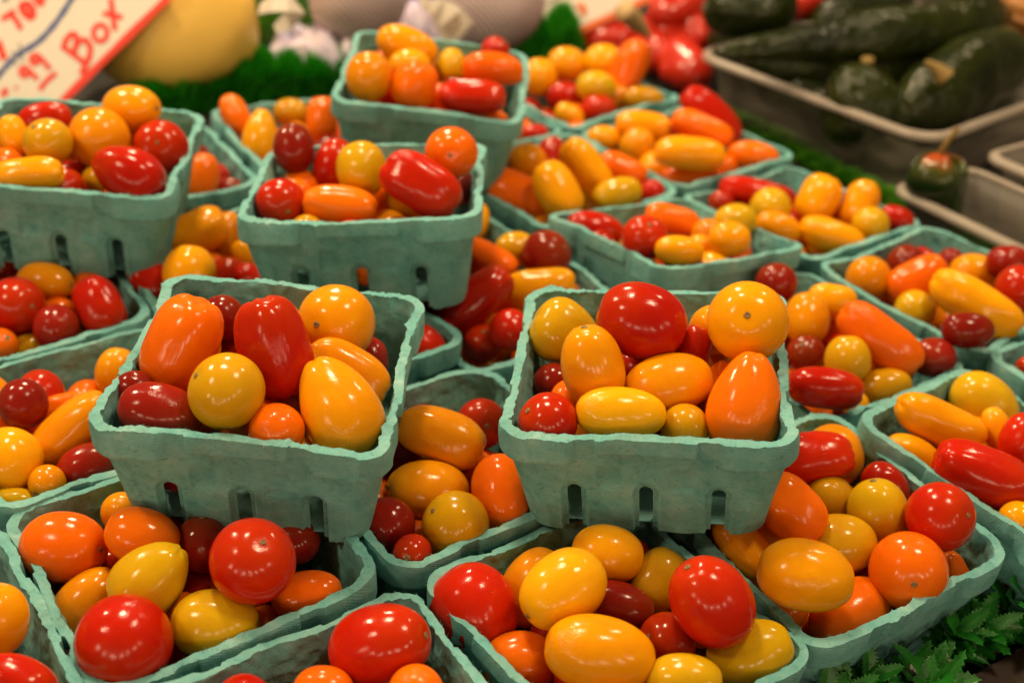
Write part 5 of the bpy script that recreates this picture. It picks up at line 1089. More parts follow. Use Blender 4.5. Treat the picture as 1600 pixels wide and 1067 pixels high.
('M', (-0.2156, 0.3676, -0.0143), (-0.519, -0.51, 0.686), 0.013, 0.0126),
('O2', (-0.236, 0.3035, -0.0249), (-0.614, -0.584, -0.531), 0.0153, 0.0146),
('YO', (-0.2302, 0.3439, -0.0169), (-0.917, -0.253, 0.309), 0.0126, 0.0114),
('M', (-0.1937, 0.302, -0.0085), (0.914, -0.203, -0.35), 0.0141, 0.013),
('O', (-0.2446, 0.3261, -0.0158), (-0.043, -0.997, -0.059), 0.0142, 0.0126),
('YO2', (-0.1964, 0.3385, -0.0132), (0.303, -0.688, -0.66), 0.0128, 0.0115),
('R', (-0.2168, 0.3224, -0.0256), (0.609, -0.632, -0.48), 0.0138, 0.0127),
('O', (-0.2695, 0.3329, -0.0109), (0.825, -0.54, -0.167), 0.0133, 0.0109),
('R2', (-0.2014, 0.3545, -0.0292), (-0.729, -0.662, 0.175), 0.0129, 0.0117),
('YO2', (-0.2635, 0.3436, -0.033), (0.29, 0.956, 0.041), 0.0138, 0.0113),
('YO', (-0.2514, 0.3553, -0.0085), (-0.608, -0.778, -0.161), 0.0145, 0.0134),
('YG2', (-0.2358, 0.2776, -0.0078), (0.569, 0.686, -0.453), 0.0132, 0.0111),
('YO2', (-0.1755, 0.3245, -0.0201), (0.034, -0.992, -0.124), 0.0148, 0.0128),
('YG2', (-0.2539, 0.305, -0.0038), (0.743, -0.487, -0.459), 0.0129, 0.0115),
('YO', (-0.2138, 0.2882, -0.01), (-0.728, -0.628, -0.275), 0.0129, 0.012),
('YG2', (-0.2326, 0.2788, -0.0319), (0.392, -0.919, -0.038), 0.013, 0.0107),
('YG2', (-0.2627, 0.3186, -0.0291), (-0.078, -0.916, 0.395), 0.0129, 0.011),
('R2', (-0.2161, 0.3806, -0.0324), (-0.857, -0.476, 0.196), 0.0099, 0.0091),
('O', (-0.206, 0.3208, -0.006), (-0.613, -0.629, 0.478), 0.0113, 0.0094),
('R2', (-0.2202, 0.3084, -0.0065), (0.881, -0.441, -0.168), 0.01, 0.0085),
('O2', (-0.2351, 0.3746, -0.0056), (0.683, 0.667, -0.298), 0.0108, 0.0102),
('YO2', (-0.2548, 0.6182, -0.0253), (0.649, -0.752, 0.114), 0.0143, 0.0135),
('YG2', (-0.2917, 0.5707, -0.0241), (0.227, 0.924, 0.307), 0.0127, 0.0103),
('R2', (-0.3039, 0.6125, -0.004), (0.204, -0.599, -0.775), 0.0132, 0.011),
('O', (-0.3124, 0.5869, -0.0098), (0.467, -0.272, -0.841), 0.0147, 0.0127),
('YG2', (-0.288, 0.6123, -0.023), (0.658, 0.689, -0.305), 0.0145, 0.0127),
('R', (-0.3119, 0.608, -0.0296), (0.905, 0.311, 0.291), 0.0133, 0.0121),
('O2', (-0.2931, 0.6357, -0.0257), (-0.303, 0.84, -0.45), 0.0126, 0.0113),
('O', (-0.3288, 0.6073, -0.0112), (-0.699, -0.383, 0.604), 0.0129, 0.0107),
('O2', (-0.2923, 0.5523, -0.0039), (0.856, -0.512, -0.064), 0.0131, 0.0125),
('O2', (-0.2907, 0.5787, -0.0044), (-0.98, -0.069, 0.187), 0.0127, 0.0103),
('R', (-0.2887, 0.5986, -0.0061), (-0.796, -0.504, -0.333), 0.0105, 0.0098),
('O', (-0.2432, 0.4945, -0.0323), (0.044, -0.999, -0.028), 0.0131, 0.0112),
('YO', (-0.2394, 0.5169, -0.0307), (0.564, 0.825, 0.039), 0.0134, 0.0118),
('M', (-0.2591, 0.5046, -0.0228), (-0.708, 0.706, -0.009), 0.0101, 0.0097),
('YO2', (-0.1824, 0.7114, -0.0321), (0.714, 0.665, 0.219), 0.0127, 0.0116),
('YO2', (0.05, 1.0088, -0.0101), (0.921, 0.33, 0.204), 0.013, 0.0106),
('M', (0.0402, 1.0058, -0.0304), (-0.441, 0.85, 0.289), 0.011, 0.009),
('R2', (0.3731, 0.587, -0.0338), (0.965, 0.255, 0.067), 0.0152, 0.0149),
('R2', (0.3527, 0.6341, -0.0327), (0.995, 0.06, -0.086), 0.0144, 0.0127),
('R', (0.3501, 0.6046, -0.0313), (-0.446, -0.844, -0.298), 0.0131, 0.0109),
('R', (0.3181, 0.5771, -0.034), (-0.382, 0.865, -0.326), 0.0149, 0.0142),
('R2', (0.3669, 0.5634, -0.0309), (-0.841, -0.201, 0.502), 0.0106, 0.0095),
('M', (0.3967, 0.5895, -0.0311), (0.629, 0.771, 0.1), 0.0106, 0.0097),
('R', (0.1022, 0.469, -0.0228), (-0.763, -0.151, -0.629), 0.0153, 0.0146),
('YO', (0.0139, 0.4746, -0.0089), (-0.814, 0.579, -0.054), 0.0152, 0.0137),
('YO', (-0.0068, 0.5954, -0.0303), (0.772, 0.531, -0.35), 0.0126, 0.0103),
('R', (-0.1216, 0.4505, -0.0109), (-0.994, -0.064, -0.086), 0.0127, 0.0115),
('R', (-0.0584, 0.6538, -0.014), (0.894, 0.029, -0.446), 0.0134, 0.0109),
('O2', (-0.0587, 0.4564, -0.0129), (-0.232, -0.972, -0.025), 0.013, 0.0121),
('O', (0.0126, 0.4763, -0.0352), (-0.576, 0.789, 0.214), 0.014, 0.0126),
('R2', (-0.0674, 0.4943, -0.0211), (0.1, -0.511, 0.854), 0.0139, 0.0135),
('YO2', (-0.1695, 0.4794, -0.0041), (0.526, 0.765, 0.372), 0.0136, 0.0119),
('R', (0.072, 0.4818, -0.0134), (0.982, 0.066, -0.18), 0.01, 0.0086),
('R2', (-0.1108, 0.4297, -0.007), (-0.874, -0.423, 0.238), 0.0134, 0.0118),
('R2', (-0.1692, 0.4856, -0.0367), (-0.439, -0.797, 0.415), 0.0143, 0.0116),
('O', (-0.1293, 0.6599, -0.0162), (-0.262, 0.883, -0.388), 0.0143, 0.0136),
('YO2', (0.1272, 0.5342, -0.0248), (-0.989, -0.005, 0.15), 0.0154, 0.0139),
('O2', (-0.1885, 0.4652, -0.0313), (0.768, -0.211, 0.604), 0.0135, 0.0118),
('O2', (0.0894, 0.501, -0.0278), (0.587, -0.465, -0.663), 0.0106, 0.0093),
('YG2', (-0.2649, 0.7321, -0.0309), (0.387, 0.891, -0.237), 0.013, 0.0122),
('R2', (-0.1661, 0.7155, -0.0161), (0.459, -0.777, -0.43), 0.0147, 0.0121),
('O2', (0.0787, 0.4916, -0.037), (-0.126, -0.988, 0.091), 0.0099, 0.0084),
('O', (0.0116, 0.6063, -0.0199), (0.788, 0.272, 0.552), 0.0126, 0.0103),
('O', (-0.238, 0.7466, -0.0094), (-0.068, -0.57, 0.819), 0.0158, 0.0141),
('YG2', (-0.0682, 0.689, -0.0285), (0.397, -0.915, 0.075), 0.0158, 0.0132),
('O2', (-0.2492, 0.7474, -0.0325), (0.465, 0.865, 0.189), 0.013, 0.0106),
('YG2', (-0.1434, 0.6806, -0.0172), (-0.021, 0.981, -0.19), 0.0142, 0.0118),
('YG2', (0.1136, 0.5179, -0.0346), (-0.582, 0.774, -0.252), 0.0105, 0.0091),
('R', (0.127, 0.4835, -0.0146), (-0.161, -0.946, 0.28), 0.0138, 0.0124),
('O', (-0.025, 0.8895, -0.0109), (0.923, -0.005, 0.384), 0.0132, 0.0118),
('R2', (-0.001, 0.9914, -0.0206), (0.401, 0.911, -0.095), 0.0147, 0.0125),
('YG2', (0.1163, 0.6897, -0.017), (-0.984, 0.177, 0.013), 0.0138, 0.0113),
('O2', (-0.0716, 0.4763, -0.034), (0.26, 0.404, 0.877), 0.0104, 0.0088),
('R2', (-0.2183, 0.6633, -0.0111), (-0.912, 0.386, -0.136), 0.0154, 0.0142),
('O2', (-0.0376, 0.7062, -0.0165), (0.88, 0.207, 0.428), 0.0149, 0.0137),
('R2', (-0.2373, 0.6024, -0.0345), (0.697, 0.045, 0.716), 0.0138, 0.0114),
('R', (0.1384, 0.6993, -0.0118), (-0.782, -0.395, -0.482), 0.0152, 0.0125),
('R2', (0.0811, 0.5175, -0.0116), (-0.121, 0.99, 0.066), 0.0098, 0.0091),
('YO', (0.125, 0.4593, -0.0093), (0.824, -0.319, -0.468), 0.013, 0.0117),
('YO', (-0.1877, 0.4915, -0.0221), (0.909, -0.33, 0.253), 0.0132, 0.0122),
('YO', (-0.1679, 0.8065, -0.0098), (-0.707, -0.41, 0.576), 0.014, 0.0123),
('R', (0.0396, 0.6461, -0.017), (-0.131, -0.982, -0.136), 0.0159, 0.0146),
('O2', (0.0652, 0.5042, -0.0232), (0.947, 0.227, -0.228), 0.0138, 0.0128),
('YG2', (0.0536, 0.5228, -0.0328), (-0.638, -0.198, 0.744), 0.0138, 0.0123),
('M', (-0.0881, 0.6818, -0.0133), (-0.703, 0.71, -0.043), 0.0147, 0.0122),
('M', (-0.0299, 0.8231, -0.013), (0.652, -0.337, -0.679), 0.0099, 0.0093),
('O', (-0.2411, 0.621, -0.0041), (-0.388, 0.92, -0.054), 0.0128, 0.0108),
('YO', (-0.2323, 0.7711, -0.0053), (0.985, -0.15, -0.084), 0.0127, 0.0121),
('O', (-0.1393, 0.9019, -0.0162), (0.592, -0.161, -0.79), 0.0142, 0.0134),
('O', (-0.094, 0.6958, -0.0351), (0.354, -0.811, 0.466), 0.0146, 0.0142),
('O', (-0.2166, 0.5339, -0.0209), (-0.134, -0.974, -0.184), 0.0129, 0.011),
('R2', (-0.1434, 0.4202, -0.0083), (0.901, -0.39, 0.19), 0.0131, 0.0113),
('YO2', (-0.0456, 0.7186, -0.0398), (-0.42, -0.895, -0.152), 0.0129, 0.0111),
('YG2', (-0.2741, 0.6385, -0.0063), (-0.738, -0.639, -0.218), 0.0128, 0.0122),
('YO', (-0.0298, 0.8962, -0.0367), (-0.921, 0.333, -0.201), 0.0159, 0.014),
('M', (-0.1473, 0.6441, -0.0213), (-0.912, -0.136, 0.388), 0.0129, 0.0106),
('M', (-0.2314, 0.8151, -0.0055), (-0.846, 0.515, -0.138), 0.013, 0.0126),
('YG2', (-0.1948, 0.5071, -0.0093), (-0.785, 0.582, -0.212), 0.0098, 0.0082),
('YO', (-0.1138, 0.6217, -0.0091), (-0.813, 0.468, 0.347), 0.0149, 0.0142),
('M', (-0.2178, 0.7591, -0.0189), (0.937, 0.305, 0.17), 0.0134, 0.0121),
('R', (0.0903, 0.6645, -0.0132), (-0.642, -0.316, 0.698), 0.0128, 0.0119),
('R2', (-0.2031, 0.8634, -0.0126), (-0.634, -0.181, -0.752), 0.0119, 0.0115),
('O2', (-0.1691, 0.6271, -0.0115), (-0.905, -0.422, 0.049), 0.0108, 0.0102),
('M', (-0.1405, 0.8402, -0.0033), (0.469, 0.868, 0.161), 0.0141, 0.0113),
('O', (0.0648, 0.6912, -0.0175), (0.616, 0.633, -0.469), 0.0101, 0.0086),
('YO', (0.1377, 0.5994, -0.0133), (-0.833, -0.302, -0.464), 0.0142, 0.0129),
('YO2', (0.0804, 0.5207, -0.0337), (0.768, -0.126, 0.628), 0.0139, 0.012),
('YO', (0.1021, 0.5155, -0.0158), (-0.831, 0.028, 0.555), 0.0154, 0.0136),
('YO', (-0.1097, 0.8593, -0.0048), (0.823, 0.474, 0.314), 0.0134, 0.0117),
('YO', (0.1461, 0.5842, -0.0282), (0.703, 0.26, -0.661), 0.013, 0.0106),
('M', (-0.085, 0.6055, -0.0148), (0.493, 0.468, 0.734), 0.0153, 0.0132),
('YG2', (0.0116, 0.6508, -0.0239), (0.057, -0.864, 0.501), 0.0134, 0.0124),
('O', (0.1587, 0.6067, -0.0269), (-0.908, -0.309, 0.284), 0.0111, 0.0097),
('YO', (-0.0944, 0.8407, -0.0065), (0.66, -0.252, -0.708), 0.0098, 0.0081),
('O2', (-0.0106, 0.9024, -0.0229), (-0.218, 0.945, 0.246), 0.0117, 0.0113),
('R', (-0.0258, 0.8256, -0.0377), (-0.938, -0.01, 0.346), 0.0117, 0.01),
('R2', (-0.147, 0.4944, -0.0043), (-0.87, -0.431, -0.239), 0.0131, 0.011),
('YG2', (-0.0761, 0.5622, -0.0172), (-0.185, -0.851, -0.492), 0.0157, 0.0126),
('YG2', (0.1618, 0.6594, -0.0341), (0.826, -0.541, -0.158), 0.0126, 0.0114),
('O2', (-0.1217, 0.8881, -0.0052), (-0.419, 0.831, 0.366), 0.0099, 0.0084),
('R', (-0.0369, 0.7489, -0.0224), (-0.486, -0.873, -0.036), 0.0098, 0.0089),
('YO', (-0.2081, 0.6527, -0.0333), (0.297, -0.771, 0.563), 0.0138, 0.0117),
('YO', (-0.1643, 0.6786, -0.0298), (0.668, -0.064, 0.741), 0.0099, 0.0096),
('YO2', (-0.1687, 0.866, -0.0059), (0.188, 0.848, 0.495), 0.0136, 0.0113),
('R', (-0.0403, 0.5144, -0.0087), (0.915, 0.34, -0.216), 0.0132, 0.0121),
('O', (-0.2263, 0.6806, -0.0286), (-0.963, 0.092, 0.255), 0.0136, 0.0131),
('YO', (-0.0628, 0.7063, -0.014), (-0.782, -0.532, 0.324), 0.0098, 0.0091),
('R2', (-0.1514, 0.494, -0.0265), (-0.987, 0.071, -0.147), 0.0128, 0.0105),
('O2', (-0.0729, 0.8831, -0.0111), (0.672, 0.683, -0.284), 0.0125, 0.0113),
('O2', (-0.0179, 0.9318, -0.0137), (0.573, 0.721, 0.39), 0.0111, 0.0099),
('YG2', (0.02, 0.6153, -0.0376), (-0.411, -0.906, -0.099), 0.011, 0.0098),
('O', (0.1477, 0.6383, -0.0151), (0.181, -0.941, -0.287), 0.0129, 0.0111),
('O2', (0.0301, 0.6675, -0.0118), (0.133, -0.991, 0.021), 0.0098, 0.0093),
('M', (-0.1474, 0.8213, -0.0193), (0.623, 0.779, -0.066), 0.0138, 0.0121),
('YG2', (-0.0084, 0.6451, -0.0385), (0.918, -0.24, 0.315), 0.0141, 0.0136),
('YO2', (-0.0056, 0.6187, -0.0178), (-0.187, 0.92, -0.345), 0.0098, 0.008),
('O2', (0.0096, 0.4963, -0.0199), (0.203, -0.911, -0.358), 0.0107, 0.0104),
('YO2', (-0.0942, 0.9295, -0.0324), (-0.858, 0.506, -0.086), 0.0149, 0.0127),
('R', (0.0096, 0.6269, -0.0249), (0.101, -0.805, -0.584), 0.013, 0.0109),
('O', (-0.0706, 0.7177, -0.0312), (-0.949, 0.277, 0.149), 0.0156, 0.0131),
('O2', (-0.2309, 0.6041, -0.0101), (-0.754, 0.594, 0.28), 0.0122, 0.0098),
('M', (-0.1916, 0.6253, -0.0226), (-0.579, 0.6, 0.552), 0.0133, 0.0116),
('O', (-0.1684, 0.661, -0.0388), (-0.592, 0.744, -0.309), 0.0127, 0.0103),
('YG2', (-0.1907, 0.6509, -0.0157), (-0.172, 0.456, -0.873), 0.0136, 0.0131),
('YG2', (-0.2669, 0.7297, -0.0084), (-0.894, 0.206, -0.398), 0.0132, 0.0111),
('R', (-0.1734, 0.8316, -0.0142), (-0.829, 0.554, 0.074), 0.0141, 0.0114),
('R2', (-0.0493, 0.748, -0.0402), (0.954, -0.285, 0.094), 0.014, 0.0113),
('YO2', (-0.0511, 0.7316, -0.0179), (-0.57, -0.456, 0.684), 0.0129, 0.0115),
('YO', (0.1441, 0.5014, -0.0222), (0.345, 0.921, -0.184), 0.0098, 0.0093),
('M', (0.1518, 0.6397, -0.0355), (0.936, 0.194, 0.292), 0.0101, 0.0091),
('O2', (-0.187, 0.8737, -0.0236), (-0.563, 0.385, -0.731), 0.0135, 0.0113),
('O', (-0.13, 0.8723, -0.0211), (0.97, -0.178, -0.166), 0.0128, 0.0106),
('YO2', (-0.1561, 0.8485, -0.0127), (0.979, 0.201, -0.015), 0.0098, 0.0089),
('O', (-0.1402, 0.8601, -0.0087), (-0.814, -0.58, -0.042), 0.0099, 0.0086),
('R', (-0.0518, 0.8753, -0.0229), (0.873, 0.461, -0.16), 0.0145, 0.0122),
('M', (-0.0062, 1.0071, -0.0326), (-0.765, -0.619, 0.177), 0.0098, 0.0088),
('O', (-0.0824, 0.7025, -0.0166), (0.515, -0.393, 0.761), 0.0101, 0.0087),
('YO2', (0.0805, 0.7036, -0.0211), (-0.38, -0.68, 0.627), 0.0145, 0.012),
('O2', (-0.1215, 0.4565, -0.0314), (-0.157, 0.73, 0.665), 0.0102, 0.0087),
('O2', (-0.0017, 0.5084, -0.0314), (-0.124, -0.542, 0.831), 0.0118, 0.0098),
('O2', (0.1316, 0.6332, -0.0331), (-0.202, -0.302, -0.932), 0.0132, 0.0125),
('O2', (0.1194, 0.6197, -0.0192), (-0.586, 0.759, 0.283), 0.0128, 0.0117),
('O', (0.1275, 0.6373, -0.0118), (-0.674, -0.405, -0.618), 0.0113, 0.0098),
('O', (-0.1136, 0.5972, -0.0247), (0.975, -0.13, -0.181), 0.0131, 0.0112),
('O2', (-0.1183, 0.5407, -0.0301), (0.724, 0.436, 0.534), 0.0138, 0.0113),
('YO', (-0.1202, 0.5596, -0.0117), (-0.316, -0.944, -0.094), 0.0133, 0.0113),
('YO', (-0.1409, 0.5751, -0.0118), (-0.593, -0.803, -0.062), 0.0139, 0.0117),
('YG2', (-0.1379, 0.5963, -0.0299), (-0.429, -0.843, 0.323), 0.0139, 0.0127),
('R2', (-0.098, 0.5385, -0.0189), (-0.041, -0.762, 0.647), 0.0133, 0.0127),
('R2', (-0.1039, 0.5885, -0.0065), (-0.638, 0.716, -0.283), 0.0125, 0.0119),
('M', (-0.1139, 0.5259, -0.0099), (0.48, 0.783, 0.395), 0.0126, 0.0109),
('YO', (-0.1352, 0.6104, -0.0137), (-0.765, 0.644, -0.003), 0.0104, 0.0094),
('R', (-0.0989, 0.5617, -0.0151), (0.811, 0.502, -0.3), 0.0104, 0.0089),
('R', (-0.1602, 0.5807, -0.0229), (0.043, 0.978, -0.203), 0.0101, 0.0082),
('O', (-0.0955, 0.629, -0.025), (-0.123, 0.856, 0.502), 0.0099, 0.009),
('R', (-0.0707, 0.5991, -0.0302), (-0.939, -0.162, 0.302), 0.0102, 0.0083),
('O', (-0.1216, 0.5803, -0.0148), (-0.237, 0.923, 0.302), 0.0105, 0.0088),
('O2', (-0.083, 0.5831, -0.0151), (0.908, 0.418, 0.034), 0.0108, 0.0087),
('YG2', (-0.2073, 0.5123, -0.0289), (0.78, -0.306, 0.546), 0.0152, 0.0144),
('R2', (-0.162, 0.5094, -0.0139), (0.8, 0.59, 0.105), 0.0134, 0.012),
('M', (-0.1853, 0.5267, -0.0163), (-0.025, -0.928, 0.373), 0.0145, 0.0124),
('YG2', (-0.1986, 0.5522, -0.0209), (-0.903, -0.358, 0.237), 0.0103, 0.0088),
('M', (-0.1724, 0.6403, -0.0295), (-0.138, 0.955, -0.262), 0.0153, 0.0128),
('R2', (-0.1897, 0.6719, -0.0324), (0.588, 0.799, 0.127), 0.0138, 0.0119),
('O', (-0.1603, 0.6991, -0.0352), (0.773, 0.635, 0.003), 0.0131, 0.0119),
('M', (-0.1977, 0.694, -0.0235), (0.555, 0.142, -0.82), 0.0127, 0.0106),
('YO2', (-0.2669, 0.754, -0.0077), (-0.851, -0.067, -0.521), 0.0151, 0.014),
('R', (-0.2498, 0.7782, -0.019), (-0.954, -0.3, -0.006), 0.0148, 0.012),
('YO2', (-0.2545, 0.8186, -0.0067), (-0.322, 0.94, -0.11), 0.0127, 0.011),
('R', (-0.2777, 0.7877, -0.0077), (-0.805, -0.39, -0.447), 0.0127, 0.0113),
('YG2', (-0.2467, 0.8233, -0.0297), (-0.017, -0.983, -0.18), 0.014, 0.0132),
('O', (-0.2737, 0.8087, -0.0171), (-0.939, -0.295, -0.175), 0.0142, 0.0125),
('R2', (-0.3062, 0.7912, -0.0109), (-0.622, 0.696, 0.359), 0.013, 0.0106),
('YO2', (-0.2922, 0.7712, -0.0063), (0.926, -0.276, -0.259), 0.0135, 0.0111),
('M', (-0.2509, 0.795, -0.0059), (-0.822, 0.517, 0.24), 0.0102, 0.0085),
('M', (-0.2715, 0.7737, -0.0206), (0.012, 0.977, 0.211), 0.0106, 0.0096),
('YG2', (-0.1201, 0.8415, -0.0211), (-0.176, 0.953, 0.248), 0.0153, 0.0144),
('O2', (-0.1865, 0.8503, -0.0032), (0.611, 0.756, -0.233), 0.0134, 0.0128),
('O2', (-0.1274, 0.8225, -0.0099), (-0.412, 0.797, 0.441), 0.0103, 0.0085),
('O2', (-0.1606, 0.8948, -0.0249), (-0.689, -0.72, 0.087), 0.0099, 0.008),
('YO', (-0.0639, 0.9022, -0.0292), (0.199, -0.539, -0.818), 0.0149, 0.014),
('YO', (-0.0742, 0.938, -0.0109), (-0.602, -0.223, -0.767), 0.0159, 0.0141),
('YO', (-0.0488, 0.9297, -0.0323), (0.106, -0.994, 0.011), 0.0151, 0.0142),
('YG2', (-0.0335, 0.9549, -0.0109), (-0.449, -0.6, -0.662), 0.0133, 0.0119),
('M', (-0.0364, 0.9142, -0.0138), (-0.297, 0.82, 0.489), 0.016, 0.0138),
('O', (-0.087, 0.9113, -0.0121), (-0.043, 0.985, -0.167), 0.0156, 0.0125),
('O', (-0.0408, 0.9637, -0.0346), (-0.609, 0.491, 0.623), 0.0144, 0.0115),
('O', (-0.0603, 0.9605, -0.0147), (-0.996, 0.087, -0.028), 0.0136, 0.0124),
('YO', (-0.1068, 0.928, -0.0106), (-0.033, -0.711, -0.703), 0.013, 0.0112),
('YO2', (-0.0271, 0.9411, -0.0311), (0.557, 0.761, 0.332), 0.0135, 0.0112),
('YO', (-0.0468, 0.9763, -0.0107), (-0.138, -0.983, -0.117), 0.0107, 0.0096),
('O2', (-0.0518, 0.942, -0.0127), (-0.092, 0.872, 0.48), 0.0105, 0.009),
('O', (-0.0663, 0.9132, -0.0106), (0.365, 0.926, -0.1), 0.0099, 0.0086),
('O2', (-0.0118, 0.682, -0.031), (-0.599, 0.711, 0.369), 0.014, 0.0125),
('YO', (0.0112, 0.6799, -0.0207), (-0.861, 0.4, 0.315), 0.0137, 0.0112),
('YG2', (0.0301, 0.6197, -0.0159), (0.683, 0.647, 0.34), 0.0127, 0.0121),
('R2', (-0.0181, 0.675, -0.0128), (0.239, 0.926, 0.293), 0.0098, 0.0082),
('O2', (0.0767, 0.5719, -0.032), (0.954, 0.295, -0.045), 0.0138, 0.0126),
('YO2', (0.1063, 0.5594, -0.0111), (-0.524, 0.835, 0.167), 0.0135, 0.0109),
('YG2', (0.0859, 0.5917, -0.0177), (-0.618, -0.738, -0.271), 0.0152, 0.0127),
('M', (0.0454, 0.5514, -0.029), (0.756, 0.056, 0.652), 0.0129, 0.0121),
('YO2', (0.059, 0.5336, -0.0127), (0.782, -0.603, -0.157), 0.0133, 0.0122),
('O', (0.0371, 0.5396, -0.0124), (0.889, -0.311, -0.335), 0.0126, 0.0109),
('R2', (0.0609, 0.5618, -0.0114), (-0.077, 0.997, 0.019), 0.0153, 0.0123),
('YG2', (0.0996, 0.5682, -0.0342), (-0.694, 0.415, -0.589), 0.0138, 0.0115),
('YO', (0.0895, 0.5378, -0.0151), (0.027, -0.993, -0.119), 0.014, 0.0124),
('R', (0.0844, 0.5604, -0.014), (0.06, -0.998, 0.021), 0.0126, 0.0107),
('O2', (0.0245, 0.5508, -0.0207), (-0.328, -0.907, 0.264), 0.0098, 0.009),
('YG2', (0.1198, 0.5535, -0.0325), (0.933, -0.36, 0.022), 0.0103, 0.0084),
('O2', (0.0485, 0.5155, -0.0118), (0.773, -0.249, 0.584), 0.0107, 0.0096),
('YO2', (-0.1179, 0.7325, -0.0313), (-0.812, -0.582, -0.036), 0.0142, 0.0115),
('YO', (-0.06, 0.7529, -0.0137), (0.115, 0.989, -0.095), 0.0126, 0.0117),
('YO2', (-0.102, 0.7156, -0.0174), (0.9, -0.244, -0.362), 0.0146, 0.0143),
('O2', (-0.0773, 0.7506, -0.034), (0.072, -0.816, 0.574), 0.015, 0.0129),
('M', (-0.0832, 0.7331, -0.0155), (-0.978, 0.111, -0.178), 0.0142, 0.0121),
('YG2', (-0.0614, 0.7768, -0.0189), (-0.797, 0.599, -0.071), 0.0127, 0.011),
('R2', (-0.1014, 0.748, -0.0183), (-0.866, -0.395, 0.307), 0.013, 0.0107),
('R2', (-0.0827, 0.7665, -0.0135), (-0.967, -0.233, -0.1), 0.014, 0.0135),
('O2', (-0.0266, 0.7243, -0.0307), (0.698, 0.474, -0.538), 0.0129, 0.0116),
('YO', (-0.13, 0.7339, -0.0139), (-0.521, -0.8, -0.298), 0.0099, 0.0092),
('O', (-0.0962, 0.7598, -0.0331), (0.476, -0.836, -0.271), 0.0103, 0.0087),
]
bv, bf, bmats = [], [], []
BM = ['R', 'M', 'O', 'YO', 'YO2', 'YG2', 'R2', 'O2']
for ti, (cl, c, ax, a, b) in enumerate(BURIED):
    v, f, _ = tomato_geometry('o', a, b, 5000 + ti, 20, 14)
    R = axis_matrix(ax); s = len(bv); cv = Vector(c)
    bv.extend(tuple(cv + R @ Vector(p)) for p in v)
    bf.extend(tuple(i + s for i in q) for q in f); bmats.extend([BM.index(cl)] * len(f))
o = mesh_obj('buried_tomatoes', bv, bf, None)
for m in BM: o.data.materials.append(TOM[m])
o.data.polygons.foreach_set('material_index', bmats)
tag(o, 'mixed small tomatoes buried deeper under the top layers in the baskets', 'tomatoes', None, 'stuff')

# ------------------------------------------------------------------ sign cards
def ribbon(pts, w, closed=False):
    """flat marker stroke in the card's plane"""
    # smooth
    P = [Vector(p) for p in pts]
    for _ in range(2):
        Q = []
        n = len(P)
        rng_ = range(n if closed else n - 1)
        if not closed: Q.append(P[0])
        for i in rng_:
            a_, b_ = P[i], P[(i + 1) % n]
            Q += [a_ * 0.75 + b_ * 0.25, a_ * 0.25 + b_ * 0.75]
        if not closed: Q.append(P[-1])
        P = Q
    n = len(P); verts, faces = [], []
    for i, p in enumerate(P):
        a_ = P[i - 1] if (i > 0 or closed) else p; b_ = P[(i + 1) % n] if (i < n - 1 or closed) else p
        t = (b_ - a_).normalized() if (b_ - a_).length > 0 else Vector((1, 0))
        nn = Vector((-t.y, t.x)) * w * 0.5 * (1 + 0.12 * sin(i * 1.7))
        verts += [(p.x + nn.x, p.y + nn.y, 0), (p.x - nn.x, p.y - nn.y, 0)]
    for i in range(n if closed else n - 1):
        j = (i + 1) % n; faces.append((2 * i, 2 * i + 1, 2 * j + 1, 2 * j))
    return verts, faces
def sign_card(label, M, outline, strokes):
    root = empty('price_sign', (0, 0, 0)); root.matrix_world = M
    tag(root, label, 'sign')
    n = len(outline); th = 0.0016
    verts = [(x, y, 0) for x, y in outline] + [(x, y, -th) for x, y in outline]
    faces = [tuple(range(n)), tuple(reversed(range(n, 2 * n)))] + [((i + 1) % n, i, n + i, n + (i + 1) % n) for i in range(n)]
    mesh_obj('card', verts, faces, CARD, root, False)
    for name, mat, w, segs in strokes:
        verts, faces = [], []
        for pts, closed in segs:
            v, f = ribbon(pts, w, closed); s = len(verts)
            lift = 0.0004 + 0.0001 * (s > 0)
            verts += [(x, y, lift + 0.00005 * s / 50) for x, y, _ in v]; faces += [tuple(i + s for i in q) for q in f]
        mesh_obj(name, verts, faces, mat, root, False)
    return root
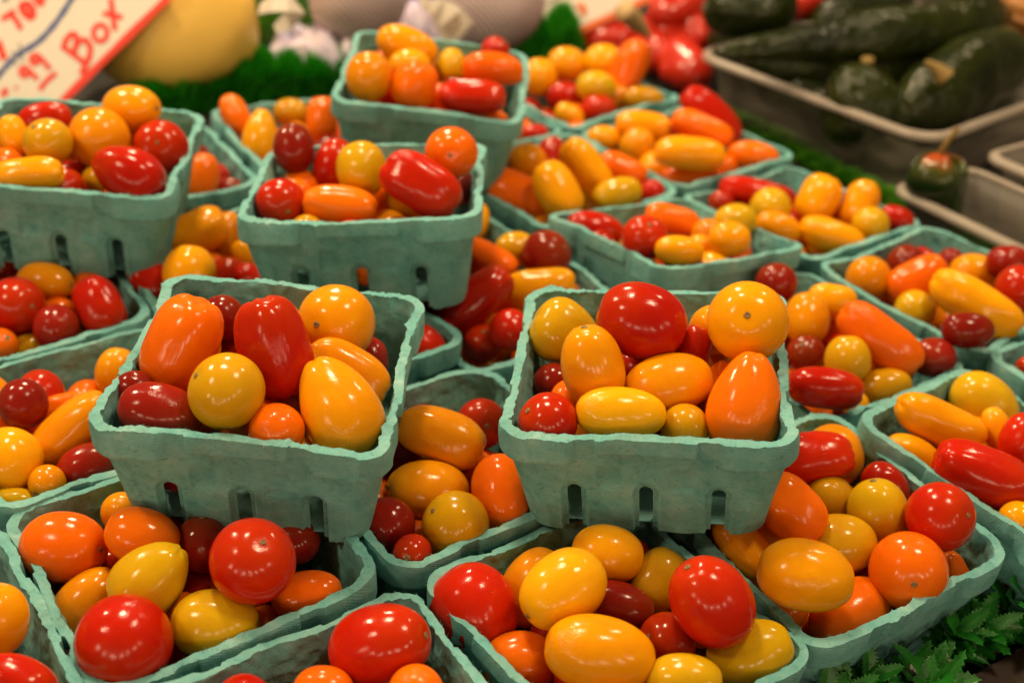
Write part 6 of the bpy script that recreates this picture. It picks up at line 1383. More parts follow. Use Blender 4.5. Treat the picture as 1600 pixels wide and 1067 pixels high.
SIGNS = [
('white price card with red hand lettering and red border at top left', ((0.683262, -0.730173, -0.000000, -0.374930), (0.375576, 0.351446, -0.857571, 0.972404), (0.626176, 0.585946, 0.514365, -0.027679), (0.000000, 0.000000, 0.000000, 1.000000)), [(0.12151, 0.00572), (-0.00343, 0.0032), (-0.05063, 0.00303), (-0.05704, 0.13373), (0.06083, 0.13785), (0.11446, 0.08071)], [
  ('border_line', 'red', 0.0062, [([(0.1259, 0.0037), (0.0596, 0.0023), (0.0006, 0.0009), (-0.0388, -0.0001)], False)]),
  ('letter', 'red', 0.0048, [([(0.0259, 0.032), (0.0282, 0.0202), (0.0298, 0.0091)], False), ([(0.0244, 0.031), (0.0323, 0.0356), (0.0398, 0.0352), (0.0394, 0.0302), (0.0324, 0.0247), (0.0293, 0.024)], False), ([(0.0306, 0.024), (0.0401, 0.0278), (0.044, 0.0217), (0.0405, 0.0147), (0.0311, 0.0091), (0.0212, 0.0063)], False)]),
  ('letter', 'red', 0.0044, [([(0.0598, 0.016), (0.0569, 0.014), (0.0537, 0.0136), (0.0509, 0.0149), (0.0494, 0.0176), (0.0496, 0.0208), (0.0513, 0.0239), (0.0543, 0.0259), (0.0575, 0.0262), (0.0603, 0.0249), (0.0618, 0.0223), (0.0616, 0.019)], True)]),
  ('letter', 'red', 0.0046, [([(0.0683, 0.0303), (0.0726, 0.0239), (0.0775, 0.0169)], False), ([(0.0811, 0.0346), (0.0732, 0.024), (0.0658, 0.0134)], False)]),
  ('digit', 'red', 0.0042, [([(-0.0087, 0.0368), (-0.0102, 0.0358), (-0.012, 0.0357), (-0.0134, 0.0364), (-0.0143, 0.0379), (-0.0143, 0.0396), (-0.0134, 0.0412), (-0.0118, 0.0422), (-0.0101, 0.0423), (-0.0086, 0.0416), (-0.0078, 0.0401), (-0.0078, 0.0384)], True), ([(-0.0076, 0.0392), (-0.0077, 0.0333), (-0.0072, 0.0274)], False)]),
  ('digit', 'red', 0.0042, [([(0.0041, 0.0387), (0.0026, 0.0377), (0.0009, 0.0375), (-0.0005, 0.0382), (-0.0013, 0.0396), (-0.0012, 0.0412), (-0.0003, 0.0428), (0.0012, 0.0438), (0.0029, 0.044), (0.0043, 0.0433), (0.0051, 0.042), (0.005, 0.0403)], True), ([(0.006, 0.0421), (0.0062, 0.0347), (0.0056, 0.0266)], False)]),
  ('underline', 'red', 0.0042, [([(0.0073, 0.0207), (-0.0017, 0.0216), (-0.0073, 0.0208), (-0.012, 0.0199)], False)]),
  ('decimal_point', 'red', 0.007, [([(-0.0352, 0.0402), (-0.0342, 0.0378), (-0.0332, 0.0356)], False)]),
  ('ink_dot', 'red', 0.003, [([(-0.0251, 0.0353), (-0.0249, 0.0342), (-0.0245, 0.0331)], False)]),
  ('letter', 'red', 0.0046, [([(0.0042, 0.0825), (0.0111, 0.0819), (0.0171, 0.0805)], False), ([(0.0127, 0.0804), (0.0127, 0.0732), (0.0106, 0.0661)], False)]),
  ('letter', 'red', 0.006, [([(0.0236, 0.0798), (0.0274, 0.0793), (0.0294, 0.0744), (0.0265, 0.0687), (0.0228, 0.0673), (0.0214, 0.0722), (0.0221, 0.0776)], True)]),
  ('letter', 'red', 0.005, [([(0.0364, 0.0799), (0.0362, 0.0753), (0.0352, 0.0696)], False), ([(0.0352, 0.0696), (0.0398, 0.072), (0.0431, 0.0749)], False)]),
  ('letter', 'red', 0.006, [([(-0.0097, 0.0724), (-0.0132, 0.0648), (-0.016, 0.0573)], False)]),
  ('wavy_line', 'blue', 0.0042, [([(-0.0351, 0.0504), (-0.0267, 0.0516), (-0.0094, 0.0534), (-0.0015, 0.0522), (0.0119, 0.0492), (0.0241, 0.0493), (0.0408, 0.0518), (0.0568, 0.0561), (0.0636, 0.0582)], False)]),
  ('tick_mark', 'grey', 0.0016, [([(0.0018, 0.0592), (-0.0004, 0.0553), (-0.0068, 0.0456)], False), ([(-0.0062, 0.0583), (-0.0089, 0.0536), (-0.0123, 0.0471)], False)]),
  ('pencil_mark', 'grey', 0.003, [([(0.0163, 0.0951), (0.0173, 0.0923), (0.0198, 0.0912)], False)])]),
('white card with an orange border leaning at the top center', ((0.883758, -0.467944, -0.000000, 0.039250), (0.240694, 0.454574, -0.857571, 1.224162), (0.401296, 0.757886, 0.514365, -0.025927), (0.000000, 0.000000, 0.000000, 1.000000)), [(-0.03792, 0.02792), (-0.00166, -0.00064), (0.10255, 0.00262), (0.09016, 0.03986), (0.00446, 0.06423), (-0.03298, 0.04986)], [
  ('border_line', 'orange', 0.0065, [([(-0.0033, 0.0013), (0.0292, 0.0017), (0.0591, 0.002), (0.0828, 0.003), (0.0987, 0.0037)], False)]),
  ('digit', 'orange', 0.005, [([(0.0147, 0.0243), (0.0206, 0.023), (0.0208, 0.0177), (0.0166, 0.017), (0.0205, 0.014)], False)]),
  ('ruled_line', 'grey', 0.002, [([(-0.0214, 0.0391), (-0.0082, 0.0397), (0.005, 0.0403)], False)])]),
]
MATS = {'red': MARK_RED, 'blue': MARK_BLUE, 'orange': MARK_ORANGE, 'grey': MARK_GREY}
for lab, M, outline, strokes in SIGNS:
    sign_card(lab, Matrix(M), outline, [(n, MATS[m], w, s) for n, m, w, s in strokes])

# ------------------------------------------------------------------ swept bodies: squash, peppers, large red tomatoes
def sweep(name, pts, radii, mat, parent=None, nu=36, lobes=0, lobe_amp=0.0, lump=0.0, seed=1, sub=6):
    """closed body along a smooth spine with a radius at each point"""
    P = [Vector(p) for p in pts]
    def cr(arr, i, t):
        g = lambda k: arr[min(max(k, 0), len(arr) - 1)]
        p0, p1, p2, p3 = g(i - 1), g(i), g(i + 1), g(i + 2)
        return 0.5 * ((2 * p1) + (p2 - p0) * t + (2 * p0 - 5 * p1 + 4 * p2 - p3) * t * t + (3 * p1 - p0 - 3 * p2 + p3) * t ** 3)
    S, Rr = [], []
    for i in range(len(P) - 1):
        for k in range(sub):
            S.append(cr(P, i, k / sub)); Rr.append(max(0.0002, cr(list(radii), i, k / sub)))
    S.append(P[-1]); Rr.append(max(0.0002, radii[-1]))
    rnd = random.Random(seed); off = Vector((rnd.uniform(-9, 9), rnd.uniform(-9, 9), rnd.uniform(-9, 9))); ph = rnd.uniform(0, 6)
    verts, faces = [], []
    ref = Vector((0, 0, 1)) if abs((P[-1] - P[0]).normalized().z) < 0.85 else Vector((1, 0, 0))
    for i, (p, r) in enumerate(zip(S, Rr)):
        t = (S[min(i + 1, len(S) - 1)] - S[max(i - 1, 0)]).normalized()
        x = ref.cross(t).normalized(); y = t.cross(x)
        for j in range(nu):
            u = 2 * pi * j / nu
            rr = r * (1 + lobe_amp * cos(lobes * u + ph + i * 0.02))
            q = p + (x * cos(u) + y * sin(u)) * rr
            q = q + (q - p) * lump * noise.noise(q * 28 + off)
            verts.append(tuple(q))
    n = len(S)
    for i in range(n - 1):
        for j in range(nu): faces.append((i * nu + j, i * nu + (j + 1) % nu, (i + 1) * nu + (j + 1) % nu, (i + 1) * nu + j))
    verts += [tuple(S[0]), tuple(S[-1])]; a_, b_ = len(verts) - 2, len(verts) - 1
    for j in range(nu):
        faces.append((a_, (j + 1) % nu, j)); faces.append((b_, (n - 1) * nu + j, (n - 1) * nu + (j + 1) % nu))
    return mesh_obj(name, verts, faces, mat, parent)
# yellow squash behind the price sign
def squash():
    root = empty('winter_squash', (-0.3157, 1.0327, -0.0600))
    tag(root, 'large smooth yellow squash behind the red bordered price sign', 'squash')
    bx, by, bz = (-0.3173, 1.0324, -0.0600)
    by += 0.055
    pts = [(bx, by, bz + 0.001), (bx, by, bz + 0.006), (bx, by, bz + 0.03), (bx - 0.001, by, bz + 0.062), (bx - 0.012, by + 0.004, bz + 0.098), (bx - 0.032, by + 0.008, bz + 0.126), (bx - 0.045, by + 0.010, bz + 0.155), (bx - 0.055, by + 0.012, bz + 0.185), (bx - 0.060, by + 0.012, bz + 0.20)]
    rad = [0.004, 0.030, 0.066, 0.076, 0.066, 0.047, 0.043, 0.040, 0.012]
    o = sweep('skin', pts, rad, SQUASH, None, 48, 5, 0.010, 0.05, 3)
    o.parent = root; o.matrix_parent_inverse = Matrix.Translation(root.location).inverted()
    s = sweep('stem', [(bx - 0.060, by + 0.012, bz + 0.197), (bx - 0.062, by + 0.012, bz + 0.210), (bx - 0.067, by + 0.012, bz + 0.224)], [0.011, 0.008, 0.009], PEP_STEM, None, 10)
    s.parent = root; s.matrix_parent_inverse = Matrix.Translation(root.location).inverted()
squash()

def body(name, cat, label, grp, pts, rad, mat, stem=None, lobes=3, amp=0.05, lump=0.18, seed=1, blush=None, stem_r=None):
    base = Vector((sum(p[0] for p in pts) / len(pts), sum(p[1] for p in pts) / len(pts), min(p[2] for p in pts)))
    root = empty(name, base); tag(root, label, cat, grp)
    inv = Matrix.Translation(base).inverted()
    o = sweep('skin', pts, rad, mat, None, 36, lobes, amp, lump, seed)
    o.parent = root; o.matrix_parent_inverse = inv
    if stem:
        s = sweep('stem', stem, stem_r or [0.006, 0.004, 0.005], PEP_STEM, None, 10, 0, 0, 0.1, seed)
        s.parent = root; s.matrix_parent_inverse = inv
    if blush:
        s = sweep('shoulder', blush[0], blush[1], PEPPER_T, None, 36, lobes, amp, lump, seed)
        s.parent = root; s.matrix_parent_inverse = inv
    return root

# dark green peppers in the clear tray
G1 = 'dark green peppers in the clear trays'
body('green_pepper', 'pepper', 'long dark green pepper lying across the top of the clear tray', G1,
     [(0.1513, 1.0217, 0.0300), (0.1684, 1.0259, 0.0320), (0.2117, 1.0363, 0.0360), (0.2676, 1.0532, 0.0400), (0.3337, 1.0829, 0.0420), (0.3959, 1.1269, 0.0420), (0.4312, 1.1587, 0.0420)], [0.002, 0.009, 0.014, 0.020, 0.024, 0.024, 0.006], PEPPER, None, 3, 0.05, 0.2, 4)
body('green_pepper', 'pepper', 'blackish green pepper at the back corner of the clear tray', G1,
     [(0.1501, 1.1168, 0.0350), (0.1588, 1.1193, 0.0360), (0.1877, 1.1251, 0.0380), (0.2174, 1.1352, 0.0400), (0.2337, 1.1472, 0.0400)], [0.004, 0.018, 0.024, 0.022, 0.004], PEPPER, None, 3, 0.05, 0.2, 5)
body('green_pepper', 'pepper', 'dark green pepper standing stem up at the front of the clear tray', G1,
     [(0.2868, 1.0154, -0.0400), (0.2863, 1.0169, -0.0360), (0.2831, 1.0202, -0.0220), (0.2782, 1.0175, -0.0060), (0.2762, 1.0174, 0.0040), (0.2795, 1.0249, 0.0060), (0.2827, 1.0297, 0.0000)], [0.003, 0.014, 0.030, 0.038, 0.034, 0.022, 0.008], PEPPER,
     [(0.2807, 1.0234, 0.0010), (0.2787, 1.0254, 0.0180), (0.2766, 1.0230, 0.0340)], 3, 0.07, 0.12, 6, None, [0.007, 0.005, 0.0058])
body('green_pepper', 'pepper', 'broad dark green pepper at the right end of the clear tray', G1,
     [(0.2997, 0.9833, -0.0120), (0.3073, 0.9930, -0.0080), (0.3295, 1.0101, 0.0060), (0.3677, 1.0525, 0.0160), (0.4087, 1.0932, 0.0200), (0.4338, 1.1199, 0.0200)], [0.004, 0.018, 0.030, 0.034, 0.028, 0.005], PEPPER,
     [(0.3296, 0.9807, 0.0360), (0.3204, 0.9830, 0.0430), (0.3120, 0.9848, 0.0460)], 3, 0.08, 0.18, 7, None, [0.0085, 0.0045, 0.0025])
body('green_pepper', 'pepper', 'small green pepper with red shoulders standing in the small tray', G1,
     [(0.3151, 0.8777, -0.0450), (0.3145, 0.8780, -0.0420), (0.3111, 0.8757, -0.0300), (0.3050, 0.8682, -0.0140), (0.2988, 0.8563, 0.0000), (0.2952, 0.8500, 0.0085), (0.2949, 0.8510, 0.0130), (0.2973, 0.8561, 0.0100)], [0.003, 0.014, 0.020, 0.0215, 0.0215, 0.0190, 0.011, 0.003], PEPPER_T,
     [(0.2971, 0.8560, 0.0130), (0.2951, 0.8479, 0.0280), (0.3016, 0.8475, 0.0440)], 4, 0.06, 0.10, 8,
     None, [0.0040, 0.0022, 0.0020])

for i, (p0, p1, r, lab) in enumerate((
 ((0.2266, 1.1182, -0.0300), (0.2803, 1.0479, -0.0300), 0.020, 'dark green pepper low along the left wall of the clear tray'),
 ((0.2147, 1.1192, -0.0100), (0.2757, 1.1083, -0.0050), 0.026, 'shaded dark green pepper under the long pepper in the clear tray'),
 ((0.3285, 1.1339, -0.0100), (0.3933, 1.2076, -0.0050), 0.028, 'shaded dark green pepper behind the stem up pepper'),
 ((0.3462, 1.0426, -0.0320), (0.4304, 1.1214, -0.0320), 0.018, 'dark green pepper low along the front wall of the clear tray'),
 ((0.2912, 1.2299, 0.0000), (0.3677, 1.2909, 0.0000), 0.028, 'shaded dark green pepper behind the long pepper'),
 ((0.1887, 1.1983, -0.0100), (0.2273, 1.2143, -0.0060), 0.026, 'shaded dark green pepper at the far left of the clear tray'))):
    p0, p1 = Vector(p0), Vector(p1); d = p1 - p0; e = d.normalized() * r * 0.9
    body('green_pepper', 'pepper', lab, G1, [tuple(p0 - e), tuple(p0 - e * 0.7), tuple(p0), tuple(p0 + d * 0.5), tuple(p1), tuple(p1 + e * 0.8), tuple(p1 + e)], [0.002, r * 0.6, r * 0.95, r, r * 0.8, r * 0.4, 0.002], PEPPER, None, 3, 0.05, 0.2, 40 + i)

# large red ones in the heap behind
G2 = 'large red plum tomatoes heaped at the back'
RED = [
 ((0.1565, 1.2680, 0.0000), (0.1281, 1.2305, 0.0000), 0.022, 'large red plum tomato at the top of the back heap beside the tray'),
 ((0.1608, 1.2263, -0.0220), (0.1459, 1.2518, -0.0180), 0.022, 'large red plum tomato against the clear tray corner'),
 ((0.1564, 1.1715, -0.0400), (0.1361, 1.2141, -0.0340), 0.021, 'large red plum tomato lowest in the back heap beside the far basket'),
 ((0.0913, 1.2407, -0.0340), (0.0625, 1.2426, -0.0340), 0.020, 'large red plum tomato under the orange bordered card'),
 ((0.1113, 1.2514, -0.0360), (0.1248, 1.2099, -0.0360), 0.020, 'large red plum tomato below the pointed wooden stake'),
 ((0.1240, 1.2379, -0.0140), (0.1359, 1.2271, -0.0240), 0.021, 'large red plum tomato in the middle of the back heap'),
 ((0.1446, 1.2231, -0.0260), (0.1372, 1.2352, -0.0200), 0.016, 'small red plum tomato near the middle of the back heap'),
 ((0.1157, 1.2648, -0.0280), (0.1213, 1.2471, -0.0300), 0.016, 'small red plum tomato touching the pointed wooden stake'),
 ((0.1436, 1.1874, -0.0400), (0.1362, 1.1843, -0.0420), 0.016, 'small red plum tomato beside the far basket back rim'),
 ((0.1623, 1.2522, -0.0060), (0.1730, 1.2719, -0.0000), 0.018, 'red plum tomato squeezed between the heap and the tray'),
 ((0.2563, 1.2440, 0.0150), (0.2942, 1.2650, 0.0180), 0.018, 'red tomato glimpsed above the long green pepper'),
]
for i, (p, q, r, lab) in enumerate(RED):
    p, q = Vector(p), Vector(q); d = q - p
    e = d.normalized() * r * 0.8
    body('plum_tomato', 'tomato', lab, G2, [tuple(p - e), tuple(p - e * 0.8), tuple(p), tuple(p + d * 0.5), tuple(q), tuple(q + e * 0.8), tuple(q + e)], [0.002, r * 0.55, r * 0.95, r, r * 0.92, r * 0.5, 0.002], REDPEP, None, 3, 0.04, 0.16, 20 + i)
body('tan_gourd', 'gourd', 'orange tan gourd at the top right corner beyond the tray', None,
     [(0.4796, 1.2309, 0.0000), (0.4770, 1.2274, 0.0060), (0.4586, 1.1893, 0.0300), (0.4544, 1.1887, 0.0450), (0.4578, 1.2038, 0.0500)], [0.003, 0.020, 0.034, 0.026, 0.004], GOURD, None, 6, 0.05, 0.06, 33)

# ------------------------------------------------------------------ plastic trays
def tray(label, corner, e1, e2, l1, l2, top, height, grp, flare=0.14, rc=0.028):
    """rounded clear tray: corner nearest the camera, two edge directions, rim height"""
    e1, e2 = Vector((*e1, 0)).normalized(), Vector((*e2, 0)).normalized()
    c = Vector((corner[0], corner[1], 0)) + e1 * l1 / 2 + e2 * l2 / 2
    root = empty('plastic_tray', (c.x, c.y, top - height)); tag(root, label, 'tray', grp)
    def ring(inset, z, nseg=9):
        out = []
        hx, hy, r = l1 / 2 - inset, l2 / 2 - inset, max(0.004, rc - inset * 0.5)
        for qx, qy, a0 in ((1, 1, 0), (-1, 1, pi / 2), (-1, -1, pi), (1, -1, 3 * pi / 2)):
            for k in range(nseg + 1):
                a_ = a0 + k / nseg * pi / 2
                x, y = qx * (hx - r) + r * cos(a_), qy * (hy - r) + r * sin(a_)
                w = c + e1 * x + e2 * y
                out.append((w.x - c.x, w.y - c.y, z - (top - height)))
        return out
    def loft(name, prof, mat, cap):
        verts, faces = [], []
        R = [ring(i, z) for i, z in prof]; m = len(R[0])
        for r in R: verts += r
        for i in range(len(R) - 1):
            for j in range(m): faces.append((i * m + j, i * m + (j + 1) % m, (i + 1) * m + (j + 1) % m, (i + 1) * m + j))
        if cap: faces.append(tuple((len(R) - 1) * m + j for j in range(m)))
        return mesh_obj(name, verts, faces, mat, root)
    b = top - height
    loft('tray_wall', [(0.004, top - 0.001), (0.005, top - 0.006), (0.0065, top - 0.0065), (0.008 + flare * height * 0.5, top - height * 0.5), (0.008 + flare * height * 0.95, b + 0.004), (0.013 + flare * height, b + 0.0012)], TRAY, True)
    loft('rim', [(0.0042, top - 0.002), (0.0030, top + 0.0006), (0.0, top), (-0.0022, top - 0.0016), (-0.0026, top - 0.0050), (-0.0010, top - 0.0056), (0.0004, top - 0.0042)], TRAY_RIM, False)
    return root
G3 = 'clear plastic trays beside the baskets'
tray('wide clear plastic tray full of dark green peppers', (0.3112, 0.9269, 0.0000), (-0.68, 0.73), (0.73, 0.68), 0.245, 0.33, 0.004, 0.062, G3)
T2 = Vector((0.2688, 0.8603, -0.0080))
E2 = Vector((0.59, -0.81, 0)); E3 = Vector((0.81, 0.59, 0))
tray('small clear tray holding one green and red pepper', T2 + E2 * 0.24, -E2.xy, E3.xy, 0.24, 0.088, -0.008, 0.050, G3, 0.10, 0.016)
T3 = T2 + E3 * 0.096 + E2 * 0.005
tray('empty clear tray at the right edge behind the small one', T3 + E2 * 0.24, -E2.xy, E3.xy, 0.24, 0.12, 0.002, 0.060, G3, 0.10, 0.016)

# ------------------------------------------------------------------ wrapped fruit, tissue and tags at the back
G4 = 'netted mauve fruits at the back'
for (c, r, lab) in (((-0.1625, 1.1552, 0.0200), 0.046, 'big round mauve netted fruit behind the farthest raised basket'),
                    ((-0.0435, 1.2026, 0.0100), 0.052, 'pale mauve netted fruit behind the white ring tag')):
    x, y, z = c
    z = max(z, TZ + r)
    pts = [(x, y, z - r), (x, y, z - r * 0.92), (x, y, z - r * 0.5), (x, y, z), (x, y, z + r * 0.5), (x, y, z + r * 0.9), (x, y, z + r * 0.97)]
    rad = [0.003, r * 0.40, r * 0.86, r, r * 0.87, r * 0.43, 0.003]
    body('netted_fruit', 'fruit', lab, G4, pts, rad, NET, None, 5, 0.015, 0.05, int(x * 1000) % 97)
def tissue(label, c, sx, sy, sz, mat, seed, rot):
    """crumpled tissue paper lying in folds"""
    nu, nv = 40, 28; verts, faces = [], []
    rnd = random.Random(seed); off = Vector((rnd.uniform(-9, 9), rnd.uniform(-9, 9), 0))
    Rz = Matrix.Rotation(rot, 3, 'Z')
    for layer in (0, 1):
        for i in range(nv + 1):
            for j in range(nu + 1):
                x, y = (j / nu - 0.5), (i / nv - 0.5)
                e = max(0, 1 - (2 * x) ** 4) * max(0, 1 - (2 * y) ** 4)
                q = Vector((x * 5, y * 5, 0)) + off
                z = sz * (e * 0.8 + 0.45 * abs(noise.noise(q)) + 0.25 * abs(noise.noise(q * 2.3))) - layer * 0.0008
                p = Rz @ Vector((x * sx + 0.010 * noise.noise(q * 1.3), y * sy + 0.010 * noise.noise(q * 1.3 + Vector((5, 5, 5))), z))
                verts.append(tuple(p))
    m = (nu + 1) * (nv + 1)
    for i in range(nv):
        for j in range(nu):
            a_ = i * (nu + 1) + j
            faces.append((a_, a_ + 1, a_ + nu + 2, a_ + nu + 1)); faces.append((m + a_ + nu + 1, m + a_ + nu + 2, m + a_ + 1, m + a_))
    o = mesh_obj('tissue_paper', verts, faces, mat); o.location = c
    return tag(o, label, 'tissue paper', 'crumpled tissue paper around the netted fruit')
def at_z(p, z): return (p[0], p[1], z)
tissue('crumpled blue violet tissue left of the netted fruit', at_z((-0.2269, 1.2107, -0.0300), TZ + 0.003), 0.10, 0.16, 0.070, TISSUE, 3, 0.4)
tissue('crumpled pale lilac tissue beside the white ring tag', at_z((-0.1196, 1.2039, -0.0300), TZ + 0.003), 0.14, 0.10, 0.055, TISSUE_W, 8, 0.2)
tissue('crumpled dark blue tissue between the two large netted fruits', at_z((-0.1188, 1.2561, -0.0200), TZ + 0.003), 0.14, 0.12, 0.085, TISSUE, 15, -0.3)
tissue('blue tissue edge left of the orange bordered card', at_z((0.0002, 1.3681, -0.0200), TZ + 0.003), 0.05, 0.12, 0.090, TISSUE, 21, 0.1)
tissue('pale pink tissue above the bright green grass strip', at_z((-0.1961, 1.1383, -0.0300), TZ + 0.003), 0.11, 0.08, 0.050, TISSUE_W, 31, 0.1)
def strip(name, label, pts, w, mat, cat, ring=None, nrm=(0, -0.8, 0.6)):
    """curved paper strip or tag with thickness"""
    nrm = Vector(nrm).normalized(); P = [Vector(p) for p in pts]; verts, faces = [], []
    base = P[0]
    root = empty(name, base); tag(root, label, cat)
    ws = w if isinstance(w, (list, tuple)) else [w] * len(P)
    for i, p in enumerate(P):
        t = (P[min(i + 1, len(P) - 1)] - P[max(i - 1, 0)]).normalized(); s = t.cross(nrm).normalized() * ws[i] / 2
        for d in (0, -0.0008):
            verts += [tuple(p + s + nrm * d - base), tuple(p - s + nrm * d - base)]
    for i in range(len(P) - 1):
        a_, b_ = 4 * i, 4 * (i + 1)
        faces += [(a_, a_ + 1, b_ + 1, b_), (a_ + 3, a_ + 2, b_ + 2, b_ + 3), (a_, b_, b_ + 2, a_ + 2), (a_ + 1, a_ + 3, b_ + 3, b_ + 1)]
    n4 = 4 * (len(P) - 1); faces += [(0, 2, 3, 1), (n4, n4 + 1, n4 + 3, n4 + 2)]
    mesh_obj('paper', verts, faces, CARD, root, False)
    if ring:
        c, r = Vector(ring[0]) - base + nrm * 0.0012, ring[1]
        x = Vector((1, 0, 0)); x = (x - nrm * x.dot(nrm)).normalized(); y = nrm.cross(x)
        for nm, segs in (('printed_ring', [(0.72, 1.0)]), ('printed_emblem', [(0.0, 0.14), (0.28, 0.40), (0.50, 0.58)])):
            verts, faces = [], []
            for r0, r1 in segs:
                for k in range(28):
                    a0 = 2 * pi * k / 28
                    b0 = len(verts)
                    a1 = 2 * pi * (k + 1) / 28
                    if r0 > 0.2 and nm == 'printed_emblem' and k % 4 == 0: continue
                    for aa, rr in ((a0, r0), (a0, r1), (a1, r1), (a1, r0)): verts.append(tuple(c + (x * cos(aa) * 0.85 + y * sin(aa)) * rr * r))
                    faces.append((b0, b0 + 1, b0 + 2, b0 + 3))
            mesh_obj(nm, verts, faces, TAG_RING, root, False)
    return root
strip('paper_tag', 'white paper tag with a brown printed ring emblem', [(-0.0947, 1.0276, 0.0550), (-0.0872, 1.0457, 0.0450), (-0.0784, 1.0600, 0.0360), (-0.0702, 1.0628, 0.0280), (-0.0608, 1.0676, 0.0160)], [0.012, 0.014, 0.026, 0.030, 0.030], CARD, 'tag', ((-0.0697, 1.0627, 0.0275), 0.0085))
strip('paper_strip', 'curled cream paper strip lying on the blue tissue', [(-0.2227, 1.0099, 0.0450), (-0.2086, 0.9930, 0.0550), (-0.1957, 0.9927, 0.0580), (-0.1908, 1.0038, 0.0500), (-0.1997, 1.0102, 0.0360), (-0.2106, 1.0113, 0.0280)], [0.010, 0.014, 0.017, 0.017, 0.014, 0.008], CARD, 'paper strip')
sweep_stake = [(0.0800, 1.1292, 0.0300), (0.0936, 1.1401, 0.0160), (0.1092, 1.1451, 0.0000)]
o = sweep('wooden_stake', sweep_stake, [0.010, 0.008, 0.0008], plain('pale_wood', (0.50, 0.33, 0.15), 0.7, (200, 0.3, 0.0008)), None, 10, 4, 0.12, 0.0, 2)
tag(o, 'pale pointed wooden stake stuck among the large red tomatoes', 'stake')

# ------------------------------------------------------------------ green plastic grass
def grass(name, label, pts, width, height, nb, per, mat, seed):
    """tufted strip of plastic grass along a line"""
    rnd = random.Random(seed); verts, faces = [], []
    P = [Vector(p) for p in pts]
    L = [0]
    for a_, b_ in zip(P, P[1:]): L.append(L[-1] + (b_ - a_).length)
    for k in range(nb):
        s = (k + 0.5) / nb * L[-1]; i = max(q for q in range(len(P) - 1) if L[q] <= s)
        d = (P[i + 1] - P[i]).normalized(); c = P[i] + d * (s - L[i]); n = Vector((-d.y, d.x, 0))
        hh = height * rnd.uniform(0.85, 1.1)
        for _ in range(per):
            al, ac = rnd.gauss(0, 0.26), rnd.uniform(-1, 1)
            b0 = c + d * al * L[-1] / nb * 0.9 + n * ac * width * 0.32; b0.z = TZ + 0.0005
            lean = d * (al * 0.55 + rnd.gauss(0, 0.10)) * L[-1] / nb + n * (ac * 0.55 + rnd.gauss(0, 0.12)) * width
            top = hh * (1 - 0.35 * al * al * 3 - 0.25 * ac * ac) * rnd.uniform(0.75, 1.0)
            top = max(top, hh * 0.3)
            wv = Vector((rnd.gauss(0, 1), rnd.gauss(0, 1), 0)).normalized() * 0.0011
            s0 = len(verts)
            for tt, ww in ((0, 1.0), (0.55, 0.9), (0.9, 0.6)):
                p = b0 + lean * (tt ** 1.8) * 0.6 + Vector((0, 0, top * tt))
                verts += [tuple(p - wv * ww), tuple(p + wv * ww)]
            verts.append(tuple(b0 + lean * 0.62 + Vector((0, 0, top))))
            faces += [(s0, s0 + 1, s0 + 3, s0 + 2), (s0 + 2, s0 + 3, s0 + 5, s0 + 4), (s0 + 4, s0 + 5, s0 + 6)]
    o = mesh_obj(name, verts, faces, mat, None, False)
    return tag(o, label, 'plastic grass', None, 'stuff')
grass('plastic_grass', 'bright green plastic grass strip in front of the yellow squash', [(-0.3339, 1.0185, -0.0600), (-0.2940, 1.0462, -0.0600), (-0.2359, 1.0933, -0.0600), (-0.1587, 1.1256, -0.0600)], 0.040, 0.050, 8, 1500, GRASS, 1)
grass('plastic_grass', 'dull green plastic grass strip running back beside the squash', [(-0.2161, 1.1460, -0.0600), (-0.2748, 1.2238, -0.0600), (-0.3395, 1.3064, -0.0600), (-0.3823, 1.3679, -0.0600)], 0.050, 0.080, 8, 900, GRASS_O, 2)
grass('plastic_grass', 'bright green plastic grass strip behind the farthest right basket', [(-0.0575, 1.1782, -0.0600), (-0.0085, 1.2033, -0.0600), (0.0402, 1.2288, -0.0600)], 0.030, 0.070, 4, 1300, GRASS, 3)
grass('plastic_grass', 'low green plastic grass between the baskets and the clear trays', [(0.1573, 1.1443, -0.0600), (0.2054, 1.0770, -0.0600), (0.2596, 0.9945, -0.0600), (0.3202, 0.9120, -0.0600), (0.3729, 0.8387, -0.0600)], 0.024, 0.015, 18, 600, GRASS_O, 4)

# ------------------------------------------------------------------ fern trim and wooden rail at the front right
def leaf_mesh(seed, length, width):
    rnd = random.Random(seed); verts, faces = [], []
    nt = 11; cv = rnd.uniform(0.10, 0.28)
    prof = []
    for i in range(nt):
        t = i / (nt - 1)
        w = width * 0.5 * (sin(pi * (0.10 + 0.86 * t)) ** 0.75)
        prof.append((t, w))
    def P(t, s, z=0): return (s, t * length, -cv * length * t * t + abs(s) * 0.30 + z)
    left, mid, right = [], [], []
    for i, (t, w) in enumerate(prof):
        mid.append(len(verts)); verts.append(P(t, 0))
        for side, lst in ((-1, left), (1, right)):
            a_ = len(verts); verts.append(P(t, side * w * 0.80)); b_ = len(verts)
            verts.append(P(min(1.02, t + 0.060), side * w * (1.16 + 0.1 * rnd.uniform(-1, 1)), 0.0006 * rnd.uniform(-1, 1)))
            lst.append((a_, b_))
    for i in range(nt - 1):
        for side, lst in ((-1, left), (1, right)):
            a0, b0 = lst[i]; a1, _ = lst[i + 1]; m0, m1 = mid[i], mid[i + 1]
            q = (m0, a0, a1, m1) if side > 0 else (m0, m1, a1, a0)
            faces.append(q); faces.append((a0, b0, a1) if side > 0 else (a0, a1, b0))
    tip = len(verts); verts.append(P(1.06, 0))
    faces.append((mid[-1], right[-1][0], tip)); faces.append((mid[-1], tip, left[-1][0]))
    me = bpy.data.meshes.new('leaf'); me.from_pydata(verts, [], faces); me.materials.append(LEAF); me.update()
    return me
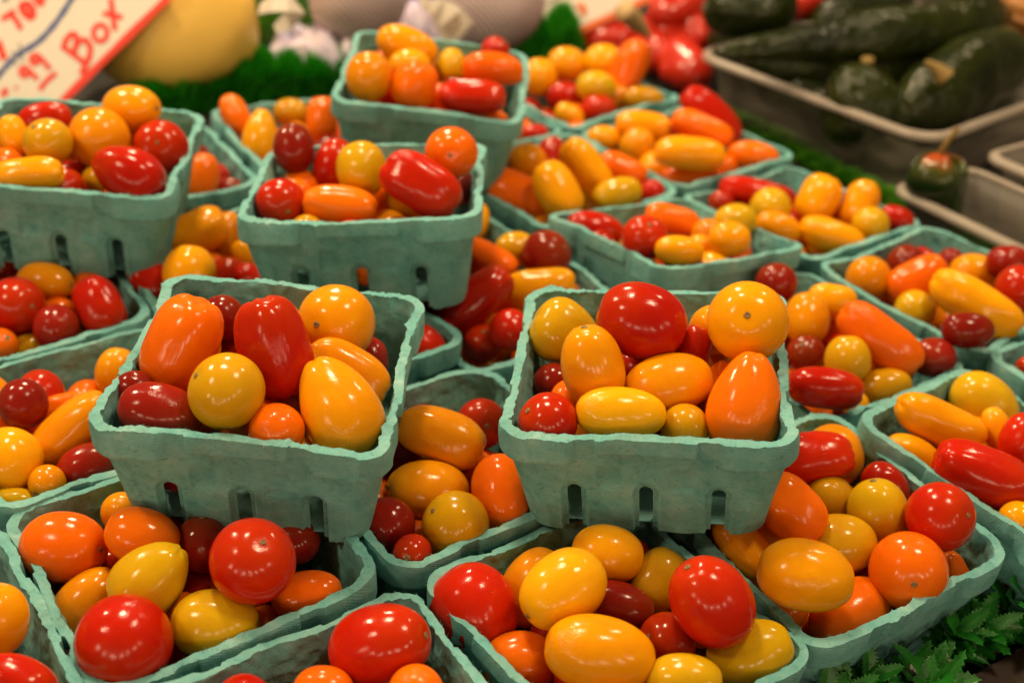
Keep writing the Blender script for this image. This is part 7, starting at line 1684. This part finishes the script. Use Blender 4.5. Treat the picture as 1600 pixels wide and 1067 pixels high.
LEAVES = [leaf_mesh(i, 0.017 + 0.003 * (i % 3), 0.0074 + 0.0010 * (i % 2)) for i in range(5)]
FERNS = [  # root position, stem direction, stem length, leaves, place
 ((0.1326, 0.3922, -0.0580), (0.10, -0.30, 1.0), 0.030, 8, 'fern sprig under the bottom front basket at the bottom edge'),
 ((0.1607, 0.4077, -0.0580), (-0.20, -0.40, 0.9), 0.032, 9, 'fern sprig leaning against the front right basket corner'),
 ((0.1759, 0.4187, -0.0580), (0.20, -0.55, 0.9), 0.034, 10, 'bright fern sprig spilling over the tan paper scrap'),
 ((0.1940, 0.4407, -0.0580), (0.25, -0.40, 0.9), 0.034, 10, 'fern sprig under the middle of the front right basket wall'),
 ((0.2126, 0.4487, -0.0580), (0.10, -0.50, 0.8), 0.032, 9, 'drooping fern sprig in the shade left of the wooden rail'),
 ((0.2297, 0.4612, -0.0580), (0.30, -0.20, 1.0), 0.034, 10, 'fern sprig below the front right basket outer corner'),
 ((0.2390, 0.4513, -0.0580), (0.10, -0.45, 0.9), 0.034, 10, 'fern sprig with long upright leaves by the wooden rail'),
 ((0.2565, 0.4683, -0.0580), (-0.10, -0.30, 1.0), 0.036, 10, 'fern sprig at the right edge above the wooden rail'),
 ((0.2462, 0.4809, -0.0580), (0.10, -0.10, 1.0), 0.034, 9, 'fern sprig in the gap between two right hand baskets'),
 ((0.1449, 0.3988, -0.0580), (0.0, -0.40, 0.9), 0.030, 9, 'fern sprig at the bottom edge below the basket corner'),
 ((0.1773, 0.4054, -0.0580), (0.10, -0.50, 0.9), 0.030, 10, 'fern sprig at the bottom edge left of the paper scrap'),
 ((0.2656, 0.4923, -0.0580), (0.20, -0.10, 1.0), 0.034, 9, 'topmost fern sprig at the right edge of the trim'),
]
for fi, (p, d, sl, nl, lab) in enumerate(FERNS):
    nl = nl + 8; sl = sl * 0.85
    rnd = random.Random(60 + fi)
    p = Vector(p) + Vector((0.004, -0.008, 0)); root = empty('fern_sprig', p); tag(root, lab, 'fern', 'fern trim along the front right edge')
    d = Vector(d).normalized()
    side = d.cross(Vector((0, 1, 0.3))).normalized()
    S = [d * (sl * t) + Vector((0, 0, 0)) for t in (0, 0.35, 0.7, 1.0)]
    sweep('stem', [tuple(s) for s in S], [0.0011, 0.0010, 0.0008, 0.0005], LEAF, root, 6, 0, 0, 0, 1, 2)
    for k in range(nl):
        t = 0.25 + 0.75 * k / (nl - 1)
        az = k * 2.4 + rnd.uniform(-0.4, 0.4)
        out = (Vector((cos(az) + 0.35, sin(az) - 0.55, 0.25 + 0.8 * t + rnd.uniform(-0.2, 0.3)))).normalized()
        y = out; x = y.cross(Vector((0, -0.5, 1))).normalized(); z = x.cross(y)
        M = Matrix((x, y, z)).transposed()
        o = bpy.data.objects.new('leaf', rnd.choice(LEAVES)); col.objects.link(o); o.parent = root
        sc = rnd.uniform(0.75, 1.15)
        o.matrix_local = Matrix.Translation(d * sl * t) @ M.to_4x4() @ Matrix.Rotation(rnd.uniform(-0.5, 0.5), 4, 'Y') @ Matrix.Diagonal((sc, sc, sc, 1))
ra, rb = Vector((0.1963, 0.4003, -0.0480)), Vector((0.2428, 0.4330, -0.0480))
dr = (rb - ra).normalized()
nr = Vector((dr.y, -dr.x, 0))
rail = slab('wooden_rail', tuple(ra - dr * 0.05 - Vector((0, 0, 0.030))), tuple(dr * 0.40), tuple(nr * 0.022), 0.030, WOOD)
tag(rail, 'dark stained wooden rail along the bottom right corner', 'rail')
pp = [(0.1842, 0.3976, -0.0440), (0.1933, 0.3996, -0.0360), (0.1968, 0.3972, -0.0280)]
strip('paper_scrap', 'torn tan paper scrap under the bright fern sprig', pp, [0.020, 0.014, 0.003], PAPER, 'paper scrap')
